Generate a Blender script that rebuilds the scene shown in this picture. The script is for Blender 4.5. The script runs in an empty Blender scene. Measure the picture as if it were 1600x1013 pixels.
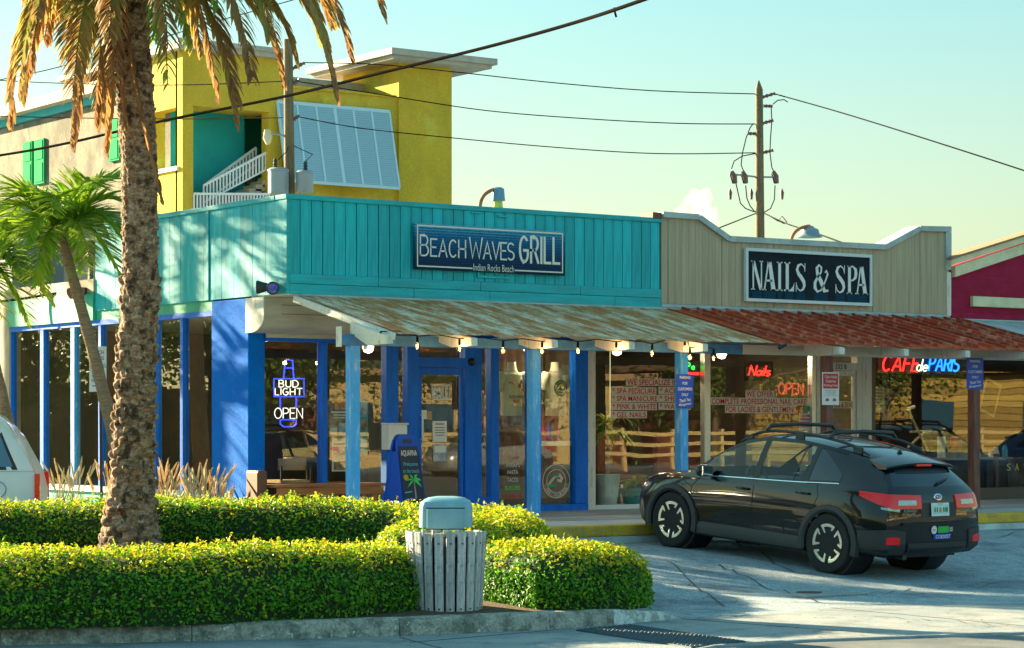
import bpy, bmesh, math, random
from mathutils import Vector, Matrix, noise
from mathutils.bvhtree import BVHTree
random.seed(7)
sc = bpy.context.scene
C = sc.collection
PI = math.pi
rad = math.radians
# ---------------------------------------------------------------- camera
FPX = 3677.0; HOR = 665.0
ANG = math.atan2(5200, FPX)
F = Vector((math.cos(ANG), math.sin(ANG), 0)); R = Vector((math.sin(ANG), -math.cos(ANG), 0)); U = Vector((0, 0, 1))
CAM = Vector((0, 0, 1.41)) - 29.5 * F + 2.83 * R
cd = bpy.data.cameras.new('camera'); cam = bpy.data.objects.new('camera', cd); C.objects.link(cam)
cam.location = CAM; cam.rotation_euler = (PI / 2, 0, -math.atan2(F.x, F.y))
cd.sensor_width = 36; cd.lens = 36 * FPX / 1600; cd.shift_y = (HOR - 506.5) / 1600
cd.clip_start = .5; cd.clip_end = 6000
sc.camera = cam
# ---------------------------------------------------------------- sky and sun
SUN_D = Vector((.32, -.947, 0)).normalized(); SUN_EL = rad(17)
w = bpy.data.worlds.new('World'); sc.world = w; w.use_nodes = True
wn = w.node_tree.nodes; wl = w.node_tree.links
bg = wn['Background']
sky = wn.new('ShaderNodeTexSky'); sky.sky_type = 'NISHITA'; sky.sun_disc = False
sky.sun_elevation = SUN_EL; sky.sun_rotation = math.atan2(-SUN_D.x, -SUN_D.y)
sky.air_density = 1.0; sky.dust_density = 2.6; sky.ozone_density = 1.2; sky.altitude = 0
tint = wn.new('ShaderNodeMix'); tint.data_type = 'RGBA'; tint.blend_type = 'MULTIPLY'; tint.inputs[0].default_value = 1
wtc = wn.new('ShaderNodeTexCoord'); wsp = wn.new('ShaderNodeSeparateXYZ'); wl.new(wtc.outputs['Generated'], wsp.inputs[0])
wr = wn.new('ShaderNodeMapRange'); wr.inputs[1].default_value = .05; wr.inputs[2].default_value = .21; wl.new(wsp.outputs[2], wr.inputs[0])
wc = wn.new('ShaderNodeMix'); wc.data_type = 'RGBA'; wc.inputs[6].default_value = (.89, .95, .66, 1); wc.inputs[7].default_value = (.45, .86, .86, 1)
wl.new(wr.outputs[0], wc.inputs[0]); wl.new(wc.outputs[2], tint.inputs[7])
gm = wn.new('ShaderNodeGamma'); gm.inputs[1].default_value = .55
wl.new(sky.outputs[0], gm.inputs[0]); wl.new(gm.outputs[0], tint.inputs[6]); wl.new(tint.outputs[2], bg.inputs[0])
bg.inputs[1].default_value = .092
sd = bpy.data.lights.new('sun', 'SUN'); sun = bpy.data.objects.new('sun', sd); C.objects.link(sun)
sd.energy = 5.0; sd.angle = rad(.6); sd.color = (1, .80, .48)
ldir = Vector((SUN_D.x * math.cos(SUN_EL), SUN_D.y * math.cos(SUN_EL), -math.sin(SUN_EL)))
sun.rotation_euler = ldir.to_track_quat('-Z', 'Y').to_euler(); sun.location = (0, 0, 30)
sc.view_settings.view_transform = 'Standard'; sc.view_settings.look = 'None'
sc.view_settings.exposure = 2.42; sc.view_settings.gamma = 1
sc.render.engine = 'CYCLES'
sc.cycles.max_bounces = 8; sc.cycles.transparent_max_bounces = 24; sc.cycles.use_denoising = True
sc.cycles.volume_bounces = 6; sc.cycles.caustics_reflective = False; sc.cycles.caustics_refractive = False

# ---------------------------------------------------------------- pixel -> place (photograph is 1600 x 1013)
def ray(px, py): return F + R * ((px - 800) / FPX) + U * ((HOR - py) / FPX)
def PY(px, py, Y):
    d = ray(px, py); return CAM + d * ((Y - CAM.y) / d.y)
def PX(px, py, X):
    d = ray(px, py); return CAM + d * ((X - CAM.x) / d.x)
def PZ(px, py, Z):
    d = ray(px, py); return CAM + d * ((Z - CAM.z) / d.z)
def PD(px, py, D): return CAM + ray(px, py) * D
def xat(px, Y): return PY(px, HOR, Y).x
def yat(px, X): return PX(px, HOR, X).y
def zat(px, py, Y): return PY(px, py, Y).z

# ---------------------------------------------------------------- materials
MATS = {}
GAIN = 1.3
def _n(nt, t, **k):
    n = nt.nodes.new(t)
    for a, b in k.items(): setattr(n, a, b)
    return n
def c4(c): return (c[0], c[1], c[2], 1)
def mat(name, col, rough=.6, metal=0, col2=None, ns=4, lo=.42, hi=.62, st=(1, 1, 1), det=5, bump=0, bs=60, bst=None, spec=.5,
        rnd=0, fine=.0, coat=0, emit=None, es=0, col3=None, ns3=1.5, lo3=.55, hi3=.7, trans=0, alpha=None):
    m = bpy.data.materials.new(name); m.use_nodes = True; nt = m.node_tree; L = nt.links
    b = nt.nodes['Principled BSDF']
    col, col2, col3 = [None if c is None else tuple(min(.85, x * GAIN) for x in c) for c in (col, col2, col3)]
    b.inputs['Base Color'].default_value = c4(col); b.inputs['Roughness'].default_value = rough
    b.inputs['Metallic'].default_value = metal; b.inputs['Specular IOR Level'].default_value = spec
    b.inputs['Coat Weight'].default_value = coat; b.inputs['Coat Roughness'].default_value = .03
    tc = _n(nt, 'ShaderNodeTexCoord')
    cur = None
    def noisef(scale, stv, d=5):
        mp = _n(nt, 'ShaderNodeMapping'); mp.inputs['Scale'].default_value = stv
        L.new(tc.outputs['Object'], mp.inputs[0])
        n = _n(nt, 'ShaderNodeTexNoise'); n.inputs['Scale'].default_value = scale; n.inputs['Detail'].default_value = d
        n.inputs['Roughness'].default_value = .62
        L.new(mp.outputs[0], n.inputs['Vector']); return n
    def mixc(a, bcol, fac, blend='MIX'):
        mx = _n(nt, 'ShaderNodeMix', data_type='RGBA', blend_type=blend)
        if isinstance(a, tuple): mx.inputs[6].default_value = c4(a)
        else: L.new(a, mx.inputs[6])
        if isinstance(bcol, tuple): mx.inputs[7].default_value = c4(bcol)
        else: L.new(bcol, mx.inputs[7])
        if isinstance(fac, float): mx.inputs[0].default_value = fac
        else: L.new(fac, mx.inputs[0])
        return mx.outputs[2]
    def ramp(src, a, bb):
        r = _n(nt, 'ShaderNodeMapRange'); r.inputs[1].default_value = a; r.inputs[2].default_value = bb; r.clamp = True
        L.new(src, r.inputs[0]); return r.outputs[0]
    cur = col
    if col2:
        n = noisef(ns, st, det); cur = mixc(cur, col2, ramp(n.outputs[0], lo, hi))
    if col3:
        n = noisef(ns3, (1, 1, 1), 6); cur = mixc(cur, col3, ramp(n.outputs[0], lo3, hi3))
    if fine:
        n = noisef(bs, bst or (1, 1, 1), 3)
        f = ramp(n.outputs[0], .3, .7)
        mr = _n(nt, 'ShaderNodeMapRange'); mr.inputs[3].default_value = 1 - fine; mr.inputs[4].default_value = 1 + fine
        L.new(f, mr.inputs[0])
        hs = _n(nt, 'ShaderNodeHueSaturation'); L.new(mr.outputs[0], hs.inputs['Value'])
        if isinstance(cur, tuple): hs.inputs['Color'].default_value = c4(cur)
        else: L.new(cur, hs.inputs['Color'])
        cur = hs.outputs[0]
    if rnd:
        oi = _n(nt, 'ShaderNodeObjectInfo'); mr = _n(nt, 'ShaderNodeMapRange')
        mr.inputs[3].default_value = 1 - rnd; mr.inputs[4].default_value = 1 + rnd; L.new(oi.outputs['Random'], mr.inputs[0])
        hs = _n(nt, 'ShaderNodeHueSaturation'); L.new(mr.outputs[0], hs.inputs['Value'])
        if isinstance(cur, tuple): hs.inputs['Color'].default_value = c4(cur)
        else: L.new(cur, hs.inputs['Color'])
        cur = hs.outputs[0]
    if not isinstance(cur, tuple): L.new(cur, b.inputs['Base Color'])
    if bump:
        n = noisef(bs, bst or (1, 1, 1), 4); bp = _n(nt, 'ShaderNodeBump'); bp.inputs['Strength'].default_value = bump
        bp.inputs['Distance'].default_value = .02
        L.new(n.outputs[0], bp.inputs['Height']); L.new(bp.outputs[0], b.inputs['Normal'])
    if emit:
        b.inputs['Emission Color'].default_value = c4(emit); b.inputs['Emission Strength'].default_value = es
    if trans:
        out = nt.nodes['Material Output']; tr = _n(nt, 'ShaderNodeBsdfTranslucent'); ms = _n(nt, 'ShaderNodeMixShader')
        if isinstance(cur, tuple): tr.inputs[0].default_value = c4(cur)
        else: L.new(cur, tr.inputs[0])
        ms.inputs[0].default_value = trans; L.new(b.outputs[0], ms.inputs[1]); L.new(tr.outputs[0], ms.inputs[2]); L.new(ms.outputs[0], out.inputs[0])
    MATS[name] = m; return m
def glass(name, tintc=(.72, .78, .74), ior=2.0, rough=.0, wavy=.035):
    m = bpy.data.materials.new(name); m.use_nodes = True; nt = m.node_tree; L = nt.links
    nt.nodes.remove(nt.nodes['Principled BSDF']); out = nt.nodes['Material Output']
    t = _n(nt, 'ShaderNodeBsdfTransparent'); t.inputs[0].default_value = c4(tintc)
    g = _n(nt, 'ShaderNodeBsdfGlossy'); g.inputs['Roughness'].default_value = rough
    fr = _n(nt, 'ShaderNodeFresnel'); fr.inputs[0].default_value = ior
    tc = _n(nt, 'ShaderNodeTexCoord'); no = _n(nt, 'ShaderNodeTexNoise'); no.inputs['Scale'].default_value = .9; no.inputs['Detail'].default_value = 1
    bp = _n(nt, 'ShaderNodeBump'); bp.inputs['Strength'].default_value = wavy; bp.inputs['Distance'].default_value = .03
    L.new(tc.outputs['Object'], no.inputs['Vector']); L.new(no.outputs[0], bp.inputs['Height']); L.new(bp.outputs[0], g.inputs['Normal'])
    ge = _n(nt, 'ShaderNodeNewGeometry'); sb_ = _n(nt, 'ShaderNodeMath', operation='SUBTRACT'); sb_.inputs[0].default_value = 1; L.new(ge.outputs['Backfacing'], sb_.inputs[1]); mu = _n(nt, 'ShaderNodeMath', operation='MULTIPLY'); L.new(fr.outputs[0], mu.inputs[0]); L.new(sb_.outputs[0], mu.inputs[1])
    mx = _n(nt, 'ShaderNodeMixShader'); L.new(mu.outputs[0], mx.inputs[0]); L.new(t.outputs[0], mx.inputs[1]); L.new(g.outputs[0], mx.inputs[2])
    L.new(mx.outputs[0], out.inputs[0]); MATS[name] = m; return m
def leafmat(name, cols, rough=.45, trans=.35):
    """leaves: colour picked per leaf from the point attribute 'tone' (0..1)"""
    m = bpy.data.materials.new(name); m.use_nodes = True; nt = m.node_tree; L = nt.links
    b = nt.nodes['Principled BSDF']; out = nt.nodes['Material Output']; b.inputs['Roughness'].default_value = rough
    b.inputs['Specular IOR Level'].default_value = .35
    at = _n(nt, 'ShaderNodeAttribute', attribute_name='tone')
    cr = _n(nt, 'ShaderNodeValToRGB'); e = cr.color_ramp.elements
    while len(e) < len(cols): e.new(.5)
    for i, (p, c) in enumerate(cols): e[i].position = p; e[i].color = c4(c)
    L.new(at.outputs['Fac'], cr.inputs[0]); L.new(cr.outputs[0], b.inputs['Base Color'])
    tr = _n(nt, 'ShaderNodeBsdfTranslucent'); L.new(cr.outputs[0], tr.inputs[0]); ms = _n(nt, 'ShaderNodeMixShader'); ms.inputs[0].default_value = trans
    L.new(b.outputs[0], ms.inputs[1]); L.new(tr.outputs[0], ms.inputs[2]); L.new(ms.outputs[0], out.inputs[0])
    MATS[name] = m; return m

# ---------------------------------------------------------------- mesh helpers
def minv(p):
    return Matrix.LocRotScale(p.location, p.rotation_euler, p.scale).inverted() if p.type == 'EMPTY' else Matrix.Identity(4)
def tag(o, label=None, cat=None, group=None, kind=None):
    if label: o['label'] = label
    if cat: o['category'] = cat
    if group: o['group'] = group
    if kind: o['kind'] = kind
    return o
def thing(name, label, cat, loc=(0, 0, 0), group=None):
    o = bpy.data.objects.new(name, None); C.objects.link(o); o.location = loc; o.empty_display_size = .2
    return tag(o, label, cat, group)
def setmat(o, m):
    m = MATS[m] if isinstance(m, str) else m
    if o.data.materials: o.data.materials[0] = m
    else: o.data.materials.append(m)
class MB:
    def __init__(s): s.v = []; s.f = []; s.tone = []; s.mi = []
    def add(s, vs, fs, mi=0):
        k = len(s.v); s.v += [tuple(v) for v in vs]; s.f += [tuple(i + k for i in f) for f in fs]; s.mi += [mi] * len(fs); return s
    def box(s, x0, x1, y0, y1, z0, z1, mi=0):
        return s.add([(x0, y0, z0), (x1, y0, z0), (x1, y1, z0), (x0, y1, z0), (x0, y0, z1), (x1, y0, z1), (x1, y1, z1), (x0, y1, z1)],
                     [(0, 3, 2, 1), (4, 5, 6, 7), (0, 1, 5, 4), (1, 2, 6, 5), (2, 3, 7, 6), (3, 0, 4, 7)], mi)
    def obox(s, c, a, b, d, mi=0):
        c, a, b, d = map(Vector, (c, a, b, d)); P = []
        for k in (-1, 1):
            for i, j in ((-1, -1), (1, -1), (1, 1), (-1, 1)): P.append(c + a * i + b * j + d * k)
        return s.add(P, [(0, 3, 2, 1), (4, 5, 6, 7), (0, 1, 5, 4), (1, 2, 6, 5), (2, 3, 7, 6), (3, 0, 4, 7)], mi)
    def beam(s, p, q, wdt, hgt, up=(0, 0, 1), mi=0):
        p, q = Vector(p), Vector(q); d = q - p; up = Vector(up); sd_ = d.cross(up)
        if sd_.length < 1e-6: sd_ = d.cross(Vector((1, 0, 0)))
        sd_.normalize(); u2 = sd_.cross(d).normalized()
        return s.obox((p + q) / 2, sd_ * wdt / 2, u2 * hgt / 2, d / 2, mi)
    def prism(s, poly, off, mi=0):
        n = len(poly); off = Vector(off); P = [Vector(p) for p in poly]; Q = [p + off for p in P]
        return s.add(P + Q, [tuple(range(n))[::-1], tuple(range(n, 2 * n))] + [(i, (i + 1) % n, n + (i + 1) % n, n + i) for i in range(n)], mi)
    def tube(s, pts, r, n=6, mi=0, close=True):
        pts = [Vector(p) for p in pts]; m = len(pts); rs = r if isinstance(r, (list, tuple)) else [r] * m; V = []; prev = None
        for i, p in enumerate(pts):
            d = (pts[min(i + 1, m - 1)] - pts[max(i - 1, 0)])
            if d.length < 1e-9: d = Vector((0, 0, 1))
            d.normalize()
            if prev is None:
                a = d.cross(Vector((0, 0, 1)))
                if a.length < .05: a = d.cross(Vector((1, 0, 0)))
            else: a = prev - d * prev.dot(d)
            a.normalize(); prev = a; b = d.cross(a)
            for k in range(n): t = 2 * PI * k / n; V.append(p + (a * math.cos(t) + b * math.sin(t)) * rs[i])
        Fs = [(i * n + k, i * n + (k + 1) % n, (i + 1) * n + (k + 1) % n, (i + 1) * n + k) for i in range(m - 1) for k in range(n)]
        if close: Fs += [tuple(range(n))[::-1], tuple(range((m - 1) * n, m * n))]
        return s.add(V, Fs, mi)
    def lathe(s, prof, c=(0, 0, 0), n=16, ax=(0, 0, 1), mi=0):
        ax = Vector(ax).normalized(); a = ax.cross(Vector((0, 1, 0)))
        if a.length < .1: a = ax.cross(Vector((1, 0, 0)))
        a.normalize(); b = ax.cross(a); c = Vector(c)
        V = [c + ax * z + (a * math.cos(2 * PI * k / n) + b * math.sin(2 * PI * k / n)) * r for r, z in prof for k in range(n)]
        m = len(prof)
        Fs = [(i * n + k, i * n + (k + 1) % n, (i + 1) * n + (k + 1) % n, (i + 1) * n + k) for i in range(m - 1) for k in range(n)]
        if prof[0][0] > 1e-4: Fs.append(tuple(range(n))[::-1])
        if prof[-1][0] > 1e-4: Fs.append(tuple(range((m - 1) * n, m * n)))
        return s.add(V, Fs, mi)
    def grid(s, fn, nu, nv, mi=0):
        V = [fn(i / nu, j / nv) for i in range(nu + 1) for j in range(nv + 1)]
        return s.add(V, [(i * (nv + 1) + j, (i + 1) * (nv + 1) + j, (i + 1) * (nv + 1) + j + 1, i * (nv + 1) + j + 1) for i in range(nu) for j in range(nv)], mi)
    def mesh(s, name):
        me = bpy.data.meshes.new(name); me.from_pydata(s.v, [], s.f)
        if any(s.mi): me.polygons.foreach_set('material_index', s.mi)
        if s.tone:
            a = me.attributes.new('tone', 'FLOAT', 'POINT'); a.data.foreach_set('value', s.tone)
        me.update(); return me
    def build(s, name, m, parent=None, smooth=None, bev=0, fix=False):
        me = s.mesh(name)
        if fix:
            bm = bmesh.new(); bm.from_mesh(me); bmesh.ops.remove_doubles(bm, verts=bm.verts, dist=1e-5); bmesh.ops.recalc_face_normals(bm, faces=bm.faces); bm.to_mesh(me); bm.free()
        for x in (m if isinstance(m, (list, tuple)) else [m]): me.materials.append(MATS[x] if isinstance(x, str) else x)
        o = bpy.data.objects.new(name, me); C.objects.link(o)
        if parent: o.parent = parent; o.matrix_parent_inverse = minv(parent)
        if smooth is not None:
            me.polygons.foreach_set('use_smooth', [True] * len(me.polygons)); me.set_sharp_from_angle(angle=rad(smooth))
        if bev:
            b = o.modifiers.new('bevel', 'BEVEL'); b.width = bev; b.segments = 2; b.limit_method = 'ANGLE'; b.angle_limit = rad(40)
        return o
def boxo(name, m, x0, x1, y0, y1, z0, z1, parent=None, bev=0): return MB().box(x0, x1, y0, y1, z0, z1).build(name, m, parent, bev=bev)
def inst(o, loc, parent=None, rz=None, scale=None):
    c = o.copy(); C.objects.link(c); c.location = loc
    if parent: c.parent = parent; c.matrix_parent_inverse = minv(parent)
    if rz is not None: c.rotation_euler = (0, 0, rz)
    if scale: c.scale = scale
    return c
def copy_tree(o, parent=None):
    c = o.copy(); C.objects.link(c)
    if parent: c.parent = parent; c.matrix_parent_inverse = o.matrix_parent_inverse
    for ch in [x for x in bpy.data.objects if x.parent == o]: copy_tree(ch, c)
    return c
# text: built-in font turned into meshes and fitted into a box (origin, right vector, up vector)
def text(name, s, m, parent, org, rt, up, w=None, h=None, align='C', ext=.002, off=0, shear=0, space=1, tilt=0):
    cu = bpy.data.curves.new('t', 'FONT'); cu.body = s; cu.size = 1; cu.extrude = 0; cu.offset = off; cu.shear = shear; cu.space_character = space; cu.resolution_u = 3
    o = bpy.data.objects.new('t', cu); C.objects.link(o)
    dg = bpy.context.evaluated_depsgraph_get(); me = bpy.data.meshes.new_from_object(o.evaluated_get(dg))
    bpy.data.objects.remove(o); bpy.data.curves.remove(cu)
    xs = [v.co.x for v in me.vertices]; ys = [v.co.y for v in me.vertices]
    x0, x1, y0, y1 = min(xs), max(xs), min(ys), max(ys)
    sx = sy = 1
    if w and h: sx = w / (x1 - x0); sy = h / (y1 - y0)
    elif w: sx = sy = w / (x1 - x0)
    else: sx = sy = h / (y1 - y0)
    rt = Vector(rt).normalized(); up = Vector(up).normalized(); nrm = rt.cross(up); org = Vector(org)
    ct, st_ = math.cos(tilt), math.sin(tilt)
    ox = {'C': (x0 + x1) / 2, 'L': x0, 'R': x1}[align]
    for v in me.vertices:
        a = (v.co.x - ox) * sx; b = (v.co.y - (y0 + y1) / 2) * sy
        v.co = org + rt * (a * ct - b * st_) + up * (a * st_ + b * ct) + nrm * ext
    me.materials.clear(); me.materials.append(MATS[m] if isinstance(m, str) else m)
    ob = bpy.data.objects.new(name, me); C.objects.link(ob)
    if parent: ob.parent = parent; ob.matrix_parent_inverse = minv(parent)
    return ob
def arc(cx, cy, rx, ry, a0, a1, n=7): return [(cx + rx * math.cos(rad(a0 + (a1 - a0) * i / n)), cy + ry * math.sin(rad(a0 + (a1 - a0) * i / n))) for i in range(n + 1)]
GL = {
 'A': (.62, [[(0, 0), (.31, 1), (.62, 0)], [(.11, .32), (.51, .32)]]),
 'B': (.52, [[(0, 0), (0, 1)] + [(.28, 1)] + arc(.28, .76, .2, .24, 90, -90, 6) + [(0, .52)], [(.28, .52)] + arc(.28, .26, .24, .26, 90, -90, 6) + [(0, 0)]]),
 'C': (.56, [arc(.3, .5, .3, .5, 50, 310, 14)]), 'D': (.58, [[(0, 0), (0, 1), (.22, 1)] + arc(.22, .5, .36, .5, 90, -90, 8) + [(0, 0)]]),
 'E': (.46, [[(.46, 1), (0, 1), (0, 0), (.46, 0)], [(0, .52), (.38, .52)]]), 'F': (.46, [[(.46, 1), (0, 1), (0, 0)], [(0, .52), (.38, .52)]]),
 'G': (.58, [arc(.3, .5, .3, .5, 50, 270, 12) + arc(.3, .3, .28, .3, 270, 360, 4) + [(.58, .46), (.32, .46)]]),
 'H': (.54, [[(0, 0), (0, 1)], [(.54, 0), (.54, 1)], [(0, .5), (.54, .5)]]), 'I': (.0, [[(0, 0), (0, 1)]]), 'K': (.5, [[(0, 0), (0, 1)], [(.5, 1), (0, .42)], [(.15, .55), (.5, 0)]]),
 'L': (.42, [[(0, 1), (0, 0), (.42, 0)]]), 'M': (.7, [[(0, 0), (0, 1), (.35, .3), (.7, 1), (.7, 0)]]), 'N': (.54, [[(0, 0), (0, 1), (.54, 0), (.54, 1)]]), 'O': (.64, [arc(.32, .5, .32, .5, 90, 450, 18)]),
 'P': (.5, [[(0, 0), (0, 1), (.26, 1)] + arc(.26, .74, .24, .26, 90, -90, 6) + [(0, .48)]]), 'Q': (.64, [arc(.32, .5, .32, .5, 90, 450, 18), [(.4, .22), (.62, -.06)]]),
 'R': (.52, [[(0, 0), (0, 1), (.26, 1)] + arc(.26, .74, .24, .26, 90, -90, 6) + [(0, .48)], [(.26, .48), (.52, 0)]]),
 'S': (.52, [arc(.26, .75, .25, .25, 40, 270, 9) + arc(.26, .25, .26, .25, 90, -140, 9)[1:]]), 'T': (.56, [[(0, 1), (.56, 1)], [(.28, 1), (.28, 0)]]),
 'U': (.54, [[(0, 1), (0, .27)] + arc(.27, .27, .27, .27, 180, 360, 8) + [(.54, 1)]]), 'V': (.58, [[(0, 1), (.29, 0), (.58, 1)]]), 'W': (.86, [[(0, 1), (.2, 0), (.43, .8), (.66, 0), (.86, 1)]]),
 'Y': (.56, [[(0, 1), (.28, .5), (.56, 1)], [(.28, .5), (.28, 0)]]),
 'a': (.42, [arc(.21, .25, .2, .25, 0, 360, 10), [(.42, .5), (.42, 0)]]), 'd': (.42, [arc(.21, .25, .2, .25, 0, 360, 10), [(.42, 1), (.42, 0)]]),
 'e': (.42, [[(.02, .26), (.42, .26)] + arc(.21, .25, .21, .25, 0, 315, 10)]), 'i': (.0, [[(0, 0), (0, .5)], [(0, .66), (0, .72)]]), 'l': (.05, [[(0, 1), (0, .1), (.06, 0)]]),
 's': (.34, [arc(.17, .375, .16, .125, 40, 270, 6) + arc(.17, .125, .17, .125, 90, -140, 6)[1:]]), ' ': (.3, []), '&': (.6, []),
}
def strokes(mb, s, org, rt, up, h, r, n=5, gap=.2, align='C', wscale=1, shear=0, w=None, flat=False, cap=None):
    """single-stroke lettering as round tubes (neon) or flat ribbons; cap = height factor for all but first letters of words"""
    tot = 0; items = []; first = True
    for ch in s:
        k = 1 if (cap is None or first) else cap
        first = (ch == ' ')
        wd, st = GL.get(ch, GL.get(ch.upper(), (.5, [])))
        items.append((tot, wd * k, k, st)); tot += wd * k + gap
    tot -= gap
    sx = wscale
    if w: sx = w / (tot * h)
    rt = Vector(rt).normalized(); up = Vector(up).normalized(); nrm = rt.cross(up); org = Vector(org); o0 = {'C': -tot / 2, 'L': 0, 'R': -tot}[align]
    for x0, wd, k, st in items:
        for pl in st:
            pts = [org + rt * ((o0 + x0 + (p[0] * k + shear * p[1] * k)) * h * sx) + up * (p[1] * k * h) for p in pl]
            if not flat: mb.tube(pts, r, n)
            else: ribbon(mb, pts, nrm, r)
    return tot * h * sx
def ribbon(mb, pts, nrm, hw, t=.004):
    m = len(pts); V = []
    for i, p in enumerate(pts):
        d0 = (pts[i] - pts[i - 1]).normalized() if i else (pts[1] - pts[0]).normalized()
        d1 = (pts[i + 1] - pts[i]).normalized() if i < m - 1 else d0
        d = d0 + d1
        if d.length < .2: d = d1
        d.normalize(); sd_ = nrm.cross(d); k = min(2.0, 1 / max(.35, d.dot(d1)))
        e = -d * hw if i == 0 else d * hw if i == m - 1 else Vector((0, 0, 0))
        for q in (sd_ * hw * k, -sd_ * hw * k): V.append(p + e + q + nrm * t)
    mb.add(V, [(2 * i, 2 * i + 1, 2 * i + 3, 2 * i + 2) for i in range(m - 1)])
# ================================================================ materials
mat('asphalt', (.20, .26, .30), .9, col2=(.36, .42, .45), ns=9, st=(2.2, .7, 1), lo=.36, hi=.66, det=9, bump=1, bs=75, fine=.75, col3=(.085, .115, .14), ns3=.8, lo3=.5, hi3=.72)
mat('road', (.09, .105, .11), .85, col2=(.14, .15, .155), ns=2, bump=.6, bs=150, fine=.3)
mat('concrete', (.20, .235, .25), .9, col2=(.28, .29, .285), ns=1.6, bump=.5, bs=90, fine=.3, col3=(.12, .14, .15), ns3=2.6, lo3=.52, hi3=.7)
mat('kerbstone', (.32, .32, .27), .85, col2=(.13, .14, .115), ns=9, lo=.42, hi=.62, bump=.8, bs=45, fine=.35, col3=(.62, .62, .58), ns3=22, lo3=.62, hi3=.68)
mat('kerbpaint', (.52, .56, .55), .8, col2=(.30, .31, .28), ns=11, lo=.45, hi=.55, bump=.8, bs=45, fine=.2)
mat('bluepaint', (.015, .10, .42), .7, col2=(.2, .24, .3), ns=14, lo=.5, hi=.62, bump=.4)
mat('yellowpaint', (.62, .38, .03), .7, col2=(.42, .27, .06), ns=3, fine=.2, bump=.3)
mat('stepwhite', (.55, .62, .62), .8, col2=(.38, .42, .42), ns=2.5, fine=.15, bump=.3)
mat('deck', (.28, .33, .35), .6, col2=(.44, .48, .49), ns=5, st=(.15, 4, 1), rnd=.32, bump=.3, bs=30, bst=(.2, 3, 1))
mat('mulch', (.075, .042, .025), .95, col2=(.14, .085, .05), ns=30, bump=1, bs=60, fine=.4)
mat('tactile', (.03, .055, .075), .6, bump=.2, fine=.2)
mat('teal', (.0, .40, .46), .6, rnd=.17, col2=(.0, .29, .36), ns=4, st=(7, 7, .4), bump=.25, bs=30, bst=(4, 4, .3), col3=(.03, .43, .44), ns3=1.2)
mat('tealtrim', (.0, .38, .44), .55, col2=(.01, .28, .33), ns=5, st=(.3, .3, 4), rnd=.05, bump=.25, bs=30, fine=.06)
mat('tealback', (.0, .10, .13), .8)
mat('greenband', (.02, .36, .24), .55, col2=(.015, .29, .20), ns=4, fine=.06)
mat('blue', (.0, .14, .64), .5, spec=.3, col2=(.0, .11, .56), ns=4, st=(3, 3, .5), bump=.15, bs=20, fine=.08)
mat('bluecol', (.0, .15, .66), .85, spec=.2, col2=(.0, .13, .58), ns=3, bump=.35, bs=25, fine=.06)
mat('postblue', (.04, .28, .66), .5, col2=(.25, .42, .62), ns=9, lo=.55, hi=.66, st=(2, 2, .35), bump=.25, bs=25, fine=.08)
mat('beambue', (.03, .14, .33), .6, col2=(.05, .2, .42), ns=6, fine=.1)
mat('housing', (.50, .46, .37), .55, col2=(.40, .36, .28), ns=3, st=(.4, 2, 2), fine=.06)
mat('whitewood', (.62, .60, .53), .6, col2=(.42, .38, .31), ns=10, lo=.55, hi=.7, st=(2, 2, .4), bump=.2, fine=.1)
mat('beigewood', (.40, .34, .235), .65, rnd=.05, col2=(.33, .28, .19), ns=3, st=(5, 5, .35), bump=.3, bs=30, bst=(4, 4, .3), fine=.06)
mat('beigeback', (.13, .10, .07), .8)
mat('captrim', (.33, .42, .44), .5, metal=.1, col2=(.26, .33, .35), ns=4)
mat('maroon', (.31, .012, .05), .75, spec=.2, col2=(.25, .01, .04), ns=3, bump=1.0, bs=6, bst=(1, 1, 3.5))
mat('creamtrim', (.62, .58, .38), .6, col2=(.52, .48, .3), ns=4)
mat('creamwall', (.40, .34, .25), .8, col2=(.32, .27, .2), ns=2, bump=.3, fine=.08)
mat('rusty', (.64, .52, .37), .75, spec=.25, col2=(.42, .16, .045), ns=2.6, lo=.40, hi=.54, st=(2.2, .5, 1), det=9, bump=.3, bs=25, fine=.3, col3=(.48, .27, .12), ns3=2.2, lo3=.52, hi3=.62)
mat('redmetal', (.46, .06, .018), .7, spec=.2, col2=(.50, .10, .035), ns=4, st=(2.5, .4, 1), bump=.15, bs=18, fine=.25, col3=(.26, .04, .018), ns3=2, rnd=.18)
mat('palemetal', (.42, .47, .47), .5, col2=(.30, .34, .34), ns=4, st=(2.5, .4, 1), fine=.1)
mat('brownpost', (.13, .045, .032), .6, col2=(.19, .08, .06), ns=6, st=(2, 2, .4), fine=.12)
mat('alum', (.50, .50, .46), .35, metal=.6, fine=.06)
mat('dark', (.015, .016, .017), .6)
mat('darkmetal', (.04, .045, .05), .45, metal=.5)
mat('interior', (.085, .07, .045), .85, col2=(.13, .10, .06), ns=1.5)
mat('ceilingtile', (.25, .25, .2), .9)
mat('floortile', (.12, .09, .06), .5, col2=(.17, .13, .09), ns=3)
mat('benchwood', (.42, .16, .045), .5, col2=(.30, .10, .03), ns=6, st=(.4, 4, 4), fine=.12)
mat('white', (.72, .73, .70), .5, fine=.04)
mat('paper', (.70, .68, .60), .8)
mat('black', (.01, .01, .011), .4)
mat('signblue', (.005, .05, .40), .45, fine=.05)
mat('signred', (.50, .012, .02), .45)
mat('letterred', (.58, .02, .02), .8, spec=.1)
mat('letterwhite', (.65, .64, .6), .8, spec=.2)
mat('cable', (.004, .004, .004), .9, spec=.1)
mat('thickcable', (.012, .010, .008), 1, spec=0)
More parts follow.
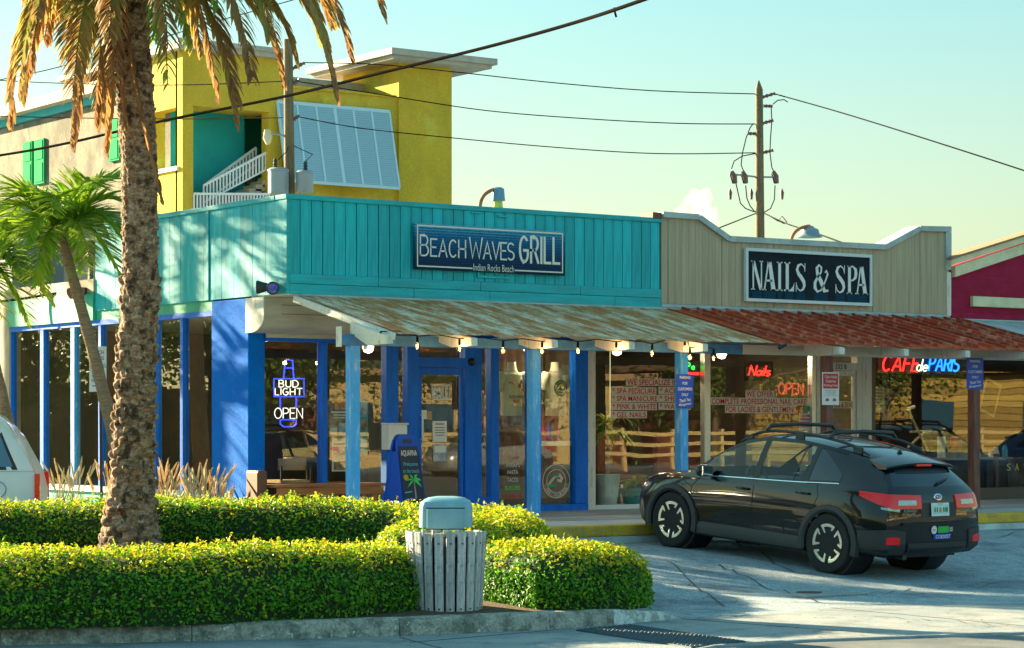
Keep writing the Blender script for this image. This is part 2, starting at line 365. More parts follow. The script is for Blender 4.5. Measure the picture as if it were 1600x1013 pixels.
glass('glass', (.94, .95, .92), 1.85); glass('sideglass', (.92, .90, .80), 2.0); glass('carglass', (.80, .90, .87), 1.5, wavy=0); glass('bulbglass', (.95, .85, .6), 1.4)
def neon(name, col, s): return mat(name, col, .4, emit=col, es=s)
neon('neonblue', (.03, .05, .9), .6); neon('neonwhite', (1, .93, .8), .32); neon('neonred', (1, .02, .015), .8); neon('neongreen', (.05, .9, .08), .5)
neon('neoncyan', (.01, .16, 1), .9); neon('neoncream', (.85, 1, .6), .5); neon('filament', (1, .62, .2), 1.2)

# ================================================================ ground
KY = -3.45                     # street face of the walkway step
def ss(t): t = max(0, min(1, t)); return t * t * (3 - 2 * t)
def gz(x, y): return -.30 * ss((KY - y) / 5.2)
m = MB()
ys = [-400, -120, -60, -40, -28, -20, -16] + [-14 + .35 * i for i in range(32)] + [-2, 5, 15, 40, 120, 500]
xs = [-400, -100, -40, -20, -12, -8, -4, 0, 4, 8, 12, 20, 40, 100, 500]
for y in ys:
    for x in xs: m.v.append((x, y, gz(x, y)))
nx = len(xs)
for j in range(len(ys) - 1):
    for i in range(nx - 1): m.f.append((j * nx + i, j * nx + i + 1, (j + 1) * nx + i + 1, (j + 1) * nx + i)); m.mi.append(0)
tag(m.build('ground', 'asphalt'), kind='structure')
# concrete apron, public walk along the street, street
kf = [PZ(*p, -.3) for p in [(-260, 1016), (0, 1010), (300, 1003), (625, 995), (860, 985), (960, 978), (1040, 970), (1064, 967)]]
def sheet(name, mt, pts, z): 
    mm = MB(); mm.add([(p[0], p[1], z) for p in pts], [tuple(range(len(pts)))]); o = mm.build(name, mt, fix=True); return tag(o, kind='structure')
ap = [kf[0], kf[1], kf[3], kf[4], kf[6], kf[7]] + [PZ(*p, -.3) for p in [(1223, 959), (1300, 949), (1600, 943), (2100, 925)]]
lo = [PZ(*p, -.3) for p in [(2200, 965), (1600, 992), (1420, 998), (1250, 1004), (1110, 1013), (980, 1040), (900, 1060), (500, 1085), (-300, 1100)]]
sheet('concrete_walk', 'concrete', ap + lo, -.296)
# gutter line, then the street lying a little lower behind a rounded edge
lo2 = [p + Vector((.0, -.09, 0)) for p in lo]
far = [Vector((-60, -26, 0)), Vector((40, -34, 0))]
sheet('street', 'road', [Vector((170, -16.5, 0)), Vector((12, -14.5, 0))] + lo2 + [Vector((-40, -19, 0)), Vector((-40, -40, 0)), Vector((170, -49, 0))], -.2925)
mm = MB()
mm.tube([(p.x, p.y - .045, -.318) for p in lo], .05, 8)
tag(mm.build('kerb_edge', 'concrete', smooth=60), kind='structure')
# expansion joints in the apron (thin recessed-looking strips) 
for a, b in [((625, 996), (690, 1013)), ((860, 985), (640, 1004)), ((1300, 950), (1600, 978)), ((1064, 967), (1500, 1000))]:
    p, q = PZ(*a, -.294), PZ(*b, -.294); mm = MB(); mm.beam(p, q, .012, .002); tag(mm.build('pavement_joint', 'dark'), kind='structure')
# walkway in front of the shops
walk = boxo('walkway', 'concrete', -.35, 30, KY + .16, .97, -.2, .196); tag(walk, kind='structure')
n = 16; bw = (.95 - (KY + .30)) / n
pl = MB().box(0, 30.2, 0, bw - .012, 0, .016).build('plank', 'deck', walk); pl.location = (-.3, KY + .30, .197)
for i in range(1, n): inst(pl, (-.3, KY + .30 + i * bw, .197 + random.uniform(-.002, .002)), walk)
st = boxo('yellow_kerb', 'yellowpaint', -.36, 30, KY - .01, KY + .28, .085, .218, bev=.02); tag(st, kind='structure')
st2 = boxo('step_face', 'stepwhite', -.37, 30, KY, KY + .2, -.25, .083, bev=.01); tag(st2, kind='structure')
# island kerb: separate stones
tops = MB(); prev = None
root = bpy.data.objects.new('island_kerb', None); C.objects.link(root); tag(root, kind='structure')
segs = [(0, 1), (1, 2), (2, 3), (3, 4), (4, 5), (5, 6), (6, 7)]
hts = [.15, .15, .15, .15, .15, .14, .08, .012]
def kerbstone(a, b, ha, hb, mt):
    a = Vector((a.x, a.y, -.3)); b = Vector((b.x, b.y, -.3)); d = (b - a).normalized(); nn = Vector((-d.y, d.x, 0)); mb = MB()
    a = a + d * .004; b = b - d * .004; k = 6
    def fn(u, v):
        p = a.lerp(b, u); h = ha + (hb - ha) * u
        prof = [(0, -.05), (.012, h * .75), (.03, h * .95), (.055, h), (.15, h), (.16, -.05)]
        q = prof[min(5, int(round(v * 5)))]
        wob = .006 * noise.noise(Vector((p.x * 5, p.y * 5, v * 3)))
        return p + nn * (q[0] + wob) + U * (q[1] + wob)
    mb.grid(fn, 14, 5)
    mb.add([fn(0, i / 5) for i in range(6)], [(0, 1, 2, 3, 4, 5)]); mb.add([fn(1, i / 5) for i in range(6)], [(5, 4, 3, 2, 1, 0)])
    return mb.build('kerb_stone', mt, root, smooth=50)
for i, (a, b) in enumerate(segs): kerbstone(kf[a], kf[b], hts[a], hts[b], 'kerbpaint' if i >= 5 else 'kerbstone')
# blue paint mark on the kerb
p = PZ(866, 983, -.3); d = (kf[5] - kf[4]).normalized(); nn = Vector((-d.y, d.x, 0))
mb = MB(); pr = [(-.006, .0), (.004, .105), (.024, .14), (.052, .157)]
for i in range(3):
    a0, a1 = .09 - .022 * i, .09 - .022 * (i + 1)
    mb.add([p - d * a0 + nn * pr[i][0] + U * pr[i][1], p + d * a0 + nn * pr[i][0] + U * pr[i][1], p + d * a1 + nn * pr[i + 1][0] + U * pr[i + 1][1], p - d * a1 + nn * pr[i + 1][0] + U * pr[i + 1][1]], [(0, 1, 2, 3)])
tag(mb.build('kerb_paint_mark', 'bluepaint'), kind='structure')
# tactile paving mat with domes
tc_ = [PZ(*q, -.29) for q in [(900, 985), (985, 977), (1165, 1003), (1080, 1012)]]
tm = thing('tactile_mat', 'dark blue bumpy warning mat set in the concrete at the end of the island kerb', 'tactile mat', tc_[0])
mb = MB(); mb.prism([(q.x, q.y, -.296) for q in tc_][::-1], (0, 0, .012)); mb.build('mat_sheet', 'tactile', tm, fix=True)
mb = MB()
for i in range(11):
    for j in range(30):
        a = tc_[0].lerp(tc_[1], (i + .5) / 11); b = tc_[3].lerp(tc_[2], (i + .5) / 11); q = a.lerp(b, (j + .5) / 30)
        mb.lathe([(.021, 0), (.017, .007), (.0001, .0085)], (q.x, q.y, -.2845), 6)
o = mb.build('domes', 'tactile', tm); tag(o, kind='stuff')
# manhole lid in the lot
mh = PZ(1264, 929, -.3); z0 = gz(0, mh.y)
mt_ = thing('utility_cover', 'flat rusty oval utility cover in a concrete collar in the parking lot', 'manhole cover', mh)
MB().box(mh.x - .42, mh.x + .42, mh.y - .42, mh.y + .42, z0 - .05, z0 + .006).build('collar', 'concrete', mt_)
MB().lathe([(.13, 0), (.13, .01), (.0001, .011)], (mh.x, mh.y, z0 + .004), 20).build('lid', mat('rustlid', (.10, .05, .035), .8, fine=.3, bump=.4), mt_)
# cracks and a few scraps on the asphalt
rng = random.Random(17)
lot = bpy.data.objects.new('lot_cracks', None); C.objects.link(lot); tag(lot, kind='structure')
for (a, b, n_) in (((1110, 900), (1290, 935), 16), ((1330, 925), (1600, 905), 20), ((1150, 880), (1240, 905), 9), ((1360, 957), (1600, 973), 18), ((1045, 900), (1130, 940), 10), ((1430, 880), (1600, 862), 12)):
    pts = []
    for i in range(n_ + 1):
        q = PZ(a[0] + (b[0] - a[0]) * i / n_ + rng.uniform(-3, 3), a[1] + (b[1] - a[1]) * i / n_ + rng.uniform(-2.5, 2.5), -.26); pts.append(Vector((q.x, q.y, gz(q.x, q.y) + (.006 if q.y > -9.2 else .010))))
    mb = MB(); ribbon_w = [.004 + .006 * rng.random() for _ in pts]; V = []
    for i, q in enumerate(pts): d = (pts[min(i + 1, n_)] - pts[max(0, i - 1)]).normalized(); sd_ = U.cross(d); V += [q + sd_ * ribbon_w[i], q - sd_ * ribbon_w[i]]
    mb.add(V, [(2 * i, 2 * i + 1, 2 * i + 3, 2 * i + 2) for i in range(n_)]); mb.build('crack', 'dark', lot)
mb = MB()
for k in range(170):
    q = PZ(rng.uniform(640, 1600), rng.uniform(905, 1008), -.3); zz = gz(q.x, q.y) + .009; a = rng.uniform(0, 6.28); s_ = rng.uniform(.008, .028); d = Vector((math.cos(a), math.sin(a), rng.uniform(-.1, .3))) * s_; e_ = Vector((-math.sin(a), math.cos(a), .1)) * s_ * .5; q = Vector((q.x, q.y, zz))
    mb.add([q - d, q + e_, q + d, q - e_ + U * .004], [(0, 1, 2, 3)])
tag(mb.build('leaf_litter', mat('litterleaf', (.09, .055, .03), .9)), 'scattered dry leaf scraps on the lot and concrete', 'leaf litter', kind='stuff')
# planting bed
bedp = [(-12, -6.2, -.16)] + [(q.x + .02, q.y + .12, -.165) for q in kf[0:6]] + [(-1.75, -9.35, -.2), (-.9, -7.6, -.1), (-.45, -5.4, .0), (-.55, -3.9, .04), (-2.4, -2.3, .06), (-4.6, -.6, .06), (-12, 3, .05)]
mb = MB(); cbed = (-4.2, -5.2, .06)
mb.add([cbed] + bedp, [(0, i + 1, (i + 1) % len(bedp) + 1) for i in range(len(bedp))])
bed = mb.build('planting_bed', 'mulch', smooth=60); tag(bed, kind='structure')

# ================================================================ restaurant
ZB, ZT = 3.07, 4.31
XR = 6.02                       # right end of teal parapet
SY = 5.55                       # back end of side parapet
FY = .97                        # shop front plane
rb = thing('restaurant_building', 'teal and blue corner restaurant with vertical board parapet and shop windows', 'building', (0, 0, 0))
def planks(root, mesh_box, mt, name, locs):
    o = None
    for l in locs:
        if o is None: o = MB().box(*mesh_box).build(name, mt, root); o.location = l
        else: inst(o, l, root)
# parapet core
par = MB(); par.box(.03, XR, .03, .25, ZB + .01, ZT - .02); par.box(.03, .25, .25, SY - .02, ZB + .01, ZT - .02); par.build('parapet', 'tealback', rb)
bw = .166; nb = int(XR / bw)
planks(rb, (0, bw - .013, 0, .028, 0, ZT - .06 - (ZB + .25)), 'teal', 'plank', [(.045 + i * (XR - .05) / nb, .006 + random.uniform(-.003, .003), ZB + .25) for i in range(nb)])
nb2 = int(SY / bw)
planks(rb, (0, .028, 0, bw - .006, 0, ZT - .06 - ZB), 'teal', 'plank', [(.004 + random.uniform(-.002, .002), .045 + i * (SY - .05) / nb2, ZB) for i in range(nb2)])
boxo('trim_board', 'tealtrim', .0, .045, -.008, .045, ZB, ZT - .06, rb)                       # corner
boxo('trim_board', 'tealtrim', -.012, XR, -.02, .27, ZT - .06, ZT + .005, rb, bev=.008)        # cap front
boxo('trim_board', 'tealtrim', -.02, .27, .271, SY, ZT - .06, ZT + .004, rb, bev=.008)         # cap side
xs_ = [.046, 1.35, 2.95, 4.6, XR]
for i in range(4): boxo('trim_board', 'tealtrim', xs_[i] + .003, xs_[i + 1] - .003, -.016, .03, ZB + .125, ZB + .247, rb, bev=.006)
xs_ = [.046, 1.9, 3.1, 5.2, XR]
for i in range(4): boxo('trim_board', 'tealtrim', xs_[i] + .003, xs_[i + 1] - .003, -.010, .03, ZB - .005, ZB + .122, rb, bev=.006)
for y in (2.05, 3.72): boxo('trim_board', 'tealtrim', -.012, .004, y, y + .05, ZB, ZT - .06, rb)
# outlines of an older sign left on the boards
a, b = xat(745, 0), xat(797, 0)
for (z0, z1) in ((zat(770, 428, 0), zat(770, 432, 0) + .07),):
    boxo('sign_bracket', 'tealtrim', a, b, -.03, .0, z0 - .06, z0 - .035, rb); boxo('sign_bracket', 'tealtrim', a, a + .02, -.03, .0, z0 - .035, z0 + .05, rb)
a, b = xat(735, 0), xat(792, 0); z1 = zat(765, 335, 0)
boxo('sign_bracket', 'tealtrim', a, a + .16, -.022, .0, z1, z1 + .018, rb); boxo('sign_bracket', 'tealtrim', b - .16, b, -.022, .0, z1 - .03, z1 - .012, rb)
# roof, soffit, upper front wall
boxo('roof', 'tealback', .26, XR, .26, 8.6, ZB + .05, ZB + .15, rb)
boxo('soffit', 'whitewood', .05, XR, .03, FY + .02, ZB - .02, ZB + .005, rb)
boxo('wall', 'bluecol', .02, XR, FY + .02, FY + .16, 2.60, ZB - .02, rb)
# side wall: green fascia, lower continuation, head and sill
boxo('fascia', 'greenband', .03, .16, 1.98, SY, 2.93, ZB + .01, rb)
boxo('fascia', 'greenband', -.03, .16, SY + .002, 8.62, 2.93, ZB + .26, rb)
boxo('coping', 'creamwall', -.02, .5, SY + .004, 8.64, ZB + .265, ZB + .46, rb)
boxo('wall', 'creamwall', .0, .3, 8.63, 12.5, 0, ZB + .42, rb)
boxo('window_head', 'blue', .02, .14, 1.98, 8.6, 2.86, 2.928, rb)
boxo('window_sill', 'stepwhite', -.02, .2, 1.98, 8.6, .45, .53, rb)
boxo('base_wall', mat('tealbase', (.03, .34, .30), .6), .03, .2, 1.98, 8.6, 0, .448, rb)
# corner column
cb = MB().box(-.004, .24, FY, 1.975, 0, ZB - .022).build('column', 'bluecol', rb, bev=.012)
# side windows
mull = [17, 68, 116, 158.5, 240, 286.5, 331]; ysd = [yat(p, .06) for p in mull]
for i, y in enumerate(ysd[:-1]):
    wd = {0: .16, 1: .12, 2: .12, 3: .08, 4: .24, 5: .08}[i]
    boxo('mullion', 'blue' if i != 2 else 'postblue', .03, .13, y - wd / 2, y + wd / 2, .531, 2.858, rb)  # third mullion paler: the sun striking it is put into its colour
for i in range(len(ysd) - 1):
    boxo('window_pane', 'sideglass', .075, .083, ysd[i + 1] + .03, ysd[i] - .03, .532, 2.857, rb)
# front windows of the restaurant: frames
def vx(px): return xat(px, FY)
ZH = 2.50
def vbar(px0, px1, z0=.235, z1=ZH, mt='blue', y0=FY - .05, y1=FY + .1, root=rb, bev=.008): return boxo('window_frame', mt, vx(px0), vx(px1), y0, y1, z0, z1, root, bev)
boxo('window_head', 'blue', .245, vx(916), FY - .05, FY + .12, ZH + .002, 2.6, rb)
boxo('window_sill', 'blue', .245, vx(635), FY - .05, FY + .1, .21, .30, rb)
boxo('window_sill', 'blue', vx(764), vx(916), FY - .05, FY + .1, .205, .30, rb)
for a, b in ((501, 509), (601, 620), (764.5, 777), (826, 843), (896, 916)): vbar(a, b, .302, ZH)
vbar(634, 652, .205, ZH); vbar(724, 750, .205, ZH)
boxo('window_frame', 'blue', vx(620), vx(634), FY - .04, FY + .09, .302, .42, rb)
boxo('window_frame', 'blue', vx(750), vx(764.5), FY - .04, FY + .09, .215, .42, rb)
boxo('transom_bar', 'blue', vx(652) + .003, vx(724) - .003, FY - .045, FY + .09, 2.20, 2.33, rb)
def pane(px0, px1, z0, z1, root=rb, gm='glass', y=FY + .02, name='window_pane'): return boxo(name, gm, vx(px0), vx(px1), y, y + .008, z0, z1, root)
for a, b in ((414, 501), (509, 601), (777, 826), (843, 896)): pane(a, b, .302, ZH)
pane(620, 634, .42, ZH); pane(750, 764.5, .42, ZH); pane(652, 724, 2.332, ZH)
dr = MB(); x0, x1 = vx(652) + .01, vx(724) - .01
dr.box(x0, x0 + .05, FY - .02, FY + .03, .22, 2.19); dr.box(x1 - .05, x1, FY - .02, FY + .03, .22, 2.19)
dr.box(x0 + .05, x1 - .05, FY - .02, FY + .03, 2.10, 2.19); dr.box(x0 + .05, x1 - .05, FY - .02, FY + .03, .22, .34)
door = dr.build('door', 'blue', rb, bev=.005)
boxo('door_pane', 'glass', x0 + .05, x1 - .05, FY + .002, FY + .010, .342, 2.098, door)
hb = MB(); hb.tube([(x0 + .03, FY - .02, 1.22), (x0 + .03, FY - .07, 1.22), (x0 + .03, FY - .07, 1.55), (x0 + .03, FY - .02, 1.55)], .014, 8); hb.build('door_handle', 'white', door)
MB().lathe([(.0, 0), (.055, 0), (.055, .03), (.03, .06), (0.0001, .062)], (vx(733), FY - .05, 2.28), 12, (0, -1, 0)).build('door_bell', 'black', rb)
# roller-shutter housing over the first window
hx0, hx1 = -.03, vx(604)
prof = [(FY + .01, 2.60)] + [(FY - .12 - .34 * math.sin(rad(a)), 2.60 + .20 * (1 - math.cos(rad(a)))) for a in range(0, 91, 15)] + [(FY - .46, 3.045), (FY + .01, 3.045)]
hs = thing('shutter_housing', 'cream roller shutter housing with curved underside over the corner window', 'shutter box', (.6, FY, 2.6))
MB().prism([(hx0, y, z) for y, z in prof], (hx1 - hx0, 0, 0)).build('casing', 'housing', hs, smooth=40, fix=True)
for z in (2.83, 2.945): boxo('seam', 'beigeback', hx0 + .25, hx1, FY - .463, FY - .459, z, z + .008, hs)
MB().prism([(hx0 - .012, y * 1.0 - (.006 if y < .9 else 0), z) for y, z in prof], (.011, 0, 0)).build('end_cap', 'whitewood', hs, smooth=40, fix=True)
MB().box(hx0 + .25, hx1 + .3, FY - .1, FY - .052, 2.545, 2.598).build('bottom_rail', 'housing', hs)
# rooms behind the glass
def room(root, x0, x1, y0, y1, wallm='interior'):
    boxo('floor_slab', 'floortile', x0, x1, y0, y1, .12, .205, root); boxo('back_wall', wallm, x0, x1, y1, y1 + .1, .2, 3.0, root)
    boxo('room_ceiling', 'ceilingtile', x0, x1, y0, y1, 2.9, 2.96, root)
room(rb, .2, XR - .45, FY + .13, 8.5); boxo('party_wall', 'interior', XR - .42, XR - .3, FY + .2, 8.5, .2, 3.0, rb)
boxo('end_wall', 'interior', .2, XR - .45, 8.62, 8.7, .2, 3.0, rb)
# ================================================================ nail salon
XN = 11.72
nb_ = thing('nail_salon_building', 'beige board fronted shop with stepped parapet between teal and maroon shops', 'building', (XR, 0, 0))
tp = [(XR + .01, zat(1034, 336, -.01)), (xat(1090, 0), zat(1090, 340, 0)), (xat(1137, 0), zat(1137, 374, 0)), (xat(1381, 0), zat(1381, 387, 0)), (xat(1435, 0), zat(1435, 358, 0)), (XN, zat(1484, 359, 0))]
def topz(x):
    for (a, b), (c, d) in zip(tp, tp[1:]):
        if x <= c: return b + (d - b) * (x - a) / (c - a)
    return tp[-1][1]
ZB2 = 3.10
MB().prism([(p[0], .03, p[1] - .02) for p in tp] + [(XN, .03, ZB2), (XR + .01, .03, ZB2)], (0, .2, 0)).build('parapet', 'beigeback', nb_, fix=True)
n = 46; wv = (XN - XR - .02) / n
for i in range(n):
    a = XR + .012 + i * wv; g = .004 if (i % 8) else .012; b = a + wv - g
    pts = [(a, 0, ZB2 + .02), (b, 0, ZB2 + .02), (b, 0, topz(b) - .01)]
    for p in tp[1:-1]:
        if a < p[0] < b: pts.append((p[0], 0, topz(p[0]) - .01))
    pts.append((a, 0, topz(a) - .01))
    MB().prism(pts, (0, .028, 0)).build('plank', 'beigewood', nb_, fix=True)
for (a, b), (c, d) in zip(tp, tp[1:]):
    sl = Vector((c - a, 0, d - b)).normalized(); nn = Vector((-sl.z, 0, sl.x))
    p, q = Vector((a, .1, b)), Vector((c, .1, d)); mb = MB()
    mb.prism([p - nn * .035 - Vector((0, .15, 0)), q - nn * .035 - Vector((0, .15, 0)), q + nn * .045 - Vector((0, .15, 0)), p + nn * .045 - Vector((0, .15, 0))], (0, .32, 0)); mb.build('coping', 'captrim', nb_, fix=True)
boxo('corner_trim', 'captrim', XN - .10, XN + .02, -.03, .06, zat(1484, 422, 0), tp[-1][1] - .04, nb_)
boxo('corner_trim', 'whitewood', XN - .07, XN + .015, -.025, .05, ZB2, zat(1484, 426, 0), nb_)
boxo('flashing', 'captrim', XR, XN, -.02, .02, ZB2 - .03, ZB2 + .015, nb_)
boxo('coping_end', 'brownpost', XR - .16, XR + .0, -.03, .25, tp[0][1] - .06, tp[0][1] + .03, nb_, bev=.01)
boxo('roof', 'tealback', XR + .02, 24.2, .24, 9, ZB2 + .02, ZB2 + .12, nb_)
boxo('soffit', 'housing', XR + .02, 24.2, .05, FY + .02, ZB2 - .05, ZB2 - .03, nb_)
boxo('wall', 'housing', XR + .02, 24.2, FY + .02, FY + .16, 2.62, ZB2 - .05, nb_)
boxo('pier', 'whitewood', vx(916) + .002, vx(929), FY - .03, FY + .12, .205, 2.62, nb_, bev=.008)
boxo('window_head', 'alum', vx(929), vx(1273), FY - .01, FY + .07, 2.555, 2.62, nb_)
boxo('window_sill', 'white', vx(929) + .002, vx(1267), FY - .03, FY + .07, .205, .275, nb_)
for a, b in ((1099, 1108), (1267, 1273)): boxo('window_frame', 'alum', vx(a), vx(b), FY - .03, FY + .07, .277, 2.553, nb_)
for a, b in ((929, 1099), (1108, 1267)): pane(a, b, .277, 2.553, nb_)
boxo('door_jamb', 'whitewood', vx(1273) + .003, vx(1279), FY - .04, FY + .1, .205, 2.6, nb_); boxo('door_jamb', 'whitewood', vx(1337), vx(1344), FY - .04, FY + .1, .205, 2.6, nb_)
boxo('transom_bar', 'whitewood', vx(1279) + .002, vx(1337) - .002, FY - .03, FY + .08, 2.26, 2.375, nb_)
boxo('transom_bar', 'whitewood', vx(1279) + .002, vx(1337) - .002, FY - .03, FY + .08, 2.53, 2.6, nb_)
pane(1279, 1337, 2.376, 2.529, nb_)
x0, x1 = vx(1279) + .01, vx(1337) - .01; dr = MB()
dr.box(x0, x0 + .06, FY - .01, FY + .03, .22, 2.25); dr.box(x1 - .06, x1, FY - .01, FY + .03, .22, 2.25); dr.box(x0 + .06, x1 - .06, FY - .01, FY + .03, 2.17, 2.25); dr.box(x0 + .06, x1 - .06, FY - .01, FY + .03, .22, .4)
door2 = dr.build('door', 'whitewood', nb_); boxo('door_pane', 'glass', x0 + .06, x1 - .06, FY + .005, FY + .012, .402, 2.168, door2)
text('lettering', '332 B', 'black', nb_, ((x0 + x1) / 2 + .05, FY - .031, 2.315), (1, 0, 0), (0, 0, 1), h=.075, off=.01)
boxo('pier', 'whitewood', vx(1344) + .003, vx(1359), FY - .05, FY + .12, .205, 2.62, nb_, bev=.008)
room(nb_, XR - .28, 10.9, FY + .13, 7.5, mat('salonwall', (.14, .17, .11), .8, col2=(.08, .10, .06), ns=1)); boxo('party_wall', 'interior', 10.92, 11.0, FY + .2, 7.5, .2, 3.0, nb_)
# ================================================================ maroon cafe building
mb_ = thing('maroon_building', 'maroon stucco cafe with cream gable fascia at the right edge', 'building', (XN, 0, 0))
g0 = (XN + .03, zat(1484, 420, 0)); g1 = (xat(1760, 0), zat(1760, 330, 0)); gs = (g1[1] - g0[1]) / (g1[0] - g0[0])
MB().prism([(XN + .03, .02, ZB2), (22, .02, ZB2), (22, .02, g1[1]), (g1[0], .02, g1[1]), (g0[0], .02, g0[1])], (0, .22, 0)).build('gable_wall', 'maroon', mb_, fix=True)
for k, (dz0, dz1, yy) in enumerate(((-.13, .035, -.07), (.04, .13, -.11))):
    MB().prism([(g0[0] - .02 - .08 * k + (.05 if k == 0 else 0), yy, g0[1] + dz0), (g1[0], yy, g1[1] + dz0), (g1[0], yy, g1[1] + dz1), (g0[0] - .02 - .08 * k + (.05 if k == 0 else 0), yy, g0[1] + dz1)], (0, .3 if k else .085, 0)).build('fascia', 'creamtrim', mb_, fix=True)
MB().prism([(g0[0] - .12, -.14, g0[1] + .135), (g1[0], -.14, g1[1] + .135), (g1[0], -.14, g1[1] + .165), (g0[0] - .12, -.14, g0[1] + .165)], (0, .34, 0)).build('roof', mat('roofbrown', (.28, .18, .10), .8, fine=.2), mb_, fix=True)
boxo('trim_board', 'creamtrim', xat(1517, 0), 20, -.05, .02, zat(1517, 479, 0), zat(1517, 463, 0), mb_, bev=.008)
boxo('flashing', 'maroon', XN + .03, 22, -.03, .02, ZB2 - .03, ZB2 + .05, mb_)
CZ = 2.56
boxo('window_head', 'dark', vx(1361), 16, FY - .01, FY + .07, CZ, 2.62, mb_); boxo('window_sill', mat('caferail', (.13, .08, .06), .6), vx(1361), 16, FY - .03, FY + .08, .2, .40, mb_)
boxo('window_frame', mat('cafebrown', (.12, .075, .035), .5, fine=.1), vx(1359) + .002, vx(1366), FY - .03, FY + .07, .402, CZ, mb_)
boxo('window_frame', 'dark', xat(1378, FY + .4), xat(1391, FY + .4), FY + .4, FY + .46, .402, CZ, mb_)
boxo('window_frame', 'cafebrown', vx(1558), vx(1563), FY + .03, FY + .09, .402, .95, mb_)
pane(1366, 1720, .402, CZ, mb_)
boxo('wainscot', mat('wains', (.065, .035, .025), .6, fine=.1), vx(1391) + .2, 16, FY + .45, FY + .5, .2, .88, mb_)
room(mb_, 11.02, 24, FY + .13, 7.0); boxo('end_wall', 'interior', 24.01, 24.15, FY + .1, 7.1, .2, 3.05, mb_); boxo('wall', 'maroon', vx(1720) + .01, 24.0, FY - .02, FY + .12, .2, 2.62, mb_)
# ================================================================ awnings
YE, ZE, ZA = -2.3, 2.50, 3.04
XS1, XS2 = 6.1, 11.9
def ah(y): return ZA + (ZE - ZA) * (-y) / (-YE)
def awning(name, label, x0, x1, mt, sw, rib, ribh, rafters, posts, postm, beamm, bx0):
    t = thing(name, label, 'awning', ((x0 + x1) / 2, -1.2, 2.5))
    n = max(1, round((x1 - x0) / sw)); sw = (x1 - x0) / n
    for i in range(n):
        a = x0 + i * sw; b = a + sw + (.03 if i < n - 1 else 0); k = 26; zo = .004 * (i % 2) + random.uniform(0, .004); yo = random.uniform(-.04, .03); tilt = random.uniform(-.006, .006)
        def fn(u, v, up=0):
            x = a + (b - a) * u; y = -.02 + (YE + yo + .02) * v
            ph = ((x - x0) / rib) % 1.0; d = min(ph, 1 - ph) * rib
            z = ah(y) + zo + tilt * u + ribh * max(0, 1 - d / .03) + .006 * noise.noise(Vector((x * 1.3, y * 1.5, i)))
            return Vector((x, y, z))
        mb = MB(); mb.grid(fn, k, 10); nv = len(mb.v); top = list(mb.v)
        mb.add([(p[0], p[1], p[2] - .006) for p in top], [tuple(reversed(f)) for f in mb.f[:k * 10]])
        e = [10 + 11 * i_ for i_ in range(k + 1)]
        for q in range(k): mb.f.append((e[q], e[q] + nv, e[q + 1] + nv, e[q + 1])); mb.mi.append(0)
        mb.build('roof_sheet', mt, t, smooth=30)
    for xr in rafters:
        mb = MB(); yb = YE - .06; yk = .9 if xr > .3 else -1.55; prof = [(yk, ah(yk) - .03), (yb, ah(yb) - .025), (yb, ah(yb) - .115), (yb + .42, ah(yb) - .125), (yk, ah(yk) - .16)]
        mb.prism([(xr - .045, y, z if y < .2 else min(z, 3.0)) for y, z in prof], (.09, 0, 0)); mb.build('rafter', 'whitewood', t, fix=True)
    zb = ah(-1.6) - .165
    MB().box(bx0, x1, -1.65, -1.55, zb - .13, zb).build('beam', beamm, t, bev=.006)
    for xp in posts:
        w_ = .065; p = MB().box(xp - w_, xp + w_, -1.6 - w_, -1.6 + w_, .21, zb - .131).build('post', postm, t, bev=.008)
    return t, zb
raf = [.04 + 1.203 * i for i in range(14)]
aw1, zb = awning('porch_awning', 'rusty white ribbed metal awning over the restaurant walkway on light blue posts', .16, XS1, 'rusty', .61, .305, .012, [x for x in raf if x < XS1 - .1], [0.0, 2.67, 5.08], 'postblue', 'beambue', -.19)
boxo('beam_end', 'whitewood', -.2, -.19, -1.66, -1.54, zb - .15, zb + .09, aw1)
MB().beam((.13, .0, ZA - .04), (.13, YE, ZE - .04), .06, .08).build('rake_board', 'whitewood', aw1)
aw2, _ = awning('porch_awning', 'dark red ribbed metal awning over nail salon and cafe on brown posts', XS1 + .01, XS2, 'redmetal', .82, .273, .024, [x for x in raf if XS1 < x < XS2], [7.68, 10.58], 'brownpost', 'housing', XS1 + .01)
aw3, _ = awning('porch_awning', 'pale grey metal awning in front of the maroon wall at right edge', XS2 + .01, 18, 'palemetal', .82, .273, .02, [x for x in raf if x > XS2], [14.6], 'brownpost', 'housing', XS2 + .01)
mat('redrib', (.34, .05, .018), .6, rnd=.25, col2=(.52, .22, .14), ns=6, lo=.5, hi=.62)
for x in [XS1 + .01 + .273 * k for k in range(1, 22)]:
    MB().beam((x, -.03, ah(-.03) + .028), (x, YE - .01, ah(YE) + .028), .026, .05).build('seam_rib', 'redrib', aw2)
boxo('under_flashing', 'captrim', .2, 18, -.035, .0, ZB - .03, ZB - .006, aw1)
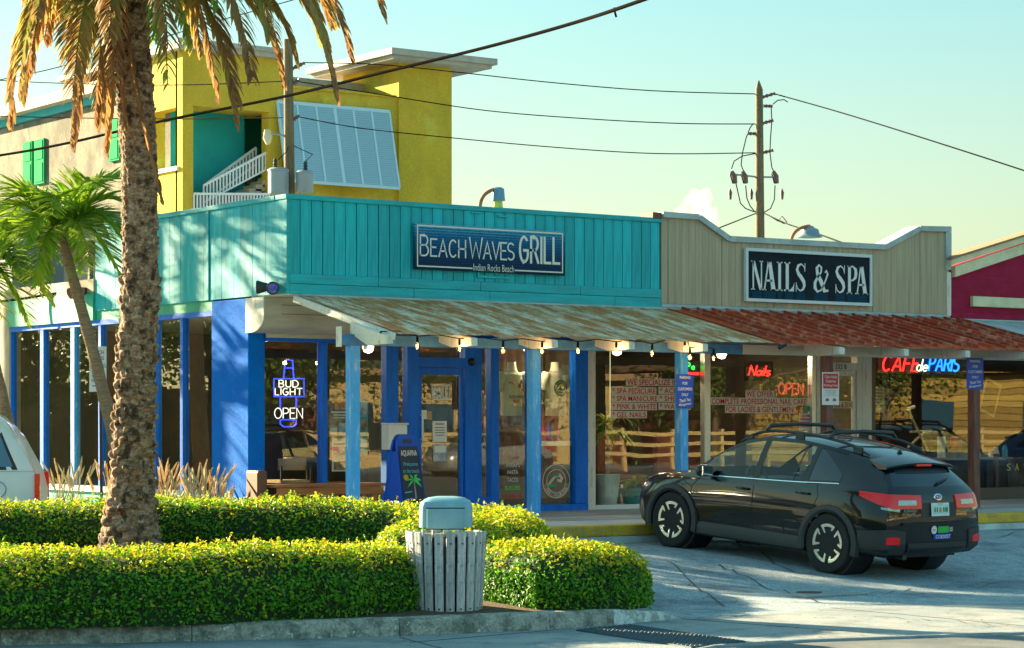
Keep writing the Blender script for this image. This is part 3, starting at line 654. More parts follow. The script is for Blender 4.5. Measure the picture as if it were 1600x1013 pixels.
# ================================================================ yellow building behind
mat('yellow', (.50, .35, .035), .85, spec=.2, col2=(.40, .29, .03), ns=1.4, st=(1, 1, .5), lo=.4, hi=.7, bump=.35, bs=14, fine=.10, col3=(.50, .42, .06), ns3=.9)
mat('stairteal', (.0, .28, .32), .7, col2=(.0, .24, .28), ns=1)
mat('oldstucco', (.17, .16, .115), .9, col2=(.08, .075, .055), ns=1.1, st=(1, 1, .5), lo=.4, hi=.6, bump=.5, bs=10, fine=.2, col3=(.23, .21, .155), ns3=1.6)
mat('cornice', (.36, .34, .28), .7, col2=(.29, .28, .24), ns=2)
mat('shutterblue', (.36, .55, .64), .5)
mat('shuttergreen', (.01, .28, .10), .9, spec=.1)
mat('railwhite', (.62, .64, .72), .5)
YB = 38.0
yb = thing('yellow_building', 'tall yellow stucco building with open stair and flat roofed tower behind the shops', 'building', (18.2, YB, 0))
xb0 = 18.16; yl = yat(237, xb0); zr = 12.85
ox0, ox1, oz1 = 18.52, 21.13, 11.09
B = lambda n, m, *a, **k: boxo(n, m, *a, yb, **k)
B('wall', 'yellow', xb0, ox0, YB, YB + .45, 0, zr); B('wall', 'yellow', ox1, 21.6, YB, YB + .45, 0, zr)
B('wall', 'yellow', ox0, ox1, YB, YB + .45, oz1, zr); B('wall', 'yellow', ox0, ox1, YB, YB + .45, 0, 7.95)
ya, yb2 = yat(277, xb0), yat(240, xb0); za, zb_ = PX(258, 265, xb0).z, PX(258, 172, xb0).z
B('wall', 'yellow', xb0, xb0 + .4, YB + .451, ya, 0, zr); B('wall', 'yellow', xb0, xb0 + .4, yb2, yl, 0, zr); B('wall', 'yellow', xb0, xb0 + .4, ya, yb2, 0, za); B('wall', 'yellow', xb0, xb0 + .4, ya, yb2, zb_, zr)
B('window_sill', 'railwhite', xb0 - .08, xb0 + .3, ya - .1, yb2, za - .1, za + .02)
B('stair_wall', 'stairteal', xb0 + .41, xat(382, YB + 1.5), YB + 1.5, YB + 1.6, 6, zr - .1); B('stair_wall', 'stairteal', xat(382, YB + 1.5) - .1, xat(382, YB + 1.5), YB + 1.601, YB + 4, 6, zr - .1); B('stair_wall', 'stairteal', 20.0, 25, YB + 4, YB + 4.1, 6, zr - .1)
B('door', 'creamwall', xat(385, YB + 3.9), xat(398, YB + 3.9), YB + 3.9, YB + 3.98, 8.2, 10.2)
B('landing', 'creamwall', xb0 + .41, 21.5, YB + .46, YB + 5, 7.8, 7.95); B('soffit', 'yellow', xb0 + .41, 21.5, YB + .46, YB + 5, oz1 + .05, oz1 + .15)
B('roof', 'cornice', xb0 - .02, 21.62, YB + .0, YB + 9, zr + .001, zr + .15)
B('cornice_band', 'cornice', xb0 - .25, 21.75, YB - .25, YB - .001, zr - .1, zr + .17, bev=.03); B('cornice_band', 'cornice', xb0 - .25, xb0 - .001, YB, yl + 2, zr - .1, zr + .17, bev=.03)
B('cornice_band', 'cornice', xb0 - .33, 21.8, YB - .33, YB - .251, zr + .06, zr + .2)
zw = zat(607, 152, YB)
B('wall', 'yellow', 21.601, 25.86, YB + .05, YB + .5, 0, zw); B('roof', 'yellow', 21.601, 25.86, YB + .5, YB + 12, zw - .4, zw - .2); B('coping', 'yellow', 21.65, 25.8, YB - .02, YB + .56, zw + .001, zw + .08)
tx0, tx1, ty1 = 25.86, 27.9, yat(536, 25.86); zt = zat(640, 101, YB)
B('tower', 'yellow', tx0, tx1, YB - .05, ty1, 0, zt)
sl = PY(609, 72, YB - .75)
B('tower_roof', 'cornice', tx0 - .65, tx1 + 1.1, YB - .75, ty1 + 1.0, zt + .002, zt + .12); B('tower_roof_edge', 'cornice', tx0 - .78, tx1 + 1.25, YB - .88, ty1 + 1.15, zt + .121, zt + .33, bev=.02)
B('vent', 'brownpost', tx0 - .9, tx0 - .05, YB + .6, YB + 1.2, zw + .082, zw + .2)
# Bahama shutter of louvred panels, hinged at the top
sh0, sh1, sz1, sz0, so = 21.42, 25.5, 11.45, 8.95, .62
nrm_ = Vector((0, -(sz1 - sz0), -so)).normalized(); dn = Vector((0, -so, sz0 - sz1)); Ls = dn.length; dnn = dn.normalized()
sb = MB().box(0, 1, 0, 1, 0, 1); sb.v = [(sh0 + v[0] * (sh1 - sh0), YB + .02 - v[2] * so - .03 * v[1], sz1 - v[2] * (sz1 - sz0)) for v in sb.v]
shb = sb.build('bahama_shutter', 'shutterblue', yb, fix=True); setmat(shb, mat('shutterback', (.17, .30, .36), .6))
for i in range(7):
    x = sh0 + (sh1 - sh0) * i / 6; w_ = .07 if i != 3 else .11
    p = Vector((x, YB - .02, sz1)); MB().beam(p, p + dn, w_, .07, up=nrm_).build('stile', 'shutterblue', shb)
for t_ in (0, 1): p = Vector((sh0, YB - .02, sz1)) + dn * t_; MB().beam(p, p + Vector((sh1 - sh0, 0, 0)), .1, .08, up=nrm_).build('rail', 'shutterblue', shb)
for i in range(6):
    a = sh0 + (sh1 - sh0) * i / 6 + .04; b = sh0 + (sh1 - sh0) * (i + 1) / 6 - .04; mb = MB()
    for k in range(34):
        p = Vector((0, YB - .03, sz1)) + dn * ((k + .7) / 35); mb.obox(((a + b) / 2, p.y, p.z), ((b - a) / 2, 0, 0), (dnn * .03 + nrm_ * .022), nrm_.cross(Vector((1, 0, 0))) * .001 + nrm_ * .004)
    tag(mb.build('louvers', 'shutterblue', shb), kind='stuff')
# stair railings
def railing(p, q, n, h, vertical=True):
    p, q = Vector(p), Vector(q); rt_ = thing_part = MB()
    mb = MB(); mb.beam(p + U * h, q + U * h, .07, .07); mb.beam(p + U * .1, q + U * .1, .05, .05)
    rl = mb.build('railing', 'railwhite', yb)
    pk = MB().box(-.022, .022, -.022, .022, .1, h).build('picket', 'railwhite', rl); pk.location = p
    for i in range(1, n + 1): inst(pk, p.lerp(q, i / n), rl)
yr = YB + .2
a, b = PY(318, 322, yr), PY(420, 268, yr); railing(a, b, 20, PY(318, 290, yr).z - a.z)
a, b = PY(318, 322, yr + .9), PY(400, 262, yr + .9); railing(a, b, 16, .62)
a, b = PY(303, 336, YB - .05), PY(421, 336, YB - .05); railing(a, b, 24, PY(303, 303, YB - .05).z - a.z)
st_ = MB()
for i in range(9):
    q = PY(325 + 11 * i, 325 - 6.2 * i, yr + .5); st_.box(q.x - .05, q.x + .4, yr + .05, yr + .85, q.z - .25, q.z - .05)
st_.build('stair', 'creamwall', yb)
# old stucco wing on the left with green shutters
xw = xb0 + .7; zw2 = PX(150, 165, xw).z
B('wing_wall', 'oldstucco', xw, xw + .5, yl + .001, 120, 0, zw2); B('wing_roof', 'creamwall', xw - .5, xw + 8, yl + .002, 121, zw2 + .3, zw2 + .65); B('wing_trim', 'stairteal', xw - .12, xw - .001, yl + .01, 120, zw2 + .05, zw2 + .299)
for (a, b, c, d) in ((39, 53, 222, 290), (57, 72, 218, 288), (174, 190, 185, 252), (5, 22, 375, 400)):
    y0, y1 = yat(b, xw), yat(a, xw); z0, z1 = PX((a + b) / 2, d, xw).z, PX((a + b) / 2, c, xw).z
    s_ = MB().box(xw - .09, xw - .005, y0, y1, z0, z1).build('window_shutter', 'shuttergreen', yb, bev=.01)
    for k in range(2): zz = z0 + (z1 - z0) * (.05 + .5 * k); MB().box(xw - .11, xw - .092, y0 + .1, y1 - .1, zz, zz + (z1 - z0) * .42).build('panel', 'shuttergreen', s_)
# low roofs seen left of the teal parapet
lr = thing('low_cream_building', 'low sunlit cream building glimpsed behind the younger palm on the left', 'building', (4, 15, 0))
boxo('wall', 'creamwall', 1.5, 12, 14.0, 30, 0, 5.2, lr); boxo('roof', mat('greyroof', (.22, .24, .25), .8), 1.3, 12.2, 13.8, 30.2, 5.2, 5.35, lr)
for k in range(3): boxo('window', mat('palewin', (.3, .45, .5), .2), 1.44, 1.5, 15 + 3.4 * k, 16.6 + 3.4 * k, 3.7, 4.7, lr)
gr = PX(20, 420, .4)
v = thing('rooftop_unit', 'grey ventilation unit with pale panel on the low roof at far left', 'vent unit', (.9, 10.5, ZB + .4))
boxo('casing', mat('unitgrey', (.14, .15, .155), .6), .6, 1.5, 9.9, 12.4, ZB + .2, zat(20, 388, 10.5), v); boxo('panel', 'white', .585, .598, 10.6, 11.0, ZB + .55, ZB + .95, v)
bsn = PX(115, 412, .35); bsx = PX(144, 376, .35)
v = thing('brown_sign_box', 'dark brown square sign box on a short post beside the teal parapet', 'sign box', (.5, 6.2, ZB))
boxo('box', mat('signbrown', (.16, .05, .03), .6, fine=.1), .30, .55, bsx.y, bsn.y, bsn.z, bsx.z, v, bev=.01); boxo('post', 'darkmetal', .4, .46, bsx.y + .2, bsx.y + .26, ZB + .4, bsn.z, v)
boxo('cap', 'whitewood', .28, .57, bsx.y - .02, bsn.y + .02, bsx.z + .002, bsx.z + .04, v)

# ================================================================ fill lamps added inside the shops to brighten rooms and displays
neon('globe', (1, .80, .5), .9)
def room_fill(label, x, y, e):
    t = thing('fill_globe', label, 'fill lamp', (x, y, 2.6), 'fill lamps added inside the shops'); MB().tube([(x, y, 2.89), (x, y, 2.62)], .01, 6).build('rod', 'darkmetal', t)
    MB().lathe([(.0001, .09), (.06, .07), (.085, 0), (.06, -.07), (.0001, -.09)], (x, y, 2.53), 14).build('globe', 'globe', t, smooth=60)
    l_ = bpy.data.lights.new('fill_light', 'POINT'); l_.energy = e; l_.color = (1, .82, .55); l_.shadow_soft_size = .12; o_ = bpy.data.objects.new('fill_light', l_); C.objects.link(o_); o_.location = (x, y - .12, 2.42); o_.parent = t; o_.matrix_parent_inverse = minv(t)
for i, (x, y, e) in enumerate(((1.2, 2.9, 7), (3.0, 2.9, 7), (4.55, 1.15, 16), (6.6, 1.75, 7), (9.0, 2.2, 8), (12.2, 2.4, 6), (14.4, 2.6, 6))):
    room_fill('added fill lamp inside ' + ['the corner window', 'the restaurant behind the door', 'the shirt window', 'the salon behind the service list', 'the salon behind the offer lettering', 'the cafe behind the neon', 'the cafe at the right edge'][i], x, y, e)
# ================================================================ parked black car (built nose +Y, origin on the ground between the axles)
mat('carpaint', (.003, .004, .006), .35, spec=.15, coat=1.0)
mat('carplastic', (.022, .025, .028), .55, fine=.1)
mat('tyre', (.014, .014, .015), .8, bump=.3, bs=60)
mat('rimdark', (.012, .012, .013), .3, metal=.4); mat('rimspoke', (.10, .10, .11), .35, metal=.6); mat('rimsilver', (.68, .66, .62), .25, metal=.85)
mat('lampred', (.42, .004, .004), .15, coat=.5, emit=(.8, .01, .01), es=.03); mat('lampclear', (.30, .30, .30), .12, metal=.6, coat=1, fine=.4, bs=90)
mat('chrome', (.75, .76, .78), .12, metal=1); mat('seat', (.03, .031, .034), .8); mat('rearglass', (.003, .010, .022), .03, spec=.6, coat=.6)
def hermite(tab):
    xs = [p[0] for p in tab]; ys = [p[1] for p in tab]; n = len(xs)
    d = [(ys[i + 1] - ys[i]) / (xs[i + 1] - xs[i]) for i in range(n - 1)]
    m_ = [d[0]] + [0 if d[i - 1] * d[i] <= 0 else 2 * d[i - 1] * d[i] / (d[i - 1] + d[i]) for i in range(1, n - 1)] + [d[-1]]
    def f(x):
        if x <= xs[0]: return ys[0]
        if x >= xs[-1]: return ys[-1]
        i = 0
        while x > xs[i + 1]: i += 1
        h = xs[i + 1] - xs[i]; t = (x - xs[i]) / h
        return (2 * t ** 3 - 3 * t * t + 1) * ys[i] + (t ** 3 - 2 * t * t + t) * h * m_[i] + (-2 * t ** 3 + 3 * t * t) * ys[i + 1] + (t ** 3 - t * t) * h * m_[i + 1]
    return f
YT = [[(0, 0), (1, 0)], [(.1, .58), (.6, .72), (3.6, .74), (4.4, .70)],
      [(.06, .66), (.3, .82), (.7, .868), (2, .865), (3.6, .87), (4.1, .86), (4.42, .79)],
      [(.03, .68), (.3, .85), (.7, .89), (2, .88), (3.6, .892), (4.1, .885), (4.42, .81)],
      [(.03, .68), (.3, .86), (.7, .90), (2, .895), (3.6, .905), (4.1, .89), (4.40, .80)],
      [(.06, .66), (.3, .82), (.7, .875), (1.2, .885), (3, .885), (3.8, .87), (4.36, .76)],
      [(.1, .62), (.3, .77), (.7, .835), (1.2, .85), (2, .855), (3, .845), (3.7, .81), (4.3, .70)],
      [(.12, .58), (.3, .70), (.7, .765), (1.05, .775), (1.35, .735), (1.7, .675), (2.0, .635), (2.5, .615), (3.2, .60), (3.7, .56), (4.1, .515)],
      [(.12, .36), (.7, .5), (1.05, .52), (2, .43), (4.1, .37)], [(0, 0), (1, 0)]]
ZTb = [[(.1, .20), (3.6, .22), (4.4, .30)], [(.1, .20), (3.6, .22), (4.4, .30)],
       [(.06, .29), (3.6, .31), (4.42, .36)], [(.03, .45), (2, .46), (3.6, .48), (4.42, .54)],
       [(.03, .58), (.7, .66), (2, .68), (3.6, .74), (4.40, .76)], [(.06, .67), (.3, .76), (.7, .84), (1.2, .875), (3, .93), (3.8, .975), (4.36, .98)],
       [(.1, .72), (.3, .82), (.7, .90), (1.1, .95), (2, .985), (3, 1.025), (3.6, 1.06), (4.3, 1.085)],
       [(.12, .755), (.3, .855), (.7, .935), (1.05, .99), (1.35, 1.145), (1.7, 1.335), (2.0, 1.445), (2.35, 1.495), (2.7, 1.50), (3.2, 1.465), (3.7, 1.385), (4.1, 1.295)],
       [(.12, .775), (.3, .875), (.7, .955), (1.05, 1.01), (1.35, 1.17), (1.7, 1.37), (2.0, 1.485), (2.35, 1.537), (2.7, 1.542), (3.2, 1.51), (3.7, 1.435), (4.1, 1.345)],
       [(.12, .78), (.3, .885), (.7, .965), (1.05, 1.02), (1.35, 1.185), (1.7, 1.385), (2.0, 1.50), (2.35, 1.55), (2.7, 1.555), (3.2, 1.523), (3.7, 1.45), (4.1, 1.362)]]
XFj = [.16, .18, .14, .12, .12, .13, .15, .16, .13, .12]; XRj = [4.33, 4.33, 4.38, 4.38, 4.37, 4.33, 4.26, 4.03, 4.06, 4.07]
yj = [hermite(t) for t in YT]; zj = [hermite(t) for t in ZTb]
def xst(X, j):
    if X < .5: return XFj[j] + X / .5 * (.5 - XFj[j])
    if X > 3.8: return 3.8 + (X - 3.8) / .6 * (XRj[j] - 3.8)
    return X
SUB = [1, 2, 2, 3, 3, 3, 5, 3, 3]
ROWS = [(j, k / SUB[j]) for j in range(9) for k in range(SUB[j])] + [(8, 1.0)]
def ringpt(X, j, t):
    def P(i): i = max(0, min(9, i)); x = xst(X, i); return Vector((x, yj[i](x), zj[i](x)))
    p1, p2 = P(j), P(j + 1)
    if j in (0, 6): 
        q = p1.lerp(p2, t)
        if j == 6: q.y += .05 * t * (1 - t)
        return q
    p0 = P(j - 1) if j not in (1, 7) else p1 * 2 - p2
    p3 = P(j + 2) if j not in (5, 8) else (p2 * 2 - p1 if j == 5 else Vector((p1.x, -p1.y, p1.z)))
    return .5 * ((2 * p1) + (-p0 + p2) * t + (2 * p0 - 5 * p1 + 4 * p2 - p3) * t * t + (-p0 + 3 * p1 - 3 * p2 + p3) * t ** 3)
XS = sorted(set([0, .1, .2, .3, .4, .5] + [round(.5 + .05 * i, 3) for i in range(17)] + [1.35, 1.42, 1.5, 1.6, 1.7, 1.8, 1.95, 2.1, 2.24, 2.33, 2.45, 2.6, 2.8, 2.95, 3.08] + [round(3.08 + .05 * i, 3) for i in range(15)] + [3.86, 3.95, 4.05, 4.15, 4.25, 4.33, 4.4]))
def T(p): return (-p[1], 2.2225 - p[0], p[2])        # (length, left+, up) -> car axes
def car(label, group=None):
    root = thing('parked_car', label, 'car', (0, 0, 0), group)
    mbs = {}
    def M_(k): return mbs.setdefault(k, MB())
    NR = len(ROWS); NX = len(XS)
    G = [[ringpt(X, j, t) for (j, t) in ROWS] for X in XS]
    for sgn in (1, -1):
        for i in range(NX - 1):
            for r in range(NR - 1):
                q = [G[i][r], G[i + 1][r], G[i + 1][r + 1], G[i][r + 1]]; j = ROWS[r][0]; xm = (XS[i] + XS[i + 1]) / 2; c = sum(q, Vector()) / 4
                if 0 < j < 5 and any((c.x - wx) ** 2 + (c.z - .35) ** 2 < .385 ** 2 for wx in (.89, 3.555)): continue
                if j == 0 and (abs(c.x - .89) < .36 or abs(c.x - 3.555) < .36): continue
                k = 'body'
                if j == 6:
                    t = ROWS[r][1]
                    if .15 < t + .1 < .85 or True:
                        if 1.42 <= XS[i] and XS[i + 1] <= 2.24: k = 'fw%d' % sgn
                        elif 2.33 <= XS[i] and XS[i + 1] <= 3.08: k = 'rw%d' % sgn
                        elif False: pass
                elif j in (7, 8) and 1.1 <= XS[i] and XS[i + 1] <= 1.95: k = 'ws'
                q = [Vector((p.x, p.y * sgn, p.z)) for p in q]
                if sgn < 0: q = q[::-1]
                M_(k).add([T(p) for p in q], [(0, 1, 2, 3)])
    # rear and front caps
    NC = 28
    def cap(i, bulge, key):
        rows = [r for r in range(NR) if 1 <= ROWS[r][0] <= 6] + [[r for r in range(NR) if ROWS[r] == (7, 0.0)][0]]
        def pt(r, v):
            p = G[i][r]; y = p.y * v; x = p.x + bulge * (1 - abs(v) ** 3.2); z = p.z
            if ROWS[r] == (7, 0.0):
                a, b, c = G[i][r], G[i][r + 3], G[i][-1]; ay = abs(y)
                z = c.z + (b.z - c.z) * ay / b.y if ay < b.y else b.z + (a.z - b.z) * (ay - b.y) / (a.y - b.y)
                x = c.x + (a.x - c.x) * (ay / a.y) ** 2 if bulge > 0 else x
            return Vector((x, y, z))
        vs = [math.sin(PI / 2 * (-1 + 2 * k / NC)) for k in range(NC + 1)]
        for a, b in zip(rows, rows[1:]):
            for k in range(NC):
                q = [pt(a, vs[k]), pt(a, vs[k + 1]), pt(b, vs[k + 1]), pt(b, vs[k])]
                if bulge < 0: q = q[::-1]
                kk = key
                if bulge > 0 and ROWS[a][0] == 6 and abs(vs[k] + vs[k + 1]) / 2 < .90: kk = 'hatch'
                M_(kk).add([T(p) for p in q], [(0, 1, 2, 3)])
    cap(NX - 1, .085, 'body'); cap(0, -.13, 'body')
    body = None
    nm = {'body': ('body', 'carpaint'), 'ws': ('windscreen', 'carglass'), 'hatch': ('rear_window', 'rearglass')}
    for k, mb in mbs.items():
        nme, mt = nm.get(k, ('side_window', 'carglass')) if k[:2] != 'qw' else ('side_window', 'rearglass')
        o = mb.build(nme, mt, root, smooth=38, fix=True)
        if k == 'body': body = o
    bm = bmesh.new()
    for ch in [o for o in bpy.data.objects if o.parent == root]: bm.from_mesh(ch.data)
    bvh = BVHTree.FromBMesh(bm); bm.free()
    def hit(o_, d_):
        h = bvh.ray_cast(Vector(T(o_)), (Vector(T(Vector(o_) + Vector(d_))) - Vector(T(o_))).normalized()); return h[0]
    def wrap(name, mt, th0, th1, zlo, zhi, off=.008, nu=14, nv=4, cx=3.3, par=None, sm=40):
        """panel that follows the body round the tail; th in degrees, 0 = straight behind, + = left side"""
        mb = MB(); f0 = zlo if callable(zlo) else (lambda u: zlo); f1 = zhi if callable(zhi) else (lambda u: zhi)
        pin, pout = [], []
        for i in range(nu + 1):
            u = i / nu; th = rad(th0 + (th1 - th0) * u); dr_ = Vector((math.cos(th), math.sin(th), 0))
            for j in range(nv + 1):
                z = f0(u) + (f1(u) - f0(u)) * j / nv; o_ = Vector((cx, 0, z)) + dr_ * 4; h = hit(o_, -dr_)
                if h is None: h = Vector(T(Vector((cx, 0, z)) + dr_ * .9))
                dw = (Vector(T(o_)) - h).normalized()
                pout.append(h + dw * off); pin.append(h - dw * .012)
        n_ = len(pout); w_ = nv + 1; Fs = [(i * w_ + j, (i + 1) * w_ + j, (i + 1) * w_ + j + 1, i * w_ + j + 1) for i in range(nu) for j in range(nv)]
        bd = [(j) for j in range(nv + 1)] + [i * w_ + nv for i in range(1, nu + 1)] + [nu * w_ + j for j in range(nv - 1, -1, -1)] + [i * w_ for i in range(nu - 1, 0, -1)]
        Fs += [(bd[k], bd[(k + 1) % len(bd)], bd[(k + 1) % len(bd)] + n_, bd[k] + n_) for k in range(len(bd))]
        mb.add(pout + pin, Fs); return mb.build(name, mt, par or root, smooth=sm, fix=True)
    def sidepatch(name, mt, fn, sgn, nu=10, nv=3, off=.006, par=None):
        mb = MB(); pts = []
        for i in range(nu + 1):
            for j in range(nv + 1):
                x, z = fn(i / nu, j / nv); h = hit((x, 3 * sgn, z), (0, -sgn, 0)); pts.append((h or Vector(T((x, .88 * sgn, z)))) + Vector((-sgn * off, 0, 0)))
        w_ = nv + 1; mb.add(pts, [(i * w_ + j, (i + 1) * w_ + j, (i + 1) * w_ + j + 1, i * w_ + j + 1) for i in range(nu) for j in range(nv)])
        return mb.build(name, mt, par or root, smooth=40)
    for s in (1, -1):
        # arch cladding, wells, sills
        for wx in (.89, 3.555):
            mb = MB(); na = 26
            for i in range(na + 1):
                a = rad(-14 + 208 * i / na); ca, sa = math.cos(a), math.sin(a); flare = 1 + .02 * abs(math.cos(a))
                for (r_, y_) in ((.372, .80), (.372, .905), (.40, .925), (.452 * flare, .918), (.462 * flare, .86)): mb.v.append(T((wx + ca * r_, y_ * s, .35 + sa * r_)))
            for i in range(na):
                for j in range(4): q = (i * 5 + j, i * 5 + j + 1, (i + 1) * 5 + j + 1, (i + 1) * 5 + j); mb.f.append(q); mb.mi.append(0)
            mb.build('arch_cladding', 'carplastic', root, smooth=40, fix=True)
            mb = MB(); mb.lathe([(.40, 0), (.40, .34)], T((wx, .50 * s, .35)), 28, T((0, s, 0)) and (-s, 0, 0)); mb.lathe([(.0001, 0), (.41, .0)], T((wx, .5 * s, .35)), 28, (-s, 0, 0)); mb.build('wheel_well', 'black', root)
        mb = MB(); prof = [(.80, .20), (.895, .235), (.905, .33), (.885, .385), (.80, .40)]
        a_, b_ = 1.27, 3.17; mb.add([T((a_, y * s, z)) for y, z in prof] + [T((b_, y * s, z)) for y, z in prof], [(i, i + 1, i + 6, i + 5) for i in range(4)] + [(4, 0, 5, 9)]); mb.build('sill_cladding', 'carplastic', root, smooth=30, fix=True)
        # window surround and bright belt moulding
        belt = lambda x: Vector((x, (yj[6](x) + .004) * s, zj[6](x) - .004))
        MB().tube([T(belt(1.30 + 2.32 * i / 20)) for i in range(21)], .009, 6).build('belt_moulding', 'chrome', root)
        def gl(x, t, off=.004):
            i0 = Vector((x, yj[6](x), zj[6](x))).lerp(Vector((x, yj[7](x), zj[7](x))), t); return T((i0.x, (i0.y + .05 * t * (1 - t) + off) * s, i0.z))
        for xa, xb in ((2.235, 2.335), (3.07, 3.14)):
            mb = MB(); mb.grid(lambda u, v: gl(xa + (xb - xa) * u, v), 1, 6); mb.build('window_pillar', 'carplastic', root)
        mb = MB(); mb.grid(lambda u, v: gl(3.15 + .46 * u, .06 + v * (.86 - .62 * u ** 1.3)), 8, 4); mb.build('side_window', 'rearglass', root, smooth=40)
        mb = MB(); mb.grid(lambda u, v: gl(2.88 + .022 * u + .05 * v, v, .006), 1, 6); mb.build('window_divider', 'black', root)
        mb = MB(); mb.grid(lambda u, v: gl(1.38 + 2.15 * u, .93 + .09 * v, .005), 24, 1); mb.build('window_surround', 'black', root)
        # door gaps
        for pl in ([(1.24, .33), (1.20, .55), (1.22, .80), (1.36, .945)], [(2.30, .33), (2.285, .6), (2.29, .99)], [(3.10, .42), (3.22, .58), (3.30, .75), (3.36, .9), (3.30, 1.03)], [(1.22, .80), (.98, .90)]):
            pts = []
            for (x, z), (x2, z2) in zip(pl, pl[1:]):
                for k in range(5): xx, zz = x + (x2 - x) * k / 4, z + (z2 - z) * k / 4; h = hit((xx, 3 * s, zz), (0, -s, 0)); pts.append((h or Vector(T((xx, .88 * s, zz)))) + Vector((-s * .001, 0, 0)))
            MB().tube(pts, .005, 4).build('door_gap', 'black', root)
        sidepatch('body_crease', 'carpaint', lambda u, v: (1.3 + 1.75 * u, .545 + .03 * v), s, 16, 1, .008)
        for hx, hz in ((2.12, .865), (3.12, .905)):
            h = hit((hx, 3 * s, hz), (0, -s, 0)); ps = [h + Vector((0, .10 - .2 * k / 6, .004 * math.sin(k))) + Vector((-s * (.012 + .026 * math.sin(PI * k / 6)), 0, 0)) for k in range(7)]
            MB().tube(ps, .016, 7).build('door_handle', 'carpaint', root, smooth=40)
        # mirror
        mx = MB(); mc = Vector(T((1.52, .985 * s, 1.03)))
        for a in range(9):
            for b in range(12):
                ph = PI * a / 8; th = 2 * PI * b / 12; sx_, sy_, sz_ = .115, .07, .075
                cx_, cy_, cz_ = math.sin(ph) * math.cos(th), math.sin(ph) * math.sin(th), math.cos(ph)
                mx.v.append(mc + Vector((sx_ * math.copysign(abs(cx_) ** .7, cx_), sy_ * math.copysign(abs(cy_) ** .7, cy_), sz_ * math.copysign(abs(cz_) ** .7, cz_))))
        for a in range(8):
            for b in range(12): mx.f.append((a * 12 + b, a * 12 + (b + 1) % 12, (a + 1) * 12 + (b + 1) % 12, (a + 1) * 12 + b)); mx.mi.append(0)
        mir = mx.build('wing_mirror', 'carpaint', root, smooth=50, fix=True); MB().beam(mc, T((1.48, .84 * s, .985)), .05, .04).build('mirror_arm', 'carplastic', mir)
        MB().obox(mc + Vector((0, -.062, 0)), (.085, 0, 0), (0, .012, 0), (0, 0, .055)).build('mirror_glass', 'chrome', mir)
        # tail lamp
        def zl(u): return .80 + .185 * (1 - min(1, (1 - u) / .42)) * 0 + (.84 + .13 * max(0, (u - .62) / .38) - .80)
        tl = wrap('tail_lamp', 'lampred', s * 15, s * 52, lambda u: .835 + .125 * max(0, (u - .5) / .5) ** 1.2, lambda u: .99 + .02 * u, .018, 18, 4)
        wrap('lamp_lens', 'lampclear', s * 19, s * 31, lambda u: .878, lambda u: .935, .023, 8, 2, par=tl)
        wrap('lamp_strip', 'lampclear', s * 30, s * 40, lambda u: .80 + .025 * u, lambda u: .85, .014, 6, 2, par=tl)
        # bumper corner, reflector
        wrap('bumper_corner', 'carplastic', s * 26, s * 62, lambda u: .30, lambda u: .60 - .10 * abs(u - .25) - (.05 if u > .95 else 0), .018, 14, 4)
        wrap('reflector', 'lampred', s * 29.5, s * 37, lambda u: .425, lambda u: .515 - .02 * abs(u - .5), .024, 6, 2)
        sidepatch('headlamp', 'lampclear', lambda u, v: (.2 + .26 * u, .70 + .04 * u + v * (.075 - .03 * u)), s, 6, 2, .008)
        # roof rail
        rp = []
        for k in range(19):
            u = k / 18; x = 1.78 + 2.0 * u; lift = .052 * min(1, u / .13, (1 - u) / .13); rp.append(T((x, (yj[7](x) - .045) * s, zj[7](x) + .035 + lift)))
        rr = MB().tube(rp, [.012] + [.019] * 17 + [.012], 8).build('roof_rail', 'carplastic', root, smooth=50)
        for x in (1.9, 2.72, 3.62): MB().obox(T((x, (yj[7](x) - .045) * s, zj[7](x) + .045)), (.016, 0, 0), (0, .07, 0), (0, 0, .04)).build('rail_foot', 'carplastic', rr, bev=.006)
    # cross bars
    for x in (2.2, 3.22):
        z = zj[9](x) + .10; y = yj[7](x) - .02
        MB().tube([T((x, -y, z - .06)), T((x, -y + .06, z)), T((x, 0, z + .02)), T((x, y - .06, z)), T((x, y, z - .06))], .024, 8).build('cross_bar', 'carplastic', root, smooth=50)
    # spoiler with brake lamp, wiper, plate, badges
    sp = MB(); n_ = 20
    prof = [(3.92, .012), (4.13, .012), (4.19, -.005), (4.185, -.03), (4.06, -.055)]
    for k in range(n_ + 1):
        v = -1 + 2 * k / n_
        for (x, dz) in prof:
            yy = .60 * v; zc = zj[9](min(x, 4.1)) - (x - 4.1 if x > 4.1 else 0) * .12 - .055 * v * v; sp.v.append(T((x - .05 * v * v, yy, zc + dz)))
    for k in range(n_):
        for j in range(5): sp.f.append((k * 5 + j, k * 5 + (j + 1) % 5, (k + 1) * 5 + (j + 1) % 5, (k + 1) * 5 + j)); sp.mi.append(0)
    sp.f += [tuple(range(5)), tuple(range(n_ * 5 + 4, n_ * 5 - 1, -1))]; sp.mi += [0, 0]
    spo = sp.build('spoiler', 'carpaint', root, smooth=40, fix=True)
    MB().obox(T((4.17, 0, 1.318)), (.13, 0, 0), (0, .02, 0), (0, 0, .013)).build('brake_lamp', 'lampred', spo)
    # dark band under the spoiler
    def rear(y, z, off=.006): h = hit((7, y, z), (-1, 0, 0)); return (h or Vector(T((4.4, y, z)))) + Vector((0, -off, 0))
    def rpatch(name, mt, y0, y1, z0, z1, off=.006, nu=10, nv=3, par=None, bow=0, taper=0):
        mb = MB(); mb.grid(lambda u, v: rear((y0 + (y1 - y0) * u) * (1 - taper * (1 - v)), z0 + (z1 - z0) * v + bow * (1 - (2 * u - 1) ** 2), off), nu, nv); return mb.build(name, mt, par or root, smooth=50)
    rpatch('glass_band', 'black', -.46, .46, 1.225, 1.285, .005, 14, 2)
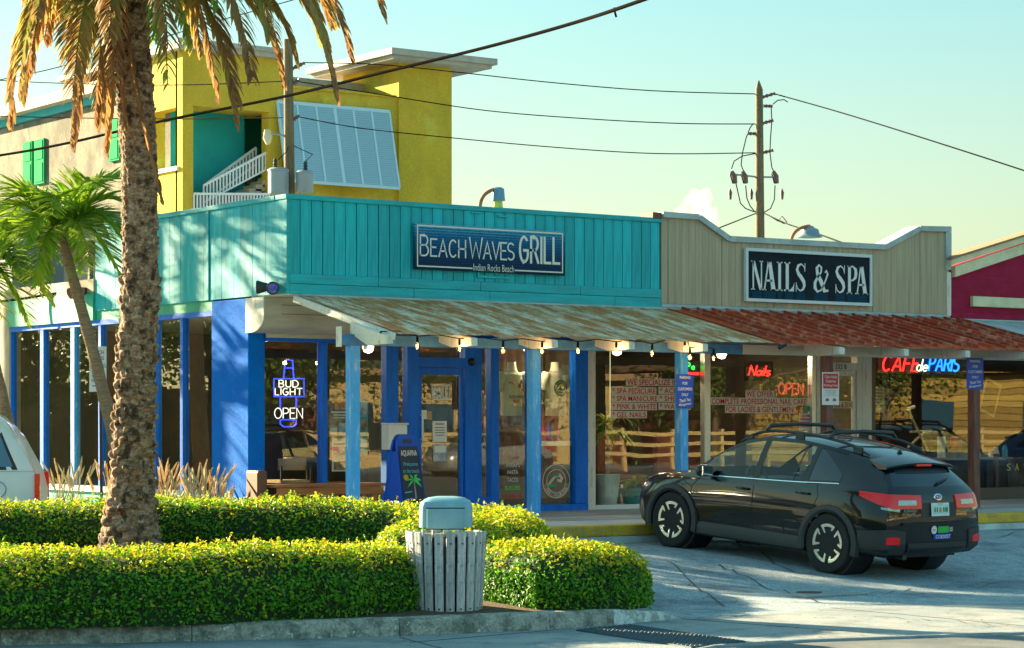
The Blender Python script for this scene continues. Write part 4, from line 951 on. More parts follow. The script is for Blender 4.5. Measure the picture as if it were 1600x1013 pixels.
    p0, p1 = rear(-.06, 1.115, .03), rear(-.33, 1.17, .03); MB().tube([p0, p0.lerp(p1, .5) + Vector((0, -.01, .004)), p1], [.018, .012, .007], 6).build('rear_wiper', 'carplastic', root)
    rpatch('plate_recess', 'carplastic', -.34, .34, .735, .905, .004, 10, 3, taper=.12)
    pz = rear(0, .82, .022); pc = pz
    plate = MB().obox((pc.x, pc.y, .825), (.155, 0, 0), (0, .004, 0), (0, .01, .076)).build('number_plate', 'white', root)
    mat('platetint', (.42, .60, .58), .5); mat('plateorange', (.75, .22, .03), .5); mat('plategreen', (.02, .22, .09), .5)
    MB().obox((pc.x, pc.y - .006, .825), (.135, 0, 0), (0, .001, 0), (0, .007, .052)).build('plate_field', 'platetint', plate)
    MB().obox((pc.x - .005, pc.y - .008, .82), (.022, 0, 0), (0, .001, 0), (0, .004, .027)).build('plate_emblem', 'plateorange', plate)
    for k, ch in enumerate((-.10, -.06, .055, .09, .118)): MB().obox((pc.x + ch, pc.y - .0085, .822), (.012, 0, 0), (0, .001, 0), (0, .004, .026)).build('plate_character', 'plategreen', plate)
    text('plate_lettering', 'FLORIDA', 'plategreen', plate, (pc.x, pc.y + .003, .889), (1, 0, 0), (0, 0, 1), h=.016, ext=.006)
    em = rear(0, .965, .004); mat('emblemblue', (.01, .06, .30), .2, metal=.3, coat=1)
    eb = MB().lathe([(.0001, .012), (.052, .008), (.058, 0)], em, 24, (0, -1, .15)); eb.v = [(v[0] * 1 + (v[0] - em.x) * .25, v[1], em.z + (v[2] - em.z) * .72) for v in eb.v]
    emo = eb.build('emblem', 'chrome', root); e2 = MB().lathe([(.0001, .016), (.044, .012), (.046, .009)], em, 24, (0, -1, .15)); e2.v = [(v[0] + (v[0] - em.x) * .25, v[1], em.z + (v[2] - em.z) * .68) for v in e2.v]; e2.build('emblem_field', 'emblemblue', emo)
    for (dx, dz, r_) in ((-.028, .006, .011), (.0, .012, .006), (.015, -.004, .006), (.028, .008, .006), (.002, -.013, .006), (.03, -.008, .006)): MB().lathe([(.0001, .004), (r_, 0)], em + Vector((dx, -.017, dz)), 6, (0, -1, .1)).build('emblem_star', 'chrome', emo)
    yy = rear(.47, .80, .006)
    text('badge', 'SUBARU', 'chrome', root, (-.50, rear(.50, .80, .0).y, .815), (1, -.16, 0), (0, 0, 1), w=.19, h=.026, ext=.02)
    text('badge', 'CROSSTREK', 'chrome', root, (-.49, rear(.49, .77, .0).y, .772), (1, -.16, 0), (0, 0, 1), w=.145, h=.016, ext=.02)
    text('badge', 'HYBRID', 'chrome', root, (.50, rear(-.50, .80, .0).y, .80), (1, .16, 0), (0, 0, 1), w=.15, h=.02, ext=.02)
    # bumper centre
    rpatch('bumper_step', 'carpaint', -.62, .62, .645, .675, .03, 16, 2); rpatch('bumper_lower', 'carplastic', -.52, .52, .31, .44, .012, 16, 3); rpatch('bumper_bar', 'carpaint', -.5, .5, .325, .36, .03, 16, 2)
    # stickers
    mat('stickgreen', (.01, .42, .05), .5); mat('stickblue', (.01, .03, .40), .5); mat('stickyellow', (.8, .55, .02), .5)
    c_ = rear(.02, .585, .008); MB().lathe([(.0001, .003), (.05, .002), (.05, 0)], c_ + Vector((-.07, 0, 0)), 16, (0, -1, 0)).build('sticker', 'white', root)
    rpatch('sticker', 'stickgreen', -.17, .02, .55, .625, .009, 4, 2); rpatch('sticker', 'stickblue', -.25, -.175, .555, .62, .009, 2, 2)
    for z in (.565, .592): rpatch('sticker_bar', 'stickyellow', -.24, -.185, z, z + .016, .012, 2, 1)
    rpatch('sticker', 'stickblue', -.21, .10, .475, .54, .010, 6, 2)
    text('sticker_lettering', 'COEXIST', 'letterwhite', root, (.055, c_.y - .006, .507), (1, 0, 0), (0, 0, 1), w=.26, h=.042, ext=.012, off=.02)
    text('sticker_lettering', 'NOW', 'black', root, (c_.x - .07, c_.y - .003, c_.z), (1, 0, 0), (0, 0, 1), w=.06, h=.02, ext=.006)
    MB().lathe([(.0001, .045), (.02, .03), (.04, 0)], T((3.80, 0, zj[9](3.8) - .003)), 10).build('antenna_fin', 'carpaint', root)
    # cabin
    MB().box(-.7, .7, .55, .95, .55, .93).build('dashboard', 'seat', root, bev=.05)
    for s in (-.37, .37):
        mb = MB(); mb.box(s - .25, s + .25, -.55, -.05, .38, .56); mb.prism([(s - .24, -.50, .5), (s - .24, -.66, 1.12), (s - .24, -.56, 1.14), (s - .24, -.36, .55)], (.48, 0, 0)); mb.box(s - .13, s + .13, -.72, -.62, 1.14, 1.34); mb.build('front_seat', 'seat', root, bev=.03, fix=True)
    mb = MB(); mb.box(-.65, .65, -1.35, -.9, .4, .58); mb.prism([(-.65, -1.3, .5), (-.65, -1.48, 1.1), (-.65, -1.38, 1.12), (-.65, -1.15, .55)], (1.3, 0, 0))
    for x in (-.42, 0, .42): mb.box(x - .12, x + .12, -1.52, -1.44, 1.1, 1.27)
    mb.build('rear_seat', 'seat', root, bev=.03, fix=True)
    cw = Vector((-.37, .38, .93)); ax = Vector((0, -.9, .42)).normalized(); a_ = ax.cross(Vector((1, 0, 0))).normalized(); MB().tube([cw + (Vector((1, 0, 0)) * math.cos(t * PI / 10) + a_ * math.sin(t * PI / 10)) * .185 for t in range(21)], .014, 6).build('steering_wheel', 'seat', root)
    # wheels
    tb = MB().lathe([(.235, -.10), (.30, -.115), (.335, -.108), (.350, -.085), (.352, 0), (.350, .085), (.335, .108), (.30, .115), (.24, .10)], (0, 0, 0), 40, (-1, 0, 0))
    tyre_me = tb.mesh('tyre'); 
    first = None
    for (wx, s) in ((.89, 1), (.89, -1), (3.555, 1), (3.555, -1)):
        c = Vector(T((wx, .795 * s, .352))); o_ = Vector((-s, 0, 0))
        ty = MB().lathe([(.236, -.10), (.30, -.115), (.333, -.110), (.348, -.09), (.350, -.06), (.345, -.055), (.351, -.05), (.352, 0), (.345, .005), (.351, .01), (.351, .05), (.345, .055), (.350, .06), (.348, .09), (.333, .110), (.30, .115), (.244, .10)], c, 44, o_).build('wheel', 'tyre', root, smooth=40)
        MB().lathe([(.244, .098), (.236, .105), (.226, .095), (.215, .03), (.0001, .02)], c, 36, o_).build('rim', 'rimdark', ty, smooth=40)
        MB().lathe([(.06, .03), (.055, .085), (.03, .095), (.0001, .096)], c, 16, o_).build('hub_cap', 'rimdark', ty, smooth=40)
        vz = Vector((0, 0, 1)); vy = Vector((0, 1, 0))
        def rp_(r_, a, d): return c + (vy * math.cos(a) + vz * math.sin(a)) * r_ + o_ * d
        blk = MB()
        for k in range(5):
            a = 2 * PI * k / 5 + .3
            blk.add([rp_(.05, a - .5, .085), rp_(.228, a - .22, .098), rp_(.228, a + .22, .098), rp_(.05, a + .5, .085), rp_(.05, a - .5, .03), rp_(.228, a - .22, .03), rp_(.228, a + .22, .03), rp_(.05, a + .5, .03)], [(0, 1, 2, 3), (0, 4, 5, 1), (3, 2, 6, 7), (1, 5, 6, 2)])
            sil = MB()
            # bright machined hook: rim segment plus two inward prongs
            seg = [a - .50 + 1.0 * i / 6 for i in range(7)]
            for i in range(6): sil.add([rp_(.196, seg[i], .105), rp_(.232, seg[i], .108), rp_(.232, seg[i + 1], .108), rp_(.196, seg[i + 1], .105)], [(0, 1, 2, 3)])
            for sg, inn in ((-.50, .115), (.50, .15)):
                b = a + sg; e = .17 if sg < 0 else -.17
                sil.add([rp_(.21, b, .106), rp_(.21, b + e, .106), rp_(inn, b + e * .9 + (.05 if sg < 0 else -.12), .099), rp_(inn, b + (.05 if sg < 0 else -.12), .099)], [(0, 1, 2, 3)])
            sil.build('rim_facing', 'rimsilver', ty, fix=True)
        blk.build('spoke', 'rimspoke', ty, fix=True)
    MB().tube([T((4.2, .45, .27)), T((4.4, .5, .27))], .035, 8).build('exhaust', 'darkmetal', root)
    MB().box(-.6, .6, -2.0, -1.3, .24, .3).build('underbody', 'black', root)
    return root
pc_ = car('black hatchback with roof rails parked nose-in at the nail salon step')
HD = Vector((-.075, .997, 0)).normalized()
rear_l = PZ(1293, 896, -.205); 
ctr = Vector((rear_l.x, rear_l.y, 0)) + HD * 1.24 + Vector((HD.y, -HD.x, 0)) * .81
zr_, zf_ = gz(0, ctr.y - 1.26), gz(0, ctr.y + 1.26)
pc_.location = (ctr.x, ctr.y, (zr_ + zf_) / 2)
pc_.scale = (.93,) * 3; pc_.rotation_mode = 'XYZ'; pc_.rotation_euler = (math.atan2(zf_ - zr_, 2.52), 0, math.atan2(-HD.x, HD.y))
# ================================================================ hedges
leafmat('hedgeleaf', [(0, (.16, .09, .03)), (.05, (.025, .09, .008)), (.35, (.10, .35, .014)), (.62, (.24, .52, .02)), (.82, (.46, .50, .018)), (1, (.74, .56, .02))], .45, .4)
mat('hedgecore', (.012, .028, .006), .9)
def leaves(mb, rng, p, n, size, tone, asp=.55):
    t = Vector((rng.uniform(-1, 1), rng.uniform(-1, 1), rng.uniform(-.6, 1))); t = t - n * t.dot(n)
    if t.length < .1: t = Vector((1, 0, 0))
    t.normalize(); b = n.cross(t); k = len(mb.v); s_ = size
    mb.v += [tuple(p - t * s_ * .5), tuple(p + b * s_ * asp * .5 + n * s_ * .08), tuple(p + t * s_ * .55), tuple(p - b * s_ * asp * .5 + n * s_ * .08)]
    mb.f.append((k, k + 1, k + 2, k + 3)); mb.mi.append(0); mb.tone += [tone] * 4
def hedge(label, path, dens=2300, seed=1, lsize=.036, sun_tint=.35, p=3.2, group='clipped hedges in the planting bed'):
    """path: list of (x, y, zbase, ztop, halfwidth)"""
    rng = random.Random(seed); P = [Vector(q[:3]) for q in path]
    L = [0]
    for a, b in zip(P, P[1:]): L.append(L[-1] + (b - a).length)
    tot = L[-1]
    def at_(u):
        d = u * tot; i = 0
        while i < len(L) - 2 and d > L[i + 1]: i += 1
        t = (d - L[i]) / (L[i + 1] - L[i]); t2 = t
        c = P[i].lerp(P[i + 1], t2); zt = path[i][3] + (path[i + 1][3] - path[i][3]) * t; hw = path[i][4] + (path[i + 1][4] - path[i][4]) * t
        ta = (P[i + 1] - P[i]); ta.z = 0; ta.normalize()
        if t > .5 and i + 2 < len(P): tb = (P[i + 2] - P[i + 1]); tb.z = 0; tb.normalize(); ta = ta.lerp(tb, t - .5).normalized()
        if t < .5 and i > 0: tb = (P[i] - P[i - 1]); tb.z = 0; tb.normalize(); ta = ta.lerp(tb, .5 - t).normalized()
        return c, zt, hw, ta
    rr = .28
    def S(u, v, sh=0):
        c, zt, hw, ta = at_(u); e = min(u, 1 - u) * tot; k = 1 if e > rr else math.sqrt(max(0, 1 - (1 - e / rr) ** 2))
        k2 = .55 + .45 * k
        n_ = Vector((-ta.y, ta.x, 0)); a = PI * v; ca, sa = math.cos(a), math.sin(a)
        lat = (hw * (.4 + .6 * k) - sh) * math.copysign(abs(ca) ** (2 / p), ca); h = (zt - c.z - sh) * (abs(sa) ** (2 / p)) * k2
        q = c + n_ * lat + Vector((0, 0, h))
        w_ = .055 * noise.noise(q * 2.1) + .03 * noise.noise(q * 6.0); return q + (n_ * ca * .8 + U * sa) * w_
    root = thing('hedge', label, 'hedge', tuple(P[len(P) // 2]), group)
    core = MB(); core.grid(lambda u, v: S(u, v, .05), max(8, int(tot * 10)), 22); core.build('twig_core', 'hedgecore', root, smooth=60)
    mb = MB(); nu, nv = int(tot * 12), 16; 
    for i in range(nu):
        for j in range(nv):
            u0, v0 = i / nu, j / nv; a, b, c = S(u0, v0), S(u0 + 1 / nu, v0), S(u0, v0 + 1 / nv); ar = (b - a).cross(c - a); A = ar.length
            if A < 1e-7: continue
            nr = -ar.normalized(); cnt = A * dens; cnt = int(cnt) + (rng.random() < cnt % 1)
            for _ in range(cnt):
                q = S(u0 + rng.random() / nu, v0 + rng.random() / nv); nn = (nr * .55 + Vector((rng.gauss(0, .5), rng.gauss(0, .5), rng.gauss(.25, .45)))).normalized()
                q = q + nr * rng.uniform(-.05, .025); tone = .06 + rng.betavariate(2.2, 3.0) * .68
                lf = noise.noise(q * 2.7 + Vector((seed * 7, 0, 0)))
                if lf < -.38 and rng.random() < .5: continue
                if lf > .5 and rng.random() < .16: leaves(mb, rng, q, nn, lsize * .8, rng.uniform(0, .03)); continue
                tone = max(.06, tone + .12 * noise.noise(q * 1.3))
                if nr.z > .45 and rng.random() < sun_tint: tone = rng.uniform(.72, 1.0); q = q + U * rng.uniform(0, .035)  # yellows upward-facing leaves: sunlight on the hedge top put into leaf colour
                elif rng.random() < .05: tone = rng.uniform(.7, .95)
                leaves(mb, rng, q, nn, lsize * rng.uniform(.65, 1.3), tone)
    # stray shoots above the clipped surface
    for _ in range(int(tot * 26)):
        u_ = rng.random(); q = S(u_, rng.uniform(.3, .7)); l_ = rng.uniform(.05, .14); d_ = Vector((rng.gauss(0, .3), rng.gauss(0, .3), 1)).normalized(); tn = rng.uniform(.55, 1)
        for k_ in range(int(l_ / .018)): leaves(mb, rng, q + d_ * .018 * k_, Vector((rng.gauss(0, .7), rng.gauss(0, .7), .7)).normalized(), lsize * rng.uniform(.6, 1), tn)
    # ends
    for ue in (0, 1):
        c, zt, hw, ta = at_(ue); out = -ta if ue == 0 else ta; n_ = Vector((-ta.y, ta.x, 0))
        for _ in range(int(dens * hw * .9)):
            q = c + n_ * rng.uniform(-.62, .62) * hw + U * rng.uniform(0, .62) * (zt - c.z) + out * rng.uniform(-.03, .03)
            leaves(mb, rng, q, (out + Vector((rng.gauss(0, .5), rng.gauss(0, .5), rng.gauss(.2, .4)))).normalized(), lsize * rng.uniform(.65, 1.3), rng.betavariate(2.2, 3) * .75)
    o = mb.build('foliage', 'hedgeleaf', root); tag(o, kind='stuff'); return root
def on(px, py, z): q = PZ(px, py, z); return (q.x, q.y)
fl = [(-8.6, -7.25, -.16, .34, .55)] + [(x, y, -.165, zt, hw) for (x, y), zt, hw in ((on(-60, 978, -.16), .36, .52), (on(110, 973, -.16), .40, .50), (on(300, 969, -.16), .41, .46), (on(470, 963, -.16), .40, .45), (on(590, 956, -.17), .36, .42), (on(640, 950, -.17), .30, .36))]
hedge('long clipped hedge beside the street kerb, left of the slatted bin', fl, 3000, 1, lsize=.038, sun_tint=.6)
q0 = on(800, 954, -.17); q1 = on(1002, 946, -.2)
hedge('clipped hedge at the kerb end, between the slatted bin and the parking lot', [(q0[0] + .1, q0[1] + .25, -.17, .36, .72), (q0[0] * .5 + q1[0] * .5, q0[1] * .5 + q1[1] * .5 + .22, -.18, .38, .72), (q1[0] - .05, q1[1] + .2, -.2, .30, .55)], 3000, 2, lsize=.038, sun_tint=.7)
hedge('sunlit yellowish hedge running back from the bin towards the porch', [(-3.0, -7.9, -.1, .46, .6), (-2.2, -7.0, -.05, .52, .75), (-1.35, -6.2, 0, .54, .8), (-.75, -5.4, 0, .52, .7), (-.45, -4.9, 0, .46, .6)], 2000, 3, lsize=.042, sun_tint=.6)
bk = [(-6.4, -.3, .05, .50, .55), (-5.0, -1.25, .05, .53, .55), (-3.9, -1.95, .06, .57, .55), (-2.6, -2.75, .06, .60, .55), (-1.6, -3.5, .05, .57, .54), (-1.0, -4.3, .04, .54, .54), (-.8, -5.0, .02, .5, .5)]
hedge('back hedge running behind the tall palm below the restaurant windows', bk, 1800, 4, lsize=.042, sun_tint=.4)
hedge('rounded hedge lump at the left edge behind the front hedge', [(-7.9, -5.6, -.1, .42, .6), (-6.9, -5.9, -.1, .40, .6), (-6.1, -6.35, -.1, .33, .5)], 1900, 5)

# ================================================================ palms
leafmat('palmleaf', [(0, (.30, .15, .075)), (.3, (.50, .31, .12)), (.5, (.42, .38, .09)), (.72, (.18, .33, .045)), (1, (.08, .25, .03))], .45, .45)
leafmat('youngpalm', [(0, (.55, .50, .04)), (.35, (.40, .52, .04)), (.7, (.18, .40, .03)), (1, (.06, .22, .02))], .4, .45)
mat('palmtrunk', (.20, .115, .062), .95, col2=(.36, .26, .18), ns=9, st=(1, 1, 2.6), bump=1, bs=40, fine=.45, col3=(.06, .035, .02), ns3=9, lo3=.5, hi3=.6)
mat('slimtrunk', (.26, .17, .10), .9, col2=(.17, .11, .07), ns=16, st=(.5, .5, 3), bump=.5, bs=30, fine=.15)
mat('crownshaft', (.14, .22, .03), .6, col2=(.22, .22, .04), ns=4)
def frond(mb, rng, path, leaf, n, tone0, tone1, droop=.8, wd=.022, stem=None, twist=0, flat=0):
    """path: list of Vectors (rachis); leaf: leaflet length; tone from root to tip"""
    m_ = len(path)
    def at2(u):
        d = u * (m_ - 1); i = min(m_ - 2, int(d)); return path[i].lerp(path[i + 1], d - i), (path[i + 1] - path[i]).normalized()
    for k in range(n):
        u = .14 + .86 * k / (n - 1); p, t = at2(u); sd_ = t.cross(U)
        if sd_.length < .15: sd_ = t.cross(Vector((R.x, R.y, 0)) if abs(t.z) > .9 else U)
        sd_.normalize(); upn = sd_.cross(t).normalized()
        for s in (1, -1):
            l = leaf * (math.sin(PI * (.12 + .83 * u)) ** .6) * rng.uniform(.8, 1.15); d = (sd_ * s * rng.uniform(.55, .95) + t * rng.uniform(.5, .85) + upn * (.35 - flat)).normalized()
            tone = tone0 + (tone1 - tone0) * u + rng.gauss(0, .09); tone = max(0, min(1, tone)); w_ = wd * rng.uniform(.7, 1.2)
            q = p; vs = []; dd = d.copy(); wv = dd.cross(U)
            if wv.length < .1: wv = dd.cross(sd_)
            wv.normalize(); wv = (wv + U * rng.uniform(-.5, .5)).normalized()
            for st in range(4):
                f = (.55, 1, .75, .12)[st]; vs += [q + wv * w_ * f, q - wv * w_ * f]; dd = (dd - U * droop * rng.uniform(.2, .45)).normalized(); q = q + dd * l / 3
            k0 = len(mb.v); mb.v += [tuple(v) for v in vs]; mb.f += [(k0 + 2 * i, k0 + 2 * i + 1, k0 + 2 * i + 3, k0 + 2 * i + 2) for i in range(3)]; mb.mi += [0] * 3; mb.tone += [tone] * 8
    k0 = len(mb.v); mb.tube(path, [.028 * (1 - .8 * i / (m_ - 1)) for i in range(m_)], 5); mb.tone += [max(0, tone0 - .25)] * (len(mb.v) - k0)
def bez(p0, p1, p2, n=12): return [(p0 * (1 - t) ** 2 + p1 * 2 * t * (1 - t) + p2 * t * t) for t in [i / n for i in range(n + 1)]]
DP = 24.6
pt_ = [PD(px, py, DP) for px, py in ((203, 870), (204, 820), (207, 740), (209, 660), (212, 580), (216, 500), (219, 420), (219, 340), (217, 260), (213, 180), (209, 110), (205, 40), (202, -30), (200, -80))]
pr_ = [.35, .275, .21, .194, .188, .185, .183, .177, .182, .188, .184, .178, .178, .16]
def trunkfn(path, rs, boots):
    def fn(u, v):
        d = u * (len(path) - 1); i = min(len(path) - 2, int(d)); f = d - i; p = path[i].lerp(path[i + 1], f); r = rs[i] + (rs[i + 1] - rs[i]) * f
        a = 2 * PI * v; z = p.z
        rows = (z + .035 * math.sin(a * 2 + z * 1.3)) / (.098 if z < 3.0 else .055); ri = math.floor(rows); fr = rows - ri; nseg = 11
        ph = (v * nseg + (ri % 2) * .5) % 1.0; cell = Vector((math.floor(v * nseg + (ri % 2) * .5) % nseg, ri, 3))
        bump_ = (.052 if z < 3.0 else .026) * (math.sin(PI * min(1, fr * .62 + .05)) ** .8) * (1 - abs(2 * ph - 1) ** 4) * (.25 + 1.0 * (noise.cell(cell * 1.7) * .5 + .5))
        bump_ += .018 * noise.noise(Vector((math.cos(a) * 3, math.sin(a) * 3, z * 5))) + .014 * noise.noise(Vector((math.cos(a) * 9, math.sin(a) * 9, z * 16)))
        return p + (R * math.cos(a) + F * math.sin(a)) * (r + bump_ - .012)
    return fn
bp = thing('date_palm', 'tall rough trunked palm with drooping brown tipped fronds in the planting bed', 'palm tree', (pt_[0].x, pt_[0].y, 0))
MB().grid(trunkfn(pt_, pr_, 1), 430, 77).build('trunk', 'palmtrunk', bp, smooth=70, fix=True)
rng = random.Random(11); top = PD(202, -45, DP); crown = MB()
def fr_to(px, py, dz, reach_up, leaf=.40, n=84, t0=.75, t1=.12, mid=.55):
    e = PD(px, py, DP + dz); s_ = top + Vector((rng.uniform(-.08, .08), rng.uniform(-.08, .08), rng.uniform(-.1, .15)))
    c = s_.lerp(e, mid); c.z = s_.z + reach_up; c = c + (e - s_) * .28; c.z = s_.z + reach_up
    frond(crown, rng, bez(s_, c, e, 14), leaf, n, t0, t1, droop=1.0, wd=.026)
for a in ((14, 190, -.5, .45), (36, 150, .6, .5, .4), (70, 60, 1.4, .6), (112, 222, -.9, .2), (118, 150, .9, .3), (150, 190, -.3, .15), (165, 232, .5, .05, .34), (178, 120, -1.2, .1, .34, 34, .35, .1), (262, 130, -1.3, .25, .4, 40, .85, .55),
          (300, 70, 1.3, .5, .42, 40, .9, .6), (368, 188, -.5, .2), (338, 150, .7, .3, .36, 40, .6, .1), (392, 120, -1.0, .5), (430, 60, 1.2, .7), (442, 128, .2, .4, .36, 44, .75, .15), (525, 152, -.2, .85), (500, 60, 1.0, .9, .4, 44, .8, .4), (548, 86, .5, .9), (598, 22, -.3, 1.05), (-40, 80, .4, .8), (-70, 30, -.8, 1.0), (60, 20, -1.6, .9), (340, 10, -1.8, .8, .42, 40, .9, .7), (90, 20, 1.9, 1.0), (240, 60, 1.6, .6, .42, 40, .9, .7)):
    fr_to(*a)
    if rng.random() < .75: fr_to(a[0] + rng.uniform(-28, 28), a[1] - rng.uniform(20, 70), a[2] + rng.uniform(-.6, .6), a[3] + rng.uniform(-.05, .2), .38, 70, rng.uniform(.5, .95), rng.uniform(.05, .45))
for k in range(26):
    a = 2 * PI * k / 26 + rng.uniform(-.1, .1); l = rng.uniform(1.7, 2.5); e = top + Vector((math.cos(a) * l, math.sin(a) * l, rng.uniform(-.3, 1.3))); c = top + Vector((math.cos(a) * l * .5, math.sin(a) * l * .5, rng.uniform(1.0, 1.9)))
    frond(crown, rng, bez(top, c, e, 10), .42, 34, .95, .7, droop=.6)
# dead frond hanging down along the trunk
frond(crown, rng, [PD(px, py, DP - .32) for px, py in ((196, 0), (200, 60), (208, 120), (220, 180), (233, 235), (244, 280), (252, 312))], .2, 30, .05, .1, droop=1.6)
frond(crown, rng, [PD(px, py, DP - .3) for px, py in ((186, 0), (184, 70), (190, 150), (196, 200))], .2, 20, .05, .1, droop=1.6)
o = crown.build('crown', 'palmleaf', bp); tag(o, kind='stuff')
def slim_palm(label, base, cr, bend, rlen, seed, nfr=13, tr=.075, mt='youngpalm', trunkm='slimtrunk', group=None, stretch=1, leafl=.34, dense=30, shaft=.5):
    rng = random.Random(seed); t = thing('palm_tree', label, 'palm tree', tuple(base), group); b = Vector(base); c = Vector(cr)
    pts = bez(b, b.lerp(c, .45) + Vector(bend), c, 16); k = len(pts); fsh = shaft / max(.1, (c - b).length)
    MB().tube(pts, [tr * (1.35 - .5 * i / (k - 1)) + (.008 if i % 2 else 0) for i in range(k)], 12).build('trunk', trunkm, t, smooth=50)
    d = (pts[-1] - pts[-3]).normalized(); MB().tube([c - d * shaft, c - d * shaft * .6, c, c + d * .12], [tr * .95, tr * .9, tr * .6, .02], 10).build('crown_shaft', 'crownshaft', t, smooth=50)
    cm = MB()
    for i in range(nfr):
        a = 2 * PI * i * .382 * 1.0 + rng.uniform(-.2, .2); up_ = 1 - i / nfr; l = rlen * rng.uniform(.85, 1.1); h = Vector((math.cos(a), math.sin(a), 0))
        p1 = c + h * l * .42 + U * l * (.35 + .6 * up_); p2 = c + h * l * (.85 + .1 * up_) + U * l * (-.72 + 1.35 * up_)
        frond(cm, rng, bez(c, p1, p2, 10), leafl, dense, .62, .25 + .25 * rng.random(), droop=.42, wd=.022)
    o = cm.build('crown', mt, t); tag(o, kind='stuff'); return t
DS = 30.6
b_ = PD(212, 780, DS); b_.z = 0; c_ = PD(96, 372, DS)
slim_palm('younger feathery palm with curved slim trunk in front of the green window band', b_, c_, (.02, .0, .25), 1.12, 21, 21, .072, leafl=.46, dense=46, shaft=.55)
b_ = PD(45, 680, 31.5); b_.z = 0; c_ = PD(-42, 430, 31.5)
slim_palm('slim leaning palm cut off by the left edge above the white van', b_, c_, (.05, .1, .1), 1.1, 22, 19, .085, leafl=.5, dense=50, shaft=.5)
# taller palms left of the picture whose shadows fall on the side wall
for i, (x, y, z, rl) in enumerate(((-2.3, 9.9, 6.2, 1.9), (-3.7, 13.0, 7.2, 2.1), (-4.6, 11.2, 7.3, 2.0), (-3.0, 16.8, 6.8, 1.9), (-2.6, 9.0, 4.0, 1.25))):
    slim_palm('tall palm %s out of the picture to the left' % ['nearest the side wall', 'farthest along the side wall', 'second from the side wall', 'last along the side wall', 'shortest of the group'][i], (x, y, 0), (x + .2, y, z), (.1, .1, 0), rl, 40 + i, 15, .12, mt='palmleaf', leafl=.5, dense=34, shaft=.1)
# bare twiggy shrub against the low roof and small weeds
def grass_clump(loc, seed, h=.75, n=55, plumes=12, label=None):
    rng = random.Random(seed); t = thing('fountain_grass', label, 'grass clump', loc, 'fountain grass along the side windows'); L = Vector(loc); mb = MB()
    for k in range(n):
        a = rng.uniform(0, 2 * PI); l = h * rng.uniform(.6, 1.0); hd = Vector((math.cos(a), math.sin(a), 0)); rch = rng.uniform(.15, .55) * h
        p = bez(L + hd * .03, L + hd * rch * .3 + U * l, L + hd * rch + U * l * rng.uniform(.55, .95), 5); sd_ = hd.cross(U)
        k0 = len(mb.v)
        for i, q in enumerate(p): w_ = .007 * (1 - i / 5.5); mb.v += [tuple(q + sd_ * w_), tuple(q - sd_ * w_)]
        mb.f += [(k0 + 2 * i, k0 + 2 * i + 1, k0 + 2 * i + 3, k0 + 2 * i + 2) for i in range(5)]; mb.mi += [0] * 5; mb.tone += [rng.uniform(.15, .7)] * 12
    tag(mb.build('blades', 'grassblade', t), kind='stuff')
    mb = MB()
    for k in range(plumes):
        a = rng.uniform(0, 2 * PI); hd = Vector((math.cos(a), math.sin(a), 0)); q = L + hd * rng.uniform(.05, .35) * h + U * h * rng.uniform(.62, 1.0); d = (hd * rng.uniform(.2, .75) + U).normalized(); l = rng.uniform(.20, .32)
        mb.tube([L + hd * .03, L.lerp(q, .6) + U * .08, q], .004, 3); mb.tube([q, q + d * l * .3, q + d * l * .75, q + d * l], [.006, .015, .012, .002], 6)
        for j in range(26):
            f = rng.random(); b = rng.uniform(0, 2 * PI); o_ = q + d * l * f; e = (Vector((math.cos(b), math.sin(b), rng.uniform(.2, .9)))).normalized() * .035; k0 = len(mb.v); s2 = e.cross(U).normalized() * .003; mb.v += [tuple(o_ + s2), tuple(o_ - s2), tuple(o_ + e)]; mb.f.append((k0, k0 + 1, k0 + 2)); mb.mi.append(0)
    mb.build('seed_heads', 'plume', t)
leafmat('grassblade', [(0, (.45, .34, .12)), (.5, (.35, .33, .08)), (1, (.12, .2, .04))], .6, .3)
mat('plume', (.60, .44, .22), .9, col2=(.65, .56, .38), ns=8, trans=.4)
gl_ = [('under the corner column', 268), ('left of the corner column under the side glass', 303), ('beside the tall palm trunk', 322), ('nearest the white van', 96), ('left of the sign pole', 118), ('right of the sign pole', 172), ('rightmost at the corner column', 338), ('between palm trunk and corner column', 250)]
for i, (lb, px) in enumerate(gl_):
    q = PX(px, 700, -.55 - .12 * (i % 3)); grass_clump((q.x, q.y, .02), 60 + i, .72 if i not in (6,) else .55, 60, 15, 'clump of tan fountain grass with plumes ' + lb)
# small flowering weed by the blue column
q = PD(420, 790, 28.6); t = thing('small_weed', 'pale little weed poking up above the back hedge by the blue column', 'weed', (q.x, q.y, .3)); mb = MB(); rng = random.Random(5)
for k in range(26):
    a = rng.uniform(0, 6.28); d = Vector((math.cos(a) * .16, math.sin(a) * .16, rng.uniform(.02, .16))); p = bez(q - U * .25, q + d * .4, q + d, 4); k0 = len(mb.v); sd_ = d.cross(U).normalized()
    for i, z in enumerate(p): mb.v += [tuple(z + sd_ * .012 * (1 - i / 5)), tuple(z - sd_ * .012 * (1 - i / 5))]
    mb.f += [(k0 + 2 * i, k0 + 2 * i + 1, k0 + 2 * i + 3, k0 + 2 * i + 2) for i in range(4)]; mb.mi += [0] * 4; mb.tone += [rng.uniform(0, .5)] * 10
mb.build('leaf_tuft', 'youngpalm', t)
